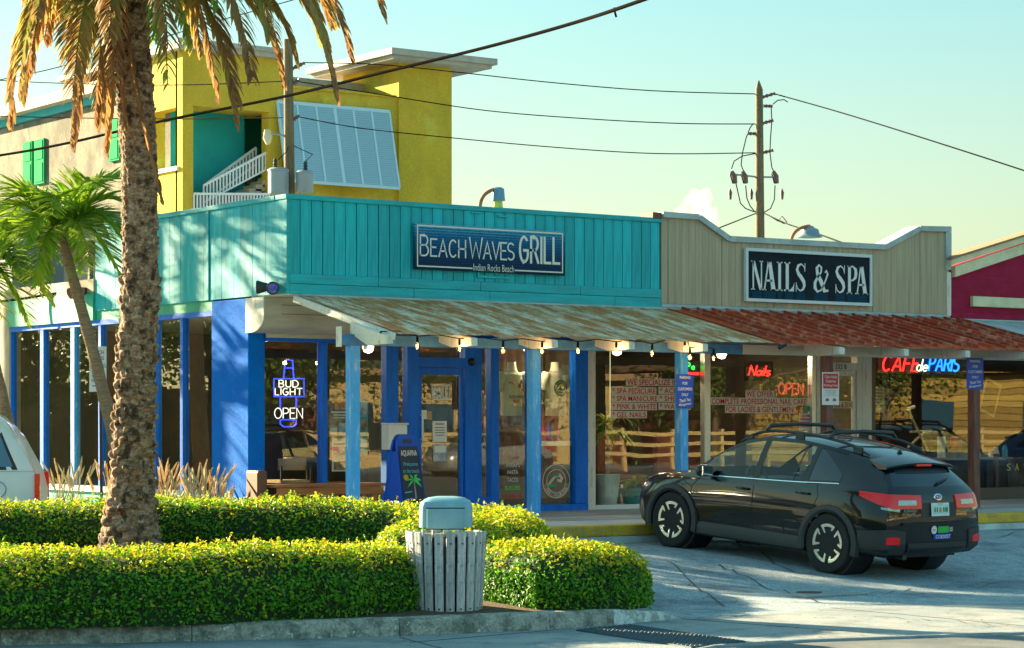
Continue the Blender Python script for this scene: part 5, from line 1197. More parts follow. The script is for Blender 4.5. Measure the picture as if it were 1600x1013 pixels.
# ================================================================ signs on the parapets
RT, UP = Vector((1, 0, 0)), Vector((0, 0, 1))
x0, x1 = xat(647, -.05), xat(882, -.05); z1 = zat(647, 348.4, -.05); z0 = zat(647, 420.5, -.05); W_, H_ = x1 - x0, z1 - z0
sg = thing('restaurant_sign', 'navy printed restaurant name board with wave pattern on the teal parapet', 'sign', ((x0 + x1) / 2, -.05, z0))
m = mat('wavesign', (.005, .03, .075), .7, spec=.2); nt = m.node_tree; L_ = nt.links; b = nt.nodes['Principled BSDF']
tcn = _n(nt, 'ShaderNodeTexCoord'); sp_ = _n(nt, 'ShaderNodeSeparateXYZ'); L_.new(tcn.outputs['Object'], sp_.inputs[0])
mr = _n(nt, 'ShaderNodeMapRange'); mr.inputs[1].default_value = z0; mr.inputs[2].default_value = z1; L_.new(sp_.outputs[2], mr.inputs[0])
cr = _n(nt, 'ShaderNodeValToRGB'); e = cr.color_ramp.elements; e[0].color = (.004, .016, .03, 1); e[1].color = (.10, .42, .58, 1); e.new(.45).color = (.004, .05, .14, 1); e.new(.8).color = (.01, .15, .34, 1)
wv = _n(nt, 'ShaderNodeTexWave', wave_type='BANDS', bands_direction='Z'); wv.inputs['Scale'].default_value = 9; wv.inputs['Distortion'].default_value = 3.2; wv.inputs['Detail'].default_value = 3; wv.inputs['Detail Scale'].default_value = 4; L_.new(tcn.outputs['Object'], wv.inputs['Vector'])
ma = _n(nt, 'ShaderNodeMath', operation='MULTIPLY_ADD'); ma.inputs[1].default_value = .22; L_.new(wv.outputs['Fac'], ma.inputs[0]); 
mb2 = _n(nt, 'ShaderNodeMath', operation='MULTIPLY'); mb2.inputs[1].default_value = .85; L_.new(mr.outputs[0], mb2.inputs[0]); L_.new(mb2.outputs[0], ma.inputs[2]); L_.new(ma.outputs[0], cr.inputs[0]); L_.new(cr.outputs[0], b.inputs['Base Color'])
MB().box(x0, x1, -.06, -.03, z0, z1).build('board', m, sg, bev=.003)
YS = -.061
def SP(fx, fy): return Vector((x0 + W_ * fx, YS, z1 - H_ * fy))
FR = Vector((0, -1, 0))
bo = MB(); ribbon(bo, [SP(.37, .93), SP(.018, .93), SP(.018, .05), SP(.982, .05), SP(.982, .93), SP(.66, .93)], FR, .009); bo.build('border', 'letterwhite', sg)
lt = MB(); strokes(lt, 'BEACH', SP(.036, .70), RT, UP, H_ * .44, .0105, align='L', w=W_ * .292, flat=True, cap=.84, gap=.16); lt.build('lettering', 'letterwhite', sg)
lt = MB(); strokes(lt, 'WAVES', SP(.355, .70), RT, UP, H_ * .44, .0105, align='L', w=W_ * .295, flat=True, cap=.84, gap=.10); lt.build('lettering', 'letterwhite', sg)
lt = MB(); strokes(lt, 'GRILL', SP(.69, .73), RT, UP, H_ * .56, .018, align='L', w=W_ * .268, flat=True, gap=.24); lt.build('lettering', 'letterwhite', sg)
text('lettering', 'Indian Rocks Beach', 'letterwhite', sg, SP(.515, .90), RT, UP, w=W_ * .27, h=H_ * .155, ext=.004, off=-.004)
# NAILS & SPA
x0, x1 = xat(1164, -.05), xat(1361.5, -.05); z1 = zat(1164, 387.2, -.05); z0 = zat(1164, 470.8, -.05); W_, H_ = x1 - x0, z1 - z0
sg = thing('nail_salon_sign', 'dark framed sign reading nails and spa on the beige parapet', 'sign', ((x0 + x1) / 2, -.05, z0))
MB().box(x0 + .03, x1 - .03, -.055, -.02, z0 + .03, z1 - .03).build('board', mat('nailboard', (.006, .013, .02), .75, spec=.2, col2=(.01, .02, .03), ns=2), sg)
fr_ = mat('signframe', (.52, .60, .64), .5)
for a in ((x0, x1, z1 - .045, z1), (x0, x1, z0, z0 + .045), (x0, x0 + .045, z0 + .046, z1 - .046), (x1 - .045, x1, z0 + .046, z1 - .046)): boxo('frame', 'signframe', a[0], a[1], -.075, -.02, a[2], a[3], sg)
def vstroke(mb, pts, ws, t=.006):
    m_ = len(pts); V = []
    for i, p in enumerate(pts):
        d = (pts[min(i + 1, m_ - 1)] - pts[max(i - 1, 0)]).normalized(); s_ = FR.cross(d)
        V += [p + s_ * ws[i] + FR * t, p - s_ * ws[i] + FR * t]
    mb.add(V, [(2 * i, 2 * i + 1, 2 * i + 3, 2 * i + 2) for i in range(m_ - 1)])
def serif(ch, bx0, bx1, by0, by1, t):
    mb = MB(); w_, h_ = bx1 - bx0, by1 - by0
    def Q(u, v): return Vector((bx0 + w_ * u, -.056 - t, by0 + h_ * v))
    def poly(*p): mb.add([Q(*q) for q in p], [tuple(range(len(p)))])
    def sf(c, v, hw=.2, th=.045): poly((c - hw, v), (c + hw, v), (c + hw * .8, v + th), (c - hw * .8, v + th)) if v < .5 else poly((c - hw * .8, v - th), (c + hw * .8, v - th), (c + hw, v), (c - hw, v))
    if ch == 'N':
        poly((.13, 0), (.25, 0), (.25, 1), (.13, 1)); poly((.82, 0), (.92, 0), (.92, 1), (.82, 1)); poly((.08, 1), (.32, 1), (.92, 0), (.70, 0)); sf(.18, 0, .18); sf(.86, 1, .16); sf(.14, 1, .14)
    elif ch == 'A':
        poly((.40, 1), (.62, 1), (.92, 0), (.62, 0)); poly((.38, 1), (.48, 1), (.20, 0), (.10, 0)); poly((.22, .30), (.70, .30), (.69, .37), (.25, .37)); sf(.14, 0, .15); sf(.78, 0, .22); sf(.5, 1, .16, .03)
    elif ch == 'I': poly((.28, 0), (.72, 0), (.72, 1), (.28, 1)); sf(.5, 0, .5); sf(.5, 1, .5)
    elif ch == 'L': poly((.16, 0), (.46, 0), (.46, 1), (.16, 1)); sf(.31, 1, .31); poly((.0, 0), (.95, 0), (1.0, .32), (.88, .18), (.6, .06), (0, .06))
    elif ch == 'P':
        poly((.14, 0), (.40, 0), (.40, 1), (.14, 1)); sf(.27, 0, .27); vstroke(mb, [Q(.1, .975), Q(.6, .965), Q(.82, .87), Q(.86, .73), Q(.8, .58), Q(.6, .49), Q(.36, .47)], [w_ * k for k in (.05, .06, .12, .14, .12, .06, .05)], 0)
    elif ch == 'S':
        vstroke(mb, [Q(.88, .72), Q(.80, .88), Q(.55, .965), Q(.28, .90), Q(.17, .76), Q(.30, .62), Q(.55, .50), Q(.78, .36), Q(.84, .22), Q(.72, .09), Q(.45, .03), Q(.2, .12), Q(.10, .30)], [w_ * k for k in (.02, .04, .055, .10, .12, .14, .15, .15, .12, .09, .05, .04, .02)], 0); poly((.84, .70), (.92, .70), (.93, 1), (.88, 1)); poly((.06, .32), (.14, .32), (.11, 0), (.06, 0))
    elif ch == '&':
        vstroke(mb, [Q(.98, .08), Q(.72, .06), Q(.5, .38), Q(.26, .66), Q(.22, .85), Q(.36, .96), Q(.52, .88), Q(.5, .72), Q(.28, .54), Q(.10, .34), Q(.10, .16), Q(.26, .03), Q(.48, .08), Q(.68, .28), Q(.84, .50), Q(.93, .66), Q(.85, .78), Q(.76, .70)], [w_ * k for k in (.05, .10, .12, .10, .09, .05, .06, .05, .06, .09, .10, .06, .04, .04, .05, .06, .05, .05)], 0)
    return mb.build('letter', 'letterpale', sg)
mat('letterpale', (.60, .68, .72), .5); mat('streak', (.008, .045, .08), .8, spec=.1)
for ch, a, b in (('N', .03, .125), ('A', .118, .235), ('I', .232, .282), ('L', .292, .375), ('S', .382, .47), ('&', .53, .655), ('S', .705, .795), ('P', .802, .895), ('A', .875, .985)):
    a2, b2 = x0 + .035 + (W_ - .07) * a, x0 + .035 + (W_ - .07) * b; serif(ch, a2, b2, z0 + H_ * .22, z0 + H_ * .77, .001)
    MB().box(a2 + .02, b2 - .02, -.0572, -.056, z0 + .05, z0 + H_ * .205).build('drip_print', 'streak', sg)
# ================================================================ lamps on the roof
def lamp(label, px0, py0, px1, py1, Y, shade):
    a, t_, hd = PY(px0, py0, Y), None, PY(px1, py1, Y); t = thing('gooseneck_lamp', label, 'lamp', tuple(a))
    mid = Vector((a.x + (hd.x - a.x) * .25, a.y, max(a.z, hd.z) + .06))
    MB().tube([a - U * .08] + bez(a, mid + Vector((-.05, 0, .0)), hd + U * .10, 8), .026, 8).build('arm', 'rustarm', t, smooth=50)
    if shade == 0: MB().lathe([(.05, .12), (.085, .10), (.095, -.02), (.10, -.06), (.07, -.06)], hd, 16).build('lamp_head', 'lampblue', t, smooth=40); MB().lathe([(.06, 0), (.07, -.09), (.05, -.13), (.0001, -.14)], hd - U * .06, 14).build('bulb', mat('amberglass', (.75, .48, .10), .3), t, smooth=50)
    else: MB().lathe([(.05, .10), (.08, .07), (.13, .05), (.15, -.02), (.19, -.05), (.185, -.07), (.1, -.06)], hd, 18).build('lamp_head', 'lampgrey', t, smooth=40)
mat('rustarm', (.33, .13, .05), .7, fine=.2); mat('lampblue', (.12, .24, .34), .4, metal=.4); mat('lampgrey', (.20, .27, .31), .45, metal=.3)
lamp('gooseneck lamp with blue cylinder head above the restaurant sign', 750, 322, 778, 307, .18, 0)
lamp('gooseneck lamp with wide grey dome above the nail salon sign', 1236, 376, 1265, 364, .18, 1)
def flood(label, c, cols, dirs):
    t = thing('flood_light', label, 'flood light', tuple(c)); c = Vector(c); MB().box(c.x - .05, c.x + .03, c.y - .06, c.y + .06, c.z - .05, c.z + .05).build('junction_box', 'darkmetal', t, bev=.01)
    for (dv, cm, lm) in zip(dirs, cols[::2], cols[1::2]):
        d = Vector(dv).normalized(); p = c + Vector((-.08, dv[1] * .12, 0)); MB().lathe([(.03, -.06), (.05, -.02), (.085, .10), (.085, .12), (.07, .12)], p, 14, d).build('lamp_head', cm, t, smooth=40); MB().lathe([(.0001, .128), (.05, .124), (.074, .115)], p, 14, d).build('lens', lm, t, smooth=60)
mat('lensblue', (.01, .05, .45), .1, coat=1); mat('lensgreen', (.04, .16, .12), .2, coat=1)
q = PX(428, 449, -.03); flood('twin flood light with blue lens at the teal parapet corner', (q.x, q.y, q.z), ('darkmetal', 'lensgreen', 'darkmetal', 'lensblue'), ((-.7, .5, 0), (-.5, -.9, -.25)))
q = PX(132, 455, -.03); flood('pair of brown flood lights left of the teal parapet', (q.x, q.y, q.z), ('brownpost', 'lensgreen', 'brownpost', 'lensgreen'), ((-.6, .8, -.3), (-.6, -.6, -.4)))
# ================================================================ string lights under the eave
sl = thing('string_lights', 'string of warm filament bulbs hanging along the rusty awning edge', 'string lights', (3, -2.25, 2.35))
bp_ = [(595, 534), (652, 541), (718, 545), (786, 548), (847, 549), (903, 549), (963, 549), (1019, 552), (1070, 545), (1078, 558), (1115, 560)]
pts = []
ps = [PY(a, b, -2.2) for a, b in bp_]
for i, p in enumerate(ps):
    pts.append(p + U * .12)
    if i < len(ps) - 1: pts.append((p + ps[i + 1]) / 2 + U * .15)
MB().tube(pts, .007, 5).build('cord', 'cable', sl)
for p in ps:
    bu = MB().lathe([(.012, .12), (.016, .09), (.016, .045)], p, 8).build('bulb', 'cable', sl)
    MB().lathe([(.014, .045), (.030, .01), (.032, -.01), (.02, -.035), (.0001, -.042)], p, 12).build('bulb_glass', 'bulbglass', bu, smooth=60); MB().lathe([(.0001, .03), (.011, .01), (.011, -.012), (.0001, -.02)], p, 6).build('filament', 'filament', bu)
    pl_ = bpy.data.lights.new('bulb_light', 'POINT'); pl_.energy = .8; pl_.color = (1, .72, .42); pl_.shadow_soft_size = .03; po_ = bpy.data.objects.new('bulb_light', pl_); C.objects.link(po_); po_.location = p - U * .005; po_.parent = sl; po_.matrix_parent_inverse = minv(sl)
# white wire clip by the first post, security camera on a rafter
q = PY(571, 540, -1.5); cl = thing('cord_clip', 'small white plug hanging beside the first blue post', 'plug', tuple(q)); MB().box(q.x - .02, q.x + .02, q.y - .02, q.y + .02, q.z - .05, q.z + .03).build('plug', 'white', cl, bev=.005); MB().tube([q + U * .03, q + U * .12], .004, 5).build('wire', 'cable', cl)
q = PY(1222, 541, YE - .1); sc_ = thing('security_camera', 'small black camera on a white rafter end of the red awning', 'camera', tuple(q)); MB().tube([q + Vector((-.06, 0, -.03)), q + Vector((.05, -.02, .02))], .022, 8).build('housing', 'black', sc_); MB().box(q.x - .015, q.x + .015, q.y, q.y + .06, q.z - .01, q.z + .02).build('mount', 'black', sc_)
# ================================================================ parking signs
def flat_sign(name, label, px0, px1, py0, py1, Y, mt, lines, lm, extra=None):
    a, b = PY(px0, py1, Y), PY(px1, py0, Y); t = thing(name, label, 'sign', ((a.x + b.x) / 2, Y, a.z)); MB().box(a.x, b.x, Y, Y + .006, a.z, b.z).build('plate', mt, t, bev=.004)
    w_, h_ = b.x - a.x, b.z - a.z
    for (s, fy, fw, fh, sh) in lines: text('lettering', s, lm, t, (a.x + w_ * .5, Y - .001, b.z - h_ * fy), RT, UP, w=w_ * fw, h=h_ * fh, ext=.002, off=.012, shear=sh, tilt=.12 if sh else 0)
    return t, a, b, w_, h_
PK = (('PARKING', .10, .62, .085, 0), ('FOR', .27, .30, .085, 0), ('CUSTOMERS', .44, .84, .085, 0), ('ONLY', .61, .40, .085, 0), ('Thank You', .77, .66, .10, .3), ('Management', .90, .74, .10, .3))
flat_sign('parking_sign', 'blue customer parking sign on the light blue post in front of the salon window', 1057, 1083.5, 585, 637.5, -1.685, 'signblue', PK, 'letterwhite')
flat_sign('parking_sign', 'blue customer parking sign on the brown post at the cafe window', 1510.5, 1536.5, 560, 608.5, -1.685, 'signblue', PK, 'letterwhite')
t, a, b, w_, h_ = flat_sign('parking_sign', 'red and white customer parking sign on the brown post by the salon door', 1284.5, 1311, 582, 633, -1.685, 'white', (), 'letterwhite')
MB().box(a.x + .02, b.x - .02, -1.688, -1.6851, b.z - h_ * .5, b.z - .02).build('red_field', 'signred', t)
for s, fy, fw in (("Citi's Nails", .14, .72), ('Customer', .27, .62), ('Parking Only', .41, .82)): text('lettering', s, 'letterwhite', t, (a.x + w_ * .5, -1.689, b.z - h_ * fy), RT, UP, w=w_ * fw, h=h_ * .09, ext=.002, off=.012)
for s, fy, fw in (('UNAUTHORIZED VEHICLES', .555, .7), ('WILL BE TOWED', .61, .6), ('AT OWNERS EXPENSE', .665, .6)): text('lettering', s, 'black', t, (a.x + w_ * .5, -1.686, b.z - h_ * fy), RT, UP, w=w_ * fw, h=h_ * .028, ext=.002)
MB().box(a.x + .03, b.x - .03, -1.6875, -1.6855, b.z - h_ * .725, b.z - h_ * .715).build('rule_line', 'signred', t)
mat('mauve', (.35, .08, .12), .5)
for fx in (.3, .72): q = Vector((a.x + w_ * fx, -1.687, b.z - h_ * .84)); MB().prism([q + Vector((dx, 0, dz)) for dx, dz in ((-.035, -.02), (.035, -.02), (.035, .005), (.018, .02), (-.015, .022), (-.03, .008))], (0, .0015, 0)).build('tow_icon', 'mauve', t, fix=True)
# beach access sign on a pole by the younger palm
Q0 = PD(159, 640, 31.6); sa = thing('beach_access_sign', 'white beach access sign with palm drawing on a dark pole by the side windows', 'sign', (Q0.x, Q0.y, 0))
nS = -F; rS = (R + F * .12).normalized(); nS = rS.cross(UP)
def BS(fx, fy, d=0): c = PD(153, 577, 31.6); return c + rS * ((fx - .5) * .226) + UP * ((.5 - fy) * .61) + nS * d
MB().obox(BS(.5, .5), rS * .113, UP * .305, nS * .003).build('plate', 'white', sa, bev=.002)
MB().tube([(Q0.x, Q0.y, 0), BS(.62, .1, -.03)], .022, 8).build('pole', 'darkmetal', sa)
mat('navy', (.01, .03, .16), .5); mat('signgreen', (.01, .30, .14), .5); mat('sunorange', (.75, .12, .03), .5)
for s, fy, w_ in (('BEACH', .13, .74), ('ACCESS', .26, .80), ('PUBLIC', .64, .72), ('PARKING', .75, .80)): text('lettering', s, 'navy', sa, BS(.5, fy, .004), rS, UP, w=.205 * w_, h=.05, off=.01)
MB().lathe([(.0001, .001), (.024, .001)], BS(.5, .38, .004), 14, nS).build('sun_print', 'sunorange', sa)
mb = MB(); c0 = BS(.82, .44, .005); vstroke_pts = [BS(.86, .57, .005), c0]
for a in (20, 70, 110, 160, 205, -25): d = rS * math.cos(rad(a)) + UP * math.sin(rad(a)); s_ = nS.cross(d); mb.add([c0, c0 + d * .03 + s_ * .006, c0 + d * .055, c0 + d * .03 - s_ * .006], [(0, 1, 2, 3)])
mb.add([c0 - rS * .004, c0 + rS * .004, BS(.84, .58, .005) + rS * .004, BS(.84, .58, .005) - rS * .004], [(0, 1, 2, 3)]); mb.build('palm_print', 'signgreen', sa)
MB().obox(BS(.5, .87, .004), rS * .075, UP * .006, nS * .001).build('wave_print', 'navy', sa)
# ================================================================ bench, A-board, box, stones
bn = thing('bench', 'orange brown wooden bench below the corner window', 'bench', (.9, .55, .21))
bx0, bx1 = xat(420, .45), xat(596, .45); mb = MB()
for k in range(3): MB().box(bx0, bx1, .30 + .135 * k, .43 + .135 * k, .62, .66).build('seat_slat', 'benchwood', bn, bev=.006)
MB().box(bx0 + .05, bx1 - .05, .32, .35, .52, .615).build('apron', 'benchwood', bn)
for x in (bx0 + .12, (bx0 + bx1) / 2, bx1 - .2):
    for y in (.34, .62): MB().box(x, x + .07, y, y + .06, .212, .519).build('leg', 'benchwood', bn)
ch = thing('wooden_side_table', 'brown wooden armrest block against the blue column end of the bench', 'table', (bx0 - .1, .6, .21)); MB().box(bx0 - .17, bx0 - .03, .42, .75, .212, .84).build('block', mat('darkwood', (.14, .05, .025), .5, fine=.1), ch, bev=.03)
# A-board
A0 = PY(632, 800, -.75); ab = thing('sidewalk_sign', 'blue sandwich board with chalk menu and palm drawing beside the door', 'a-frame sign', (A0.x, -.75, .21))
az0, az1 = .215, 1.30; aw = .36
fd = Vector((.30, -.954, 0)).normalized(); ar = Vector((fd.y * -1, fd.x, 0)); 
fd = Vector((.12, -.99, 0)).normalized(); ar = Vector((-fd.y, fd.x, 0))
base = Vector((A0.x, -.75, 0))
def AB(u, v, s, d=0):  # u across -1..1, v up 0..1, s leaf (+1 front)
    return base + ar * (u * aw * .53 * (1 - .10 * v)) + fd * s * (.20 * (1 - v) + .035) + UP * (az0 + (az1 - az0) * v) + (fd * s + UP * .22).normalized() * d
mat('aboard', (.002, .06, .42), .5, spec=.3); mat('chalkboard', (.006, .012, .03), .5)
for s in (1, -1):
    out = [AB(-1, 0, s), AB(-1, .86, s)] + [AB(-1 + .5 * (1 - math.cos(t)), .86 + .14 * math.sin(t), s) for t in (rad(30), rad(60), rad(90))] + [AB(1 - .5 * (1 - math.cos(t)), .86 + .14 * math.sin(t), s) for t in (rad(90), rad(60), rad(30))] + [AB(1, .86, s), AB(1, 0, s)]
    MB().prism(out, fd * s * -.035).build('leaf_panel', 'aboard', ab, fix=True)
for u in (-1, 1): MB().prism([AB(u * .98, .02, 1), AB(u * .98, .8, 1), AB(u * .98, .8, -1), AB(u * .98, .02, -1)], ar * (-.02 * u)).build('side_web', 'aboard', ab, fix=True)
MB().prism([AB(-.87, .03, 1, .002), AB(.87, .03, 1, .002), AB(.87, .86, 1, .002), AB(-.87, .86, 1, .002)], fd * .003).build('chalk_panel', 'chalkboard', ab, fix=True)
MB().prism([AB(-.42, .895, 1, .002), AB(.42, .895, 1, .002), AB(.36, .94, 1, .002), AB(-.36, .94, 1, .002)], fd * .003).build('handle_slot', 'black', ab, fix=True)
upA = (AB(0, 1, 1) - AB(0, 0, 1)).normalized()
mat('chalkgreen', (.03, .5, .08), .7); mat('chalkyellow', (.8, .5, .04), .7); mat('chalkred', (.65, .05, .05), .7); mat('chalkcyan', (.08, .35, .45), .7)
for s, v, w_, h_, c in (('AQUAFINA', .775, .26, .085, 'letterwhite'), ('Welcome', .655, .24, .05, 'chalkcyan'), ('to the beach', .575, .26, .05, 'chalkcyan'), ('LIVE', .185, .10, .05, 'chalkred'), ('Happy Hour', .185, .17, .05, 'chalkgreen'), ('2 for 1', .115, .26, .05, 'chalkred')):
    text('lettering', s, c, ab, AB(-.35 if s == 'LIVE' else .25 if s == 'Happy Hour' else 0, v, 1, .006), ar, upA, w=w_, h=h_, off=.004)
c0 = AB(.18, .46, 1, .007); nA = ar.cross(upA); mb = MB()
for a in (15, 60, 120, 165, 205, -25): d = ar * math.cos(rad(a)) + upA * math.sin(rad(a)); s_ = nA.cross(d); mb.add([c0, c0 + d * .06 + s_ * .018 + upA * .01, c0 + d * .13 - upA * .03, c0 + d * .06 - s_ * .014], [(0, 1, 2, 3)])
mb.build('palm_drawing', 'chalkgreen', ab); MB().prism([AB(.1, .26, 1, .006), AB(.26, .26, 1, .006), AB(.22, .45, 1, .006), AB(.15, .45, 1, .006)], fd * .002).build('trunk_drawing', mat('chalkmauve', (.3, .2, .22), .7), ab, fix=True)
MB().lathe([(.0001, .001), (.04, .001)], AB(-.5, .5, 1, .006), 12, nA).build('sun_drawing', 'chalkyellow', ab)
for v in (.24, .32): MB().prism([AB(-.75, v, 1, .006), AB(-.1, v + .01, 1, .006), AB(-.1, v + .022, 1, .006), AB(-.75, v + .012, 1, .006)], fd * .001).build('wave_drawing', 'chalkcyan', ab, fix=True)
a, b = PY(603, 703, .80), PY(633, 664, .80); bxx = thing('brochure_box', 'white metal box on the blue door frame behind the sandwich board', 'box', (a.x, .8, a.z)); MB().box(a.x, b.x, .74, FY - .052, a.z, b.z).build('body', 'white', bxx, bev=.012); MB().box(a.x - .01, b.x + .01, .72, FY - .052, b.z + .001, b.z + .025).build('lid', 'white', bxx, bev=.006)
for k, (px, s_) in enumerate(((768, .09), (782, .075))):
    q = PZ(px, 803, .215); t = thing('white_stone', ['larger white stone at the foot of the window post', 'smaller white stone nearest the window post'][k], 'stone', (q.x, q.y, .215), 'white stones by the door'); bm = bmesh.new(); bmesh.ops.create_icosphere(bm, subdivisions=3, radius=s_)
    for v in bm.verts: v.co *= 1 + .25 * noise.noise(v.co * 14 + Vector((k * 5, 0, 0))); v.co.z *= .8
    me = bpy.data.meshes.new('stone'); bm.to_mesh(me); bm.free(); me.materials.append(MATS['stepwhite']); o = bpy.data.objects.new('stone_body', me); C.objects.link(o); o.parent = t; o.location = (0, 0, s_ * .7)
# ================================================================ slatted bin
bc = PZ(697, 959, -.19); bn = thing('litter_bin', 'round grey litter bin with weathered wooden slats and blue plastic lid at the kerb', 'litter bin', (bc.x, bc.y, -.19))
mat('slatwood', (.36, .37, .38), .85, col2=(.52, .52, .52), ns=10, st=(3, 3, .4), bump=.6, bs=40, bst=(3, 3, .3), fine=.25, rnd=.14, col3=(.15, .16, .17), ns3=8, lo3=.55, hi3=.7)
mat('lidblue', (.16, .33, .40), .45, col2=(.2, .38, .44), ns=4, fine=.04)
bz, bh, br = -.21, .72, .30; ns_ = 21
s0 = MB().box(-.036, .036, -.022, 0, 0, bh).build('slat', 'slatwood', bn, bev=.004)
for k in range(ns_):
    a = 2 * PI * k / ns_ + .05; o = s0 if k == 0 else inst(s0, (0, 0, 0), bn); d = Vector((math.cos(a), math.sin(a), 0)); lean = .05
    o.location = Vector((bc.x, bc.y, bz + random.uniform(-.006, .01))) + d * br * .95; o.rotation_euler = (lean * 1.0, 0, a + PI / 2)
    for z in (.08, bh - .09):
        q = Vector((bc.x, bc.y, bz + z)) + d * (br * .95 + .024 + lean * z); MB().lathe([(.0001, .004), (.008, .003), (.009, 0)], q, 6, d).build('bolt', 'darkmetal', bn)
for z in (.1, .6): MB().lathe([(br * .9 + .02 * z, 0), (br * .93 + .02 * z, 0), (br * .93 + .02 * z, .03), (br * .9 + .02 * z, .03)], (bc.x, bc.y, bz + z), 28).build('hoop', 'darkmetal', bn)
MB().lathe([(br * .86, .03), (br * .88, .68), (.0001, .68)], (bc.x, bc.y, bz), 28).build('liner', 'black', bn, smooth=40)
rB = R; fB = -F; lw, ld, lh = .225, .22, .20; lc = Vector((bc.x, bc.y, bz + .66)); mb = MB()
def LD(a, b, z): return lc + rB * a + fB * b + UP * z
secs = [(0, 1.0), (.17, 1.0), (.215, .93), (.245, .7), (.258, .35)]
V = []
for z, k in secs:
    for t in range(28):
        an = 2 * PI * t / 28; ca, sa = math.cos(an), math.sin(an); V.append(LD(lw * k * math.copysign(abs(ca) ** .38, ca), ld * k * math.copysign(abs(sa) ** .38, sa), z + .10))
Fs = [(i * 28 + k, i * 28 + (k + 1) % 28, (i + 1) * 28 + (k + 1) % 28, (i + 1) * 28 + k) for i in range(4) for k in range(28)] + [tuple(range(4 * 28, 5 * 28))]
mb.add(V, Fs); lid = mb.build('lid', 'lidblue', bn, smooth=35, fix=True)
MB().obox(LD(.0, ld + .004, .175), rB * .155, UP * .085, fB * .006).build('flap', 'lidblue', lid, bev=.006)
for a in ((-.16, .16, .262, .266), (-.16, .16, .085, .089)): MB().obox(LD((a[0] + a[1]) / 2, ld + .003, (a[2] + a[3]) / 2), rB * .163, UP * .004, fB * .004).build('flap_gap', 'black', lid)
# ================================================================ things in and on the shop windows
YI = FY + .018                      # outer face of the glass
def W(px, py, y=YI): return PY(px, py, y)
# beer neon
nn_ = thing('beer_neon_sign', 'blue bottle shaped beer neon with white open lettering in the corner window', 'neon sign', tuple(W(451, 620, FY + .12)))
def NT(name, m, pts, r=.009, y=FY + .12): return MB().tube([W(a, b, y) for a, b in pts], r, 6).build(name, m, nn_)
NT('tube', 'neonblue', [(443, 592), (446, 563), (457, 563), (459, 592)]); NT('tube', 'neonblue', [(445, 575), (457, 575)])
NT('tube', 'neonblue', [(428, 592), (475, 592), (475, 620), (428, 620), (428, 592)]); NT('tube', 'neonblue', [(438, 622), (438, 638)]); NT('tube', 'neonblue', [(463, 622), (463, 638)])
NT('tube', 'neonblue', [(438, 656), (438, 663), (443, 667), (458, 667), (463, 663), (463, 656), (438, 656)])
for s, px, py, w_ in (('BUD', 451, 605, 30), ('LIGHT', 451, 617.5, 42)):
    for r_, m_, dy in ((.007, 'neonwhite', 0),):
        mb = MB(); c = W(px, py, FY + .12); wd = (W(px + w_ / 2, py, FY + .12) - W(px - w_ / 2, py, FY + .12)).length; strokes(mb, s, c, RT, UP, .088, r_, 5, w=wd, gap=.22); mb.build('lettering', m_, nn_)
mb = MB(); strokes(mb, 'OPEN', W(451, 654, FY + .12), RT, UP, .135, .0065, 5, w=.42, gap=.14); mb.build('lettering', 'neonwhite', nn_)
NT('hanger', 'cable', [(430, 592), (430, 545)], .002); NT('hanger', 'cable', [(474, 592), (474, 545)], .002)
# posters
mat('posterbrown', (.16, .09, .05), .6, col2=(.4, .25, .12), ns=9); mat('postermix', (.5, .5, .48), .6, col2=(.12, .2, .35), ns=8, col3=(.5, .12, .05), ns3=7); mat('posterorange', (.75, .28, .03), .6, col2=(.3, .05, .02), ns=14); mat('posterteal', (.02, .25, .27), .6)
def poster(label, px0, px1, py0, py1, mt, parts=(), y=FY + .045, name='window_poster'):
    a, b = W(px0, py1, y), W(px1, py0, y); t = thing(name, label, 'poster', tuple(a)); MB().box(a.x, b.x, y, y + .004, a.z, b.z).build('sheet', mt, t)
    for (fx0, fx1, fy0, fy1, m_) in parts: MB().box(a.x + (b.x - a.x) * fx0, a.x + (b.x - a.x) * fx1, y - .003, y - .0005, b.z - (b.z - a.z) * fy1, b.z - (b.z - a.z) * fy0).build('print', m_, t)
    return t, a, b
poster('brown menu poster with orange food picture left of the first post', 510, 545, 624, 684, 'posterbrown', [(.36, .92, .03, .26, 'posterorange'), (.2, .9, .32, .36, 'paper'), (.3, .9, .4, .43, 'paper'), (.3, .8, .47, .5, 'paper'), (.15, .48, .74, .93, 'paper'), (.55, .95, .62, .95, 'postermix')])
poster('white event poster below the brown menu poster', 519, 545, 685, 737, 'paper', [(.12, .9, .14, .2, 'navy'), (.05, .95, .25, .62, 'postermix'), (.1, .9, .7, .95, 'posterbrown')])
poster('narrow teal menu sheet to the right of the first post', 562, 575, 625, 712, 'posterteal', [(.1, .9, .05, .3, 'postermix'), (.1, .9, .35, .55, 'posterbrown'), (.1, .9, .72, .85, 'paper')])
poster('white notice sheet on the restaurant door glass', 676, 698, 658, 691, 'paper', [(.2, .8, .12, .17, 'navy'), (.15, .85, .3, .33, 'black'), (.15, .85, .42, .45, 'black'), (.15, .85, .54, .57, 'black'), (.2, .8, .66, .69, 'navy')], FY - .01)
poster('pale square card under the notice sheet on the door', 677, 698, 694, 721, 'postermix', [(.1, .9, .1, .5, 'paper')], FY - .01)
poster('small white code card at the left of the door glass', 656, 667, 641, 655, 'paper', [], FY - .01)
poster('tan card beside the small white code card on the door', 667.6, 675, 643, 656, mat('tancard', (.4, .26, .12), .7), [], FY - .01)
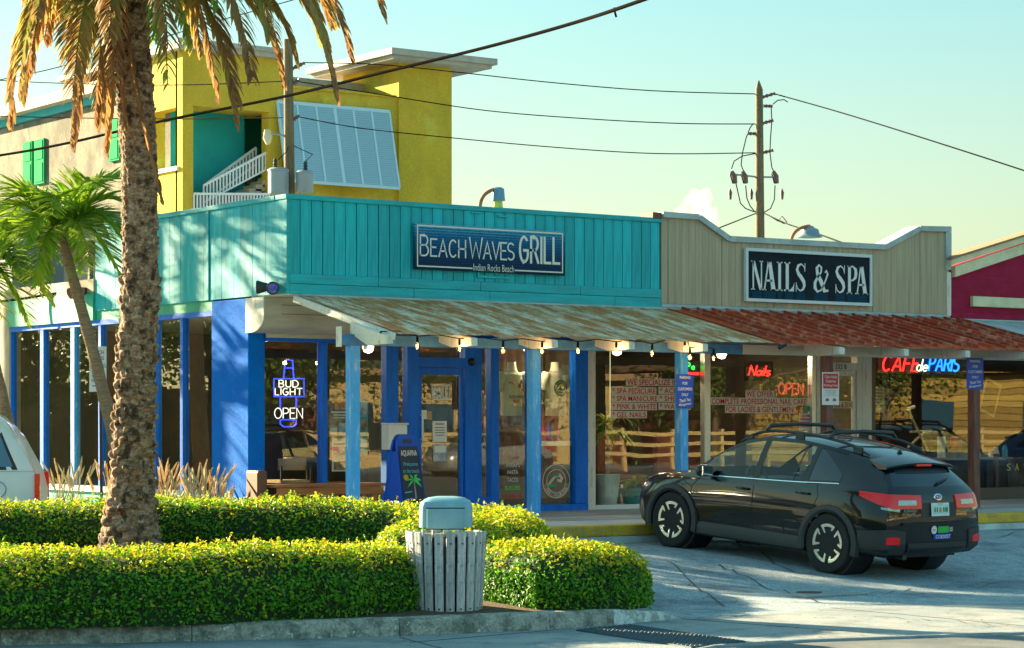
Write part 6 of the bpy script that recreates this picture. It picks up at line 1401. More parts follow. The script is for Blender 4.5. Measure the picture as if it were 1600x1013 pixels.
# door decal
dd = thing('door_decal', 'white square restaurant name decal on the door glass', 'decal', tuple(W(688, 612, FY - .005)))
mb = MB(); ribbon(mb, [W(a, b, FY - .006) for a, b in ((675, 602), (702.5, 602), (702.5, 624.5), (675, 624.5), (675, 602))], FR, .008); mb.build('frame', 'letterwhite', dd)
text('lettering', 'BEACH WAVES', 'letterwhite', dd, W(688.5, 605.5, FY - .006), RT, UP, w=.23, h=.04, ext=.002, off=.01); 
mb = MB(); strokes(mb, 'GRILL', W(688.5, 621.5, FY - .006), RT, UP, .115, .013, w=.235, flat=True, gap=.22); mb.build('lettering', 'letterwhite', dd)
text('lettering', 'INDIAN ROCKS BEACH', 'letterwhite', dd, W(688.5, 624, FY - .006), RT, UP, w=.2, h=.014, ext=.003); text('lettering', 'beachwavesgrill.com', 'letterwhite', dd, W(688.5, 628.5, FY - .006), RT, UP, w=.25, h=.022, ext=.002, off=.01)
# T-shirts on torso forms
mat('shirt', (.56, .50, .34), .9, col2=(.58, .52, .35), ns=5, bump=.3, bs=12); mat('form', (.62, .55, .36), .6); mat('shirtgreen', (.01, .12, .07), .8); mat('shirtcream', (.7, .62, .42), .8); mat('shirtred', (.45, .06, .04), .8)
def tee(label, px, pyt, pyb, kind):
    c = W(px, pyt, 1.18); zb_ = W(px, pyb, 1.18).z; t = thing('display_shirt', label, 't-shirt', (c.x, c.y, zb_), 'shirts in the display window'); H = c.z - zb_
    def fn(u, v):
        k = hermite([(0, .17), (.55, .175), (.8, .19), (.92, .205), (1, .09)])(u); d = hermite([(0, .10), (.6, .115), (.9, .10), (1, .06)])(u); a = 2 * PI * v
        return Vector((c.x + k * math.cos(a), c.y + d * math.sin(a) + .01 * noise.noise(Vector((a * 2, u * 5, px))), zb_ + H * u - (.04 * abs(math.cos(a)) if u > .9 else 0)))
    MB().grid(fn, 20, 28).build('shirt_body', 'shirt', t, smooth=60, fix=True)
    for s in (-1, 1): MB().tube([(c.x + s * .15, c.y, c.z - .07), (c.x + s * .215, c.y, c.z - .17), (c.x + s * .245, c.y, c.z - .30)], [.075, .078, .075], 12).build('sleeve', 'shirt', t, smooth=50)
    MB().lathe([(.09, -.03), (.07, .02), (.062, .10), (.0001, .10)], c, 16).build('neck_form', 'form', t, smooth=40)
    if kind == 0:
        yf = c.y - .118
        for k, (dx, dz, w_, h_) in enumerate(((-.085, -.20, .05, .025), (.06, -.26, .03, .07), (.085, -.19, .02, .04), (.1, -.30, .02, .03))): MB().prism([(c.x + dx - w_, yf - .004, c.z + dz), (c.x + dx + w_, yf - .004, c.z + dz - .02), (c.x + dx + w_ * .6, yf - .004, c.z + dz + h_), (c.x + dx - w_ * .8, yf - .004, c.z + dz + h_ * .7)], (0, .002, 0)).build('print', 'shirtred', t, fix=True)
        text('lettering', 'BEACH WAVES', 'black', t, (c.x, yf - .003, c.z - .385), RT, UP, w=.25, h=.045, ext=.004, off=.01); text('lettering', 'IRB', 'shirtred', t, (c.x, yf - .003, c.z - .45), RT, UP, w=.11, h=.045, ext=.004, off=.02)
    else:
        q = Vector((c.x + .0, c.y - .12, c.z - .27)); MB().lathe([(.0001, .004), (.115, .003), (.116, 0)], q, 28, (0, -1, 0)).build('print', 'shirtgreen', t)
        mb = MB(); ribbon(mb, [q + Vector((.085 * math.cos(rad(a)), -.003, .085 * math.sin(rad(a)))) for a in range(0, 361, 15)], FR, .003, .003)
        ribbon(mb, [q + Vector((x, -.004, z)) for x, z in ((-.07, -.03), (-.04, .01), (-.01, .045), (.03, .05), (.05, .02), (.035, .0), (.02, .015))], FR, .012, .003); ribbon(mb, [q + Vector((x, -.004, z)) for x, z in ((-.06, -.05), (-.02, -.035), (.02, -.05), (.065, -.035))], FR, .007, .003); mb.build('wave_print', 'shirtcream', t)
tee('cream t-shirt with red print in the window left of the middle post', 799, 577, 650, 0); tee('cream t-shirt with round green wave print right of the middle post', 868, 577, 650, 1)
cu = thing('curtain', 'brown hanging curtain behind the two display shirts', 'curtain', (4.6, 1.9, 1.4)); MB().grid(lambda u, v: Vector((3.75 + 1.6 * u, 1.75 + .05 * math.sin(u * 60), .5 + 2.1 * v)), 90, 2).build('fabric', mat('curtainbrown', (.16, .09, .05), .9, col2=(.22, .13, .07), ns=5), cu, smooth=80)
# lower window prints: menu words and round wave logo
lw = thing('window_menu_decal', 'menu words printed low on the window left of the middle post', 'decal', tuple(W(801, 760, YI)))
for s, py, w_, m_ in (('SHRIMP', 715, .24, 'letterpink'), ('WRAPS', 727, .24, 'letterwhite'), ('PASTA', 738, .18, 'letterwhite'), ('TACOS', 750, .19, 'letterwhite'), ('BURGERS', 762.5, .26, 'neonlime'), ('DESSERTS', 776, .3, 'signred')):
    if s == 'SHRIMP': mat('letterpink', (.75, .35, .25), .6); mat('neonlime', (.15, .7, .08), .6)
    text('lettering', s, m_, lw, W(801, py), RT, UP, w=w_, h=.058, ext=.003, off=.006)
a, b = W(780, 783), W(824, 771); 
cir = W(869, 752); wl_ = thing('window_logo_decal', 'round translucent wave logo printed low on the window right of the middle post', 'decal', tuple(cir)); mat('decalbrown', (.28, .17, .12), .6); mat('decalteal', (.03, .30, .24), .6)
for r_, hw, m_ in ((.235, .007, 'decalpale'), (.165, .006, 'decalpale')):
    if r_ > .2: mat('decalpale', (.6, .5, .36), .6)
    mb = MB(); ribbon(mb, [cir + Vector((r_ * math.cos(rad(a)), 0, r_ * math.sin(rad(a)))) for a in range(0, 361, 10)], FR, hw, .002); mb.build('ring', m_, wl_)
mb = MB(); ribbon(mb, [cir + Vector((.2 * math.cos(rad(a)), 0, .2 * math.sin(rad(a)))) for a in range(200, 341, 10)], FR, .032, .0015); mb.build('band', 'decalbrown', wl_)
for k, ch in enumerate('IRB, FLORIDA'):
    if ch == ' ': continue
    a = rad(213 + 10.4 * k); d = Vector((math.cos(a), 0, math.sin(a))); tg = Vector((-math.sin(a), 0, math.cos(a))); text('lettering', ch, 'letterwhite', wl_, cir + d * .2, tg, -d, h=.04 if ch != ',' else .012, ext=.0035, off=.01)
mb = MB(); ribbon(mb, [cir + Vector((x, 0, z)) for x, z in ((-.14, -.06), (-.09, .0), (-.02, .07), (.06, .085), (.10, .04), (.08, -.0), (.04, .01))], FR, .02, .002); mb.build('wave', 'decalpale', wl_)
for (dx, dz, w_) in ((-.07, -.06, .07), (.0, .085, .05)): MB().box(cir.x + dx - w_, cir.x + dx + w_, cir.y - .003, cir.y - .001, cir.z + dz - .02, cir.z + dz + .015).build('water', 'decalteal', wl_)
sh_ = thing('window_shelf', 'grey window shelf edge below the shirt with the green print', 'shelf', tuple(W(869, 694, 1.05))); a, b = W(844, 697, 1.02), W(896, 689, 1.02); MB().box(a.x, b.x, 1.02, 1.25, a.z, b.z).build('board', 'alum', sh_)
for k, (px, py, m_) in enumerate(((848, 660, 'signred'), (862, 672, 'signgreen'), (868, 678, 'chalkmagenta'), (857, 682, 'neonviolet'))):
    if k == 0: mat('chalkmagenta', (.55, .02, .22), .6); mat('neonviolet', (.12, .05, .45), .6)
    q = W(px, 689, 1.15); t = thing('souvenir', ['red folded souvenir on the window shelf', 'green and yellow drink bottle on the window shelf', 'magenta souvenir cup on the window shelf', 'violet souvenir bag on the window shelf'][k], 'souvenir', tuple(q), 'souvenirs on the window shelf'); MB().lathe([(.03, 0), (.045, .02), (.05, .10), (.03, .16), (.018, .2 + .06 * (k % 2)), (.0001, .2 + .06 * (k % 2))], q, 10).build('vessel', m_, t, smooth=40)
# table and chair inside the corner window
tb = thing('wicker_chair', 'wicker backed chair inside the corner window', 'chair', (1.0, 1.75, .21)); mat('wicker', (.34, .25, .14), .8, fine=.3, bump=.5, bs=80)
c = W(460, 728, 1.7)
MB().grid(lambda u, v: Vector((c.x - .22 + .44 * u, c.y + .06 * (2 * u - 1) ** 2, c.z - .06 + .16 * v)), 10, 4).build('backrest', 'wicker', tb)
for sx in (-.2, .2):
    for sy in (0, .4): MB().tube([(c.x + sx, c.y + sy, .206), (c.x + sx, c.y + sy, c.z if sy == 0 else .66)], .016, 6).build('leg', 'black', tb)
MB().box(c.x - .22, c.x + .22, c.y - .02, c.y + .42, .64, .68).build('seat', 'wicker', tb)
for k, (x, y) in enumerate(((1.9, 2.6), (3.4, 3.6))):
    t = thing('dining_table', ['dining table inside behind the poster window', 'dining table inside behind the restaurant door'][k], 'table', (x, y, .21)); MB().lathe([(.0001, .74), (.4, .74), (.4, .77), (.0001, .77)], (x, y, .2), 20).build('top', 'darkwood', t); MB().lathe([(.2, .006), (.03, .03), (.03, .74)], (x, y, .2), 12).build('pedestal', 'black', t)
# ================================================================ salon window lettering
wl2 = thing('salon_service_decal', 'red serif service list lettering on the left salon window', 'decal', tuple(W(1000, 620)))
mat('stripwhite', (.62, .56, .47), .8, spec=.2)
def redtext(root, s, px, py, w, h, align='L'):
    c = W(px, py); xa_ = c.x - (w / 2 if align == 'C' else 0); MB().box(xa_ - .015, xa_ + w + .025, c.y - .0025, c.y - .0005, c.z - h * .64, c.z + h * .64).build('lettering_backing', 'stripwhite', root); text('lettering', s, 'letterred', root, c + RT * (w * .008 if align == 'L' else 0), RT, UP, w=w, h=h, align=align, ext=.004, off=.012)
mpp = (W(1001, 600) - W(1000, 600)).length
redtext(wl2, 'WE SPECIALIZE IN', 979, 597, 80 * mpp, .082)
for s, px, py, w_ in (('* SPA PEDICURE', 956, 610.5, 67), ('* SPA MANICURE', 956, 622.5, 70), ('* PINK & WHITE', 956, 635, 68), ('* GEL NAILS', 956, 648, 52), ('* ACRYLIC', 1030, 610.5, 50), ('* SHELLAC', 1030, 622.5, 50), ('* WAXING', 1030, 635, 48)): redtext(wl2, s, px, py, w_ * mpp, .082)
wl3 = thing('salon_offer_decal', 'red serif offer lettering on the right salon window', 'decal', tuple(W(1187, 628)))
mpp = (W(1188, 600) - W(1187, 600)).length
redtext(wl3, 'WE OFFER', 1187, 616, 42 * mpp, .085, 'C'); redtext(wl3, 'COMPLETE PROFESSIONAL NAIL CARE', 1187, 627.5, 148 * mpp, .085, 'C'); redtext(wl3, 'FOR LADIES & GENTLEMEN', 1187, 640, 105 * mpp, .085, 'C')
wl4 = thing('salon_door_decal', 'red nails and spa lettering on the salon door glass', 'decal', tuple(W(1316, 632))); redtext(wl4, 'NAILS & SPA', 1313, 632.5, .46, .085, 'C')
# small neons
ns1 = thing('nails_neon_sign', 'red cursive nails neon in a dark box in the right salon window', 'neon sign', tuple(W(1186, 580, 1.1))); a, b = W(1165, 595, 1.1), W(1208, 565, 1.1); MB().box(a.x, b.x, 1.1, 1.14, a.z, b.z).build('box', 'black', ns1)
mb = MB(); strokes(mb, 'Nails', W(1186, 587, 1.085), RT, UP, .15, .012, 5, w=.42, gap=.14, shear=.25); mb.build('lettering', 'neonred', ns1); a = W(1190, 615, 1.1); MB().box(a.x - .02, a.x + .02, 1.1, 1.12, a.z, a.z + .14).build('switch_tag', 'stickyellow', ns1)
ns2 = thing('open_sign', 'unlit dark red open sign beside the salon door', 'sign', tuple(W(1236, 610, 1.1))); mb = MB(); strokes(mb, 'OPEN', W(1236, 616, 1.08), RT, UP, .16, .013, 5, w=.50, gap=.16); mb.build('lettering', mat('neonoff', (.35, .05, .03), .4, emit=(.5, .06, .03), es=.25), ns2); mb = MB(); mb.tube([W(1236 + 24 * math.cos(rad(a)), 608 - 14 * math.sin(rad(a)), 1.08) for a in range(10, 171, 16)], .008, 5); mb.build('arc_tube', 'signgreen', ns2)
ns3 = thing('pedicure_led_sign', 'small green and red lit sign behind the blue post', 'led sign', tuple(W(1080, 575, 1.1))); a, b = W(1066, 590, 1.12), W(1098, 565, 1.12); MB().box(a.x, b.x, 1.12, 1.15, a.z, b.z).build('box', 'black', ns3)

for ch_, px_, w_ in (('P', 1076, .05), ('e', 1083, .05)): mb = MB(); strokes(mb, ch_, W(px_, 577.5, 1.1), RT, UP, .10, .010, 5, w=w_); mb.build('lettering', 'neongreen', ns3)
a = W(1085, 584, 1.1); MB().box(a.x - .13, a.x + .09, 1.1, 1.11, a.z - .02, a.z + .02).build('red_strip', 'neonred', ns3)
t, a, b = poster('red and white price card at the bottom right of the salon window', 1249, 1266, 646, 672, 'white', [(.05, .95, .1 + .2 * k, .22 + .2 * k, 'signred') for k in range(4)], FY + .03)
poster('small green notice above the price card', 1258, 1266, 634, 643, 'signgreen', [], FY + .03); poster('small red round notice left of the price card', 1240, 1246.5, 636, 648, 'signred', [], FY + .03)
# salon plants
def pot_plant(label, px, py, y, kind):
    q = W(px, py, y); t = thing('potted_plant', label, 'potted plant', (q.x, q.y, .21), 'plants in the salon window'); rng = random.Random(px); mb = MB()
    if kind == 0:
        MB().lathe([(.14, 0), (.19, .45), (.2, .5), (.17, .5)], (q.x, q.y, .206), 20).build('pot', 'stepwhite', t, smooth=40); MB().tube([(q.x, q.y, .6), (q.x + .02, q.y, 1.0), (q.x + .05, q.y, 1.35)], .035, 8).build('stem', 'slimtrunk', t, smooth=40); top_ = Vector((q.x + .05, q.y, 1.38)); ln, nl = .62, 46
    else:
        MB().lathe([(.13, 0), (.19, .24), (.215, .26), (.215, .29), (.18, .29)], (q.x, q.y, .206), 20).build('pot', mat('potteal', (.01, .25, .26), .5), t, smooth=40); top_ = Vector((q.x, q.y, .50)); ln, nl = .5, 34
    for k in range(nl):
        a = rng.uniform(0, 2 * PI); l = ln * rng.uniform(.6, 1.1); hd = Vector((math.cos(a), math.sin(a) * .6, 0)); up_ = rng.uniform(.05, .75); p = bez(top_, top_ + hd * l * .45 + U * l * up_, top_ + hd * l + U * l * (up_ - .55), 6); sd_ = hd.cross(U).normalized(); k0 = len(mb.v)
        for i, z in enumerate(p): w_ = .028 * math.sin(PI * (.12 + .85 * i / 6)); mb.v += [tuple(z + sd_ * w_), tuple(z - sd_ * w_)]
        mb.f += [(k0 + 2 * i, k0 + 2 * i + 1, k0 + 2 * i + 3, k0 + 2 * i + 2) for i in range(6)]; mb.mi += [0] * 6; mb.tone += [rng.uniform(.15, .95)] * 14
    mb.build('leaf_cluster', 'youngpalm', t)
pot_plant('tall dracaena in a white planter at the left of the salon window', 948, 790, 1.22, 0); pot_plant('leafy plant in a teal pot behind the parked car nose', 990, 790, 1.22, 1)
for k in range(3):
    t = thing('salon_chair', ['salon chair nearest the teal pot', 'salon chair in the middle of the salon', 'salon chair nearest the salon door'][k], 'chair', (6.6 + 1.2 * k, 3.2, .21), 'salon chairs'); x = 6.6 + 1.2 * k; MB().box(x - .3, x + .3, 2.9, 3.5, .5, .65).build('seat', 'darkwood', t, bev=.04); MB().box(x - .3, x + .3, 3.4, 3.55, .651, 1.3).build('backrest', 'darkwood', t, bev=.04); MB().lathe([(.25, .006), (.05, .05), (.05, .3)], (x, 3.2, .2), 14).build('pedestal', 'chrome', t)
# ================================================================ cafe
cn = thing('cafe_neon_sign', 'red cream and blue neon cafe name in the cafe window', 'neon sign', tuple(W(1437, 570, 1.06)))
for s, px, py, w_, h_, m_, r_ in (('CAFE', 1406, 580, 56, .235, 'neonred', .016), ('de', 1440, 580, 17, .19, 'neoncream', .011), ('PARIS', 1474, 580, 46, .235, 'neoncyan', .016)):
    mp = (W(px + 1, py, 1.06) - W(px, py, 1.06)).length; mb = MB(); strokes(mb, s, W(px, py, 1.06), RT, UP, h_, r_, 5, w=w_ * mp, gap=.16, shear=.22); mb.build('lettering', m_, cn)
MB().tube([W(1468, 560, 1.06), W(1471, 553, 1.06)], .012, 5).build('tower_tip', 'neoncyan', cn); MB().box(W(1372, 0, 1.12).x, W(1515, 0, 1.12).x, 1.12, 1.14, W(1440, 585, 1.12).z, W(1440, 552, 1.12).z).build('panel', 'black', cn)
ct = thing('cafe_counter', 'narrow wooden counter along the cafe window', 'counter', tuple(W(1520, 720, 1.3))); a = W(1440, 716, 1.25); b = W(1580, 716, 1.25); MB().box(a.x - .3, b.x, 1.2, 1.5, a.z - .04, a.z).build('top', mat('countertop', (.30, .20, .10), .4), ct, bev=.01)
for px in (1460, 1541, 1575): q = W(px, 716, 1.35); MB().tube([(q.x, q.y, .206), (q.x, q.y, a.z - .04)], .03, 8).build('leg', 'darkmetal', ct)
def ware(name, label, px, m_, prof, y=1.33): q = W(px, 716, y); q.z = a.z; t = thing(name, label, name.replace('_', ' '), tuple(q), 'wares on the cafe counter'); MB().lathe(prof, q, 12).build('vessel', m_, t, smooth=40)
mat('redenamel', (.5, .01, .04), .3); mat('paleware', (.62, .66, .62), .4); mat('bluebottle', (.04, .28, .48), .2); mat('basket', (.38, .22, .09), .9, fine=.3)
ware('canister', 'tall pale cylinder canister on the cafe counter', 1471, 'paleware', [(.07, 0), (.07, .34), (.0001, .34)]); ware('pot', 'red enamel pot on the cafe counter', 1494, 'redenamel', [(.09, .14), (.10, .2), (.10, .32), (.07, .34), (.0001, .34)]); ware('bottle', 'blue bottle at the right end of the cafe counter', 1570, 'bluebottle', [(.05, 0), (.05, .14), (.03, .17), (.03, .2), (.0001, .2)])
ware('jug', 'white jug left of the blue bottle', 1556, 'paleware', [(.05, 0), (.06, .06), (.035, .14), (.04, .17), (.0001, .17)]); ware('jug', 'small white creamer beside the brown post', 1548, 'paleware', [(.035, 0), (.045, .04), (.03, .09), (.0001, .09)]); ware('basket', 'shallow round basket nearest the car on the cafe counter', 1482, 'basket', [(.12, 0), (.16, .09), (.14, .09), (.0001, .03)]); ware('basket', 'shallow round basket left of the brown post', 1503, 'basket', [(.12, 0), (.15, .09), (.13, .09), (.0001, .03)])
for k, px in enumerate((1488, 1508, 1530)): q = W(px, 708, 1.28); t = thing('price_card', ['white price card between the two baskets', 'white price card on the right basket', 'white price card beside the brown post'][k], 'price card', tuple(q)); MB().box(q.x - .03, q.x + .03, q.y, q.y + .004, a.z, a.z + .08).build('card', 'paper', t)
cd2 = thing('cafe_gold_decal', 'gold capital letters low on the cafe window at the right edge', 'decal', tuple(W(1590, 728))); mat('goldletter', (.55, .36, .08), .5)
for ch_, px in (('S', 1576), ('A', 1589), ('V', 1602), ('O', 1616), ('R', 1630), ('Y', 1644)): text('lettering', ch_, 'goldletter', cd2, W(px, 730), RT, UP, w=.095, h=.115, off=.008)
poster('pale green sticker low on the cafe window', 1566, 1577, 762, 768, 'paper', [], FY + .012)
q = W(1560, 640, 1.6); t = thing('picture_frame', 'tilted gold picture frame leaning inside the cafe window', 'picture frame', tuple(q)); mb = MB(); ribbon(mb, [W(x, y_, 1.6) for x, y_ in ((1541, 592), (1563, 603), (1552, 650), (1530, 640), (1541, 592))], FR, .025, .01); mb.build('frame', 'goldletter', t)
t = thing('folding_chair', 'cream bistro folding chair inside the cafe window', 'chair', tuple(W(1435, 700, 1.8))); MB().tube([W(1418, 640, 1.8), W(1450, 705, 1.8)], .02, 6).build('leg', 'creamtrim', t); MB().tube([W(1445, 675, 1.8), W(1418, 700, 1.9)], .02, 6).build('leg', 'creamtrim', t); MB().tube([W(1422, 675, 1.8), W(1455, 673, 1.8)], .02, 6).build('seat_rail', 'creamtrim', t); MB().tube([W(1418, 640, 1.8), W(1428, 636, 2.1)], .03, 6).build('back_rail', 'creamtrim', t)
t, a_, b_ = poster('pale framed menu at the left end of the cafe window', 1363, 1382, 605, 645, mat('menucream', (.55, .48, .25), .7), [(.15, .85, .1 + .12 * k, .13 + .12 * k, 'darkwood') for k in range(6)], FY + .03)
# ================================================================ utility poles and wires
mat('polewood', (.17, .13, .07), .9, col2=(.11, .085, .05), ns=5, st=(3, 3, .3), bump=.4, bs=30, fine=.2); mat('insul', (.12, .07, .06), .4); mat('galv', (.24, .29, .32), .5, metal=.3, fine=.1)
D1, D2 = 60.0, 58.0
p1 = thing('utility_pole', 'wooden utility pole with two transformers between palm and yellow building', 'utility pole', (PD(451, 665, D1).x, PD(451, 665, D1).y, 0)); bt = PD(453, 330, D1)
MB().tube([(bt.x, bt.y, 0), bt, PD(450, 62, D1)], [.16, .14, .115], 12).build('pole', 'polewood', p1, smooth=50)
def insulator(p, q, root, r_=.06): 
    d = (q - p); n_ = 7; rs = [r_ * (.55 if i % 2 else 1) for i in range(n_)]; MB().tube([p + d * i / (n_ - 1) for i in range(n_)], rs, 10).build('insulator', 'insul', root, smooth=40)
for a_, b_ in (((456, 108), (476, 98)), ((456, 132), (468, 125)), ((456, 188), (468, 181))): insulator(PD(*a_, D1), PD(*b_, D1), p1)
MB().tube([PD(445, 212, D1), PD(418, 208, D1)], .03, 6).build('bracket', 'galv', p1); MB().tube([PD(418, 203, D1), PD(418, 216, D1), PD(419, 226, D1)], [.08, .12, .05], 8).build('arrester', 'creamtrim', p1, smooth=40)
for px, py, r_, h_ in ((435, 304, .26, .58), (476, 302, .22, .48)):
    c = PD(px, py, D1 - .3); tr_ = MB().lathe([(r_ * .9, 0), (r_, .03), (r_, h_), (r_ * 1.06, h_ + .01), (r_ * 1.06, h_ + .04), (r_ * .8, h_ + .09), (.0001, h_ + .1)], c, 20).build('transformer', 'galv', p1, smooth=40)
    MB().lathe([(.04, 0), (.06, .05), (.04, .08), (.06, .12), (.04, .16), (.055, .2), (.02, .26)], c + U * (h_ + .08) + R * (-.08 if px < 450 else .02), 10).build('bushing', 'darkmetal', tr_, smooth=40); MB().tube([c + U * (h_ + .3), c + U * (h_ + .5) + R * .2, PD(452, 225, D1)], .012, 5).build('lead', 'cable', tr_)
p2 = thing('utility_pole', 'wooden utility pole with cutouts and insulators rising behind the nail salon', 'utility pole', (PD(1187, 665, D2).x, PD(1187, 665, D2).y, 0))
MB().tube([PD(1188, 665, D2) - U * 1.4, PD(1187.5, 372, D2), PD(1186, 140, D2), PD(1185.5, 126, D2)], [.15, .115, .095, .015], 12).build('pole', 'polewood', p2, smooth=50)
for a_, b_ in (((1192, 152), (1211, 146)), ((1193, 166), (1207, 166)), ((1192, 193), (1208, 188)), ((1192, 239), (1208, 235)), ((1183, 209), (1168, 209))): insulator(PD(*a_, D2), PD(*b_, D2), p2, .05)
def lead(root, pts, r_=.014, D=D2): return MB().tube([PD(a, b, D) for a, b in pts], r_, 5).build('lead', 'cable', root, smooth=60)
lead(p2, [(1208, 163), (1215, 157), (1225, 156), (1231, 160)]); lead(p2, [(1205, 168), (1206, 190), (1204, 215), (1203, 238), (1206, 262), (1210, 270)]); lead(p2, [(1177, 193), (1172, 200), (1166, 215), (1160, 240), (1158, 258), (1162, 268)]); lead(p2, [(1181, 240), (1160, 244), (1147, 252), (1143, 264)])
MB().tube([PD(1140, 272, D2), PD(1185, 277, D2), PD(1212, 277, D2)], .025, 6).build('cutout_arm', 'galv', p2)
for px in (1146, 1163, 1211):
    MB().tube([PD(px - 3, 268, D2), PD(px + 1, 276, D2), PD(px + 3, 287, D2)], [.05, .075, .05], 8).build('cutout', 'insul', p2, smooth=40); MB().tube([PD(px - 5, 272, D2), PD(px - 1, 287, D2)], .018, 6).build('fuse', 'darkmetal', p2)
    MB().tube([PD(px - 6 if px < 1150 else px + 10, 295, D2), PD(px - 5 if px < 1150 else px + 11, 301, D2), PD(px - 5 if px < 1150 else px + 11, 312, D2)], [.02, .05, .03], 8).build('arrester', 'insul', p2, smooth=40)
lead(p2, [(1150, 287), (1154, 305), (1157, 318), (1165, 326), (1178, 331)]); lead(p2, [(1165, 290), (1167, 310), (1172, 322), (1180, 332)]); lead(p2, [(1211, 290), (1210, 312), (1204, 326), (1194, 332)])
lead(p2, [(1198, 335), (1212, 343), (1226, 350)]); lead(p2, [(1200, 336), (1216, 346), (1222, 338), (1230, 348)], .012)
def wire(label, pts, D0, D1_, r_=.014, m_='cable', sag=0):
    n_ = len(pts); P = [PD(a, b, D0 + (D1_ - D0) * i / (n_ - 1)) for i, (a, b) in enumerate(pts)]
    out = []
    for i in range(n_ - 1):
        p0 = P[max(0, i - 1)]; a_, b_ = P[i], P[i + 1]; p3 = P[min(n_ - 1, i + 2)]
        for k in range(6): t_ = k / 6; out.append(.5 * ((2 * a_) + (b_ - p0) * t_ + (2 * p0 - 5 * a_ + 4 * b_ - p3) * t_ * t_ + (3 * a_ - p0 - 3 * b_ + p3) * t_ ** 3))
    out.append(P[-1]); o = MB().tube(out, r_, 6).build('overhead_wire', m_, smooth=60); return tag(o, label, 'wire', 'overhead wires')
wire('highest wire from the transformer pole to the salon pole', [(476, 98), (590, 101), (705, 112), (860, 129), (1020, 142), (1180, 147)], D1, D2); wire('second wire down between the two utility poles', [(468, 128), (608, 150), (760, 173), (920, 186), (1060, 193), (1180, 194)], D1, D2); wire('third wire down between the two utility poles', [(468, 183), (560, 200), (690, 214), (850, 229), (1020, 240), (1181, 239)], D1, D2)
wire('wire leaving the salon pole to the upper right edge', [(1211, 147), (1310, 175), (1430, 212), (1640, 280), (1900, 370)], D2, 46, .016); wire('service wire sagging right from the salon pole to the dome lamp', [(1195, 334), (1230, 350), (1262, 360), (1290, 370), (1320, 381)], D2, 36, .014); wire('guy wire sloping left from the salon pole behind the parapet', [(1180, 334), (1150, 346), (1122, 357)], D2, 50, .014)
wire('wire from the transformer pole to the left edge', [(-400, 100), (-30, 124), (120, 131), (280, 133), (448, 127)], 70, D1); wire('upper thin wire crossing the palm at the upper left', [(-400, 220), (-30, 132), (80, 108), (200, 75), (330, 36), (430, 8), (700, -70), (1100, -200)], 70, 62, .014); wire('lower wire from the transformer pole behind the palm', [(-400, 170), (-30, 181), (150, 185), (300, 186), (450, 184)], 70, D1)
rng = random.Random(3); wire('thick twisted cable sweeping across the upper left to the top edge', [(-400, 300), (-40, 249), (100, 225), (250, 190), (440, 152), (600, 113), (760, 74), (900, 35), (1005, 0), (1200, -70), (1500, -190), (1900, -380)], 52, 24, .027, 'thickcable')
q = PD(962, 14, 35.6); wire('short pigtail hanging from the thick twisted cable', [(960, 12), (961, 20), (963, 27)], 35.8, 35.8, .018)
wire('dark cable running left from the brown flood lights', [(-20, 474), (40, 466), (90, 458), (128, 453)], 36, 34.6, .02)
# ================================================================ white van at the left edge
vn = thing('white_van', 'white van at the left edge showing rear side window and red tail lamp', 'van', (0, 0, 0))
mat('vanwhite', (.62, .66, .68), .3, coat=.6, fine=.03); mat('vanglass', (.012, .06, .12), .05, coat=1, spec=1)
vz = hermite([(0, 1.0), (.9, 1.12), (1.7, 1.72), (2.6, 1.80), (4.0, 1.78), (4.45, 1.70), (4.62, 1.50)]); 
def vring(x, v):
    zt = vz(x); zb = .28; hw = .93 - .05 * max(0, (x - 4.3) / .4); t = v
    prof = [(0, zb), (.80 * hw, zb), (hw * .98, zb + .12), (hw, .7), (hw * .985, min(1.02, zt - .1)), (hw * .90, zt - .16), (hw * .80, zt - .03), (hw * .6, zt), (0, zt + .02)]
    d = t * 8; i = min(7, int(d)); f = d - i; return (prof[i][0] + (prof[i + 1][0] - prof[i][0]) * f, prof[i][1] + (prof[i + 1][1] - prof[i][1]) * f)
xsv = [0, .1, .4, .9, 1.3, 1.7, 2.2, 2.8, 3.4, 4.0, 4.3, 4.45, 4.55, 4.62]; vb = MB()
for s in (1, -1):
    k0 = len(vb.v)
    for x in xsv:
        for j in range(25): y, z = vring(x, j / 24); xx = x - .42 * max(0, (z - .95) / .8) * max(0, (x - 3.9) / .72) + (.04 if x > 4.6 and z < .9 else 0); vb.v.append((-y * s, 2.3 - xx, z))
    for i in range(len(xsv) - 1):
        for j in range(24): q = (k0 + i * 25 + j, k0 + (i + 1) * 25 + j, k0 + (i + 1) * 25 + j + 1, k0 + i * 25 + j + 1); vb.f.append(q); vb.mi.append(0)
    e0 = k0 + (len(xsv) - 1) * 25; vb.f.append(tuple(e0 + j for j in range(25))); vb.mi.append(0)
vb.build('body', 'vanwhite', vn, smooth=40, fix=True)
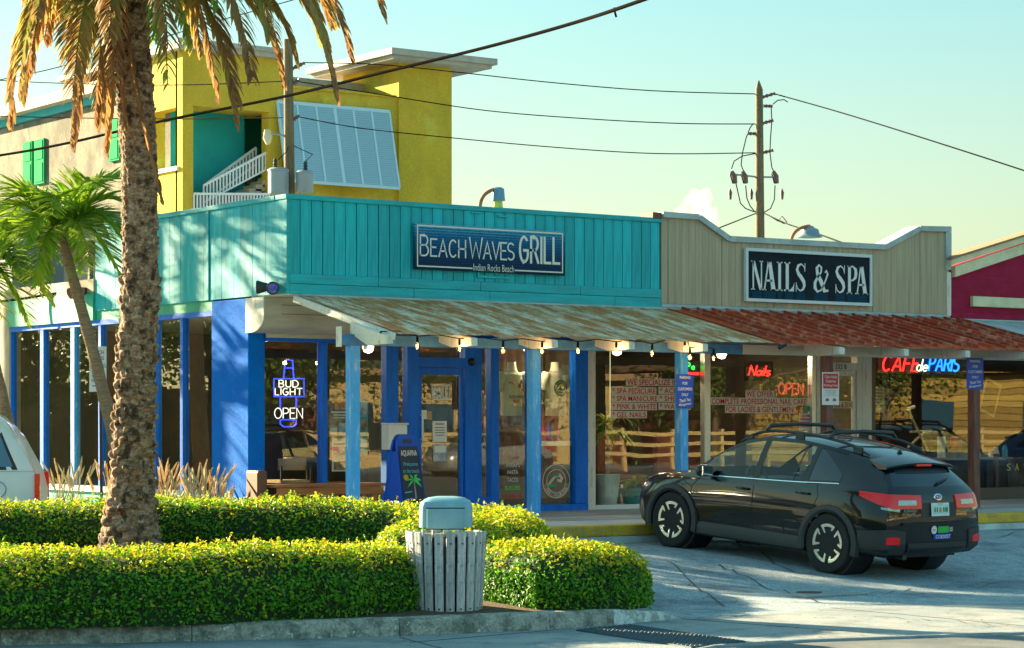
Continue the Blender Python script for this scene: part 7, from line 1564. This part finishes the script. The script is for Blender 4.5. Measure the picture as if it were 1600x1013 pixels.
for s in (1, -1):
    def vp(x, z):
        best = None
        for j in range(3, 24):
            y0, z0_ = vring(x, j / 24); y1, z1_ = vring(x, (j + 1) / 24)
            if z0_ <= z <= z1_ and z1_ > z0_: best = y0 + (y1 - y0) * (z - z0_) / (z1_ - z0_)
        return (-(best or .9) * s - s * .006, 2.3 - (x - .42 * max(0, (z - .95) / .8) * max(0, (x - 3.9) / .72)), z)
    mb = MB(); mb.grid(lambda u, v: tuple(Vector(vp(3.0 + (1.42 - .05 * v) * u, 1.02 + .58 * v)) + Vector((s * .003, 0, 0))), 8, 5); mb.build('window_seal', 'black', vn, smooth=40)
    for xg in (2.98, 1.68): MB().tube([vp(xg, .45 + .11 * k) for k in range(9)], .005, 4).build('panel_gap', 'black', vn)
    mb = MB(); mb.grid(lambda u, v: vp(3.05 + (1.32 - .05 * v) * u, 1.06 + .50 * v), 8, 5); mb.build('side_window', 'vanglass', vn, smooth=40)
    mb = MB(); mb.grid(lambda u, v: vp(1.75 + 1.2 * u, 1.06 + .50 * v), 8, 5); mb.build('side_window', 'vanglass', vn, smooth=40)
    MB().obox((-s * .905, 2.3 - 4.64, .80), (.03, 0, 0), (0, .035, 0), (0, 0, .17)).build('tail_lamp', 'lampred', vn, bev=.01); MB().obox((-s * .905, 2.3 - 4.64, .61), (.03, 0, 0), (0, .035, 0), (0, 0, .035)).build('lamp_base', 'carplastic', vn)
    MB().box(-s * .945 - .004, -s * .945 + .004, -2.3, 2.2, 1.0, 1.006).build('body_line', 'lampgrey', vn)
    mb = MB(); mb.tube([(-s * .936, -1.85 + .10 * math.cos(rad(a)), .77 + .10 * math.sin(rad(a))) for a in range(0, 361, 20)], .006, 5); mb.build('fuel_flap', 'lampgrey', vn)
    for y in (1.35, -1.45): w_ = MB().lathe([(.2, -.1), (.3, -.11), (.33, -.08), (.33, .08), (.3, .11), (.2, .1)], (-s * .80, y, .33), 30, (-s, 0, 0)).build('wheel', 'tyre', vn, smooth=40); MB().lathe([(.2, .09), (.18, .06), (.0001, .05)], (-s * .80, y, .33), 24, (-s, 0, 0)).build('rim', 'rimsilver', w_, smooth=40)
rearp = PD(58, 700, 30.2); hdv = (-R * .99 - F * .13).normalized(); lft = Vector((-hdv.y, hdv.x, 0)); ctr = Vector((rearp.x, rearp.y, 0)) + hdv * 2.34 - lft * .93
vn.location = (ctr.x, ctr.y, -.18); vn.rotation_euler = (0, 0, math.atan2(-hdv.x, hdv.y))
# ================================================================ across the street and to the left: what the shop glass mirrors
leafmat('treeleaf', [(0, (.03, .07, .012)), (.5, (.06, .13, .02)), (1, (.14, .2, .03))], .5, .3)
mat('bark', (.10, .075, .05), .9, fine=.3, bump=.5)
def tree(label, x, y, h, r, seed, n=3200, group='trees around the shops'):
    rng = random.Random(seed); t = thing('tree', label, 'tree', (x, y, -.3), group); MB().tube([(x, y, -.3), (x + .1, y, h * .3), (x, y + .1, h * .55)], [.2, .15, .08], 8).build('trunk', 'bark', t, smooth=50)
    cl = [(Vector((x, y, h * .65)) + Vector((rng.gauss(0, r * .45), rng.gauss(0, r * .45), rng.gauss(0, h * .13))), r * rng.uniform(.25, .5)) for _ in range(16)]; mb = MB()
    for k in range(6): MB_p = cl[k][0]; mb2_ = MB().tube([(x, y, h * .4), Vector((x, y, h * .5)).lerp(MB_p, .6), MB_p], [.07, .05, .02], 5); mb2_.build('limb', 'bark', t)
    for _ in range(n):
        c, rr = rng.choice(cl); d = Vector((rng.gauss(0, 1), rng.gauss(0, 1), rng.gauss(0, 1))).normalized(); leaves(mb, rng, c + d * rr * rng.uniform(.5, 1) ** .6, (d + Vector((rng.gauss(0, .6),) * 3)).normalized(), .22 * rng.uniform(.6, 1.4), rng.random())
    tag(mb.build('crown', 'treeleaf', t), kind='stuff')
for i, (x, y, h, r) in enumerate(((22, -50, 8, 4), (30, -48, 6.5, 3.5), (41, -52, 9, 4.5), (52, -49, 7, 4), (64, -55, 9, 5), (78, -56, 9, 5), (14, -46, 6, 3), (36, -45, 5, 3), (47, -45.5, 5.5, 3.2), (25, -44.5, 4.5, 2.6), (57, -46, 5.5, 3.2))): tree('tree %s across the street' % ['left of the tan motel wall', 'in front of the tan motel', 'tallest behind the tan motel', 'right of the motel stair', 'far right', 'farthest away', 'nearest the street corner', 'small, left of the motel middle', 'small, right of the motel middle', 'small, by the garden wall', 'small, at the motel right end'][i], x, y, h, r, 80 + i)
for i, (x, y, h, r) in enumerate(((-22, 22, 7, 4), (-26, 33, 8, 4.5), (-30, 14, 7, 4), (-33, 48, 9, 5), (-17, 34, 6, 3.2), (-10, 36, 6, 3.4), (-13, 44, 7, 3.8), (-20, 46, 8, 4), (-24, 56, 9, 4.5), (-15, 58, 8, 4.2), (-30, 66, 9, 5), (-8, 27, 4.5, 2.4))): tree('tree %s left of the shops' % ['nearest', 'tallest', 'leftmost', 'farthest', 'smallest', 'in line with the side wall', 'behind the one in line', 'broad, middle distance', 'broad, far back', 'thin, far back', 'largest, very far back', 'bushy, close'][i], x, y, h, r, 95 + i)
for i in range(13): tree('tall back row tree number %s from the street corner across the street' % ['one', 'two', 'three', 'four', 'five', 'six', 'seven', 'eight', 'nine', 'ten', 'eleven', 'twelve', 'thirteen'][i], 12 + 9 * i, -68, 10 + i % 3, 5.5, 120 + i, 2600)
fn = thing('board_fence', 'tall brown board fence left of the shops seen only in the side glass', 'fence', (-20, 40, 0)); fa, fb_ = Vector((-5, 27, 0)), Vector((-48, 62, 0)); mat('fencewood', (.16, .085, .03), .8, rnd=.3, fine=.2); nf = 120
for k in range(nf): p_ = fa.lerp(fb_, (k + .5) / nf); d_ = (fb_ - fa).normalized(); MB().obox(p_ + U * 1.25, d_ * .22, Vector((-d_.y, d_.x, 0)) * .02, U * (1.25 + .03 * (k % 3))).build('board', 'fencewood', fn)
mt1 = thing('tan_motel', 'sunlit tan low motel across the street seen only in the shop glass', 'building', (40, -44, 0))
mat('tanwall', (.42, .33, .16), .8, col2=(.36, .27, .12), ns=.6, fine=.06)
boxo('wall', 'tanwall', 16, 50, -62, -54, -.3, 3.4, mt1); boxo('roof', 'roofbrown', 15.5, 50.5, -62.5, -53.2, 3.41, 3.7, mt1); 
for k in range(8): boxo('window', 'vanglass', 18 + 4 * k, 20 + 4 * k, -53.99, -53.9, 1.0, 2.3, mt1); boxo('door', 'brownpost', 20.5 + 4 * k, 21.4 + 4 * k, -53.99, -53.92, -.2, 2.1, mt1)
gb = thing('board_house', 'golden board sided house across the street mirrored in the cafe glass', 'house', (80, -50, 0)); mat('goldboard', (.28, .20, .055), .8, rnd=.35)
boxo('wall', 'brownpost', 53, 118, -60, -50.1, -.3, 3.9, gb); boxo('roof', 'roofbrown', 52.5, 118.5, -60.5, -49, 3.91, 4.3, gb)
for k in range(13): boxo('siding_board', 'goldboard', 53, 118, -50.09, -50.02, -.2 + .31 * k, .08 + .31 * k, gb)
for k in range(9): boxo('window', 'vanglass', 56 + 7 * k, 58.4 + 7 * k, -50.01, -49.95, 1.1, 2.6, gb)
lw_ = thing('rail_fence', 'low sunlit rail fence across the street seen only in the shop glass', 'fence', (40, -42, 0)); 
for z in (.25, .65, 1.05): boxo('rail', 'tanwall', 6, 90, -41.9, -41.82, z, z + .14, lw_)
for k in range(36): boxo('post', 'tanwall', 6 + 2.4 * k, 6.14 + 2.4 * k, -42.05, -41.91, -.3, 1.3, lw_)
# parked cars across the street: copies of the black car in other paint
def recolour(root, paint):
    for o in [x for x in bpy.data.objects if x.parent == root]:
        for sl_ in o.material_slots:
            if sl_.material and sl_.material.name == 'carpaint': sl_.link = 'OBJECT'; sl_.material = MATS[paint]
mat('paintwhite', (.66, .64, .58), .25, coat=1); mat('paintsilver', (.35, .36, .36), .25, metal=.6, coat=1); mat('paintblue', (.02, .10, .25), .2, coat=1); mat('painttan', (.5, .36, .18), .25, coat=1)
for k, (x, y, rz, pm, lb) in enumerate(((14, -37, PI / 2, 'paintwhite', 'white'), (22, -37.5, PI / 2, 'painttan', 'tan'), (30, -37, PI / 2, 'paintsilver', 'silver'), (-11, 6, .5, 'paintsilver', 'silver'), (19.2, -6.2, .05, 'paintblue', 'dark blue'), (24.5, -6.3, 0, 'paintblue', 'blue'))):
    c = copy_tree(pc_); c.location = (x, y, -.3 if y < -20 else -.15 if y < 0 else 0); c.rotation_euler = (0, 0, rz); c.scale = (1, 1, 1); recolour(c, pm)
    c['label'] = '%s hatchback parked %s' % (lb, 'across the street, seen only in the shop glass' if y < -20 else 'right of the picture, mirrored in the cafe glass' if y < 0 else 'behind the white van out of the picture'); c['group'] = 'cars mirrored in the glass'
# ================================================================ small cumulus cloud
cm = bpy.data.materials.new('cloud'); cm.use_nodes = True; nt = cm.node_tree; nt.nodes.remove(nt.nodes['Principled BSDF']); pv = _n(nt, 'ShaderNodeVolumePrincipled'); pv.inputs['Color'].default_value = (1, .98, .94, 1); pv.inputs['Anisotropy'].default_value = .3
nz = _n(nt, 'ShaderNodeTexNoise'); nz.inputs['Scale'].default_value = .055; nz.inputs['Detail'].default_value = 5; tcn = _n(nt, 'ShaderNodeTexCoord'); nt.links.new(tcn.outputs['Object'], nz.inputs['Vector']); mr = _n(nt, 'ShaderNodeMapRange'); mr.inputs[1].default_value = .42; mr.inputs[2].default_value = .62; mr.inputs[4].default_value = .035; nt.links.new(nz.outputs[0], mr.inputs[0]); nt.links.new(mr.outputs[0], pv.inputs['Density']); nt.links.new(pv.outputs[0], nt.nodes['Material Output'].inputs['Volume'])
DC = 2600.0; bm = bmesh.new(); rng = random.Random(9)
for (px, py, r_) in ((1085, 318, 17), (1098, 312, 15), (1078, 326, 18), (1108, 325, 13), (1092, 332, 20), (1066, 333, 13), (1110, 336, 12), (1086, 303, 10), (1104, 303, 9), (1072, 345, 22), (1100, 350, 24)):
    q = PD(px, py, DC + rng.uniform(-15, 15)); bmesh.ops.create_icosphere(bm, subdivisions=3, radius=r_ * DC / FPX, matrix=Matrix.Translation(q))
for v in bm.verts: v.co += Vector((noise.noise(v.co * .06), noise.noise(v.co * .06 + Vector((9, 0, 0))), noise.noise(v.co * .06 + Vector((0, 9, 0))))) * 4
me = bpy.data.meshes.new('cloud'); bm.to_mesh(me); bm.free(); me.materials.append(cm); me.polygons.foreach_set('use_smooth', [True] * len(me.polygons))
cl_ = bpy.data.objects.new('cloud', me); C.objects.link(cl_); rm = cl_.modifiers.new('r', 'REMESH'); rm.mode = 'VOXEL'; rm.voxel_size = 1.6; tag(cl_, 'small puffy sunlit cloud low in the sky left of the salon pole', 'cloud')
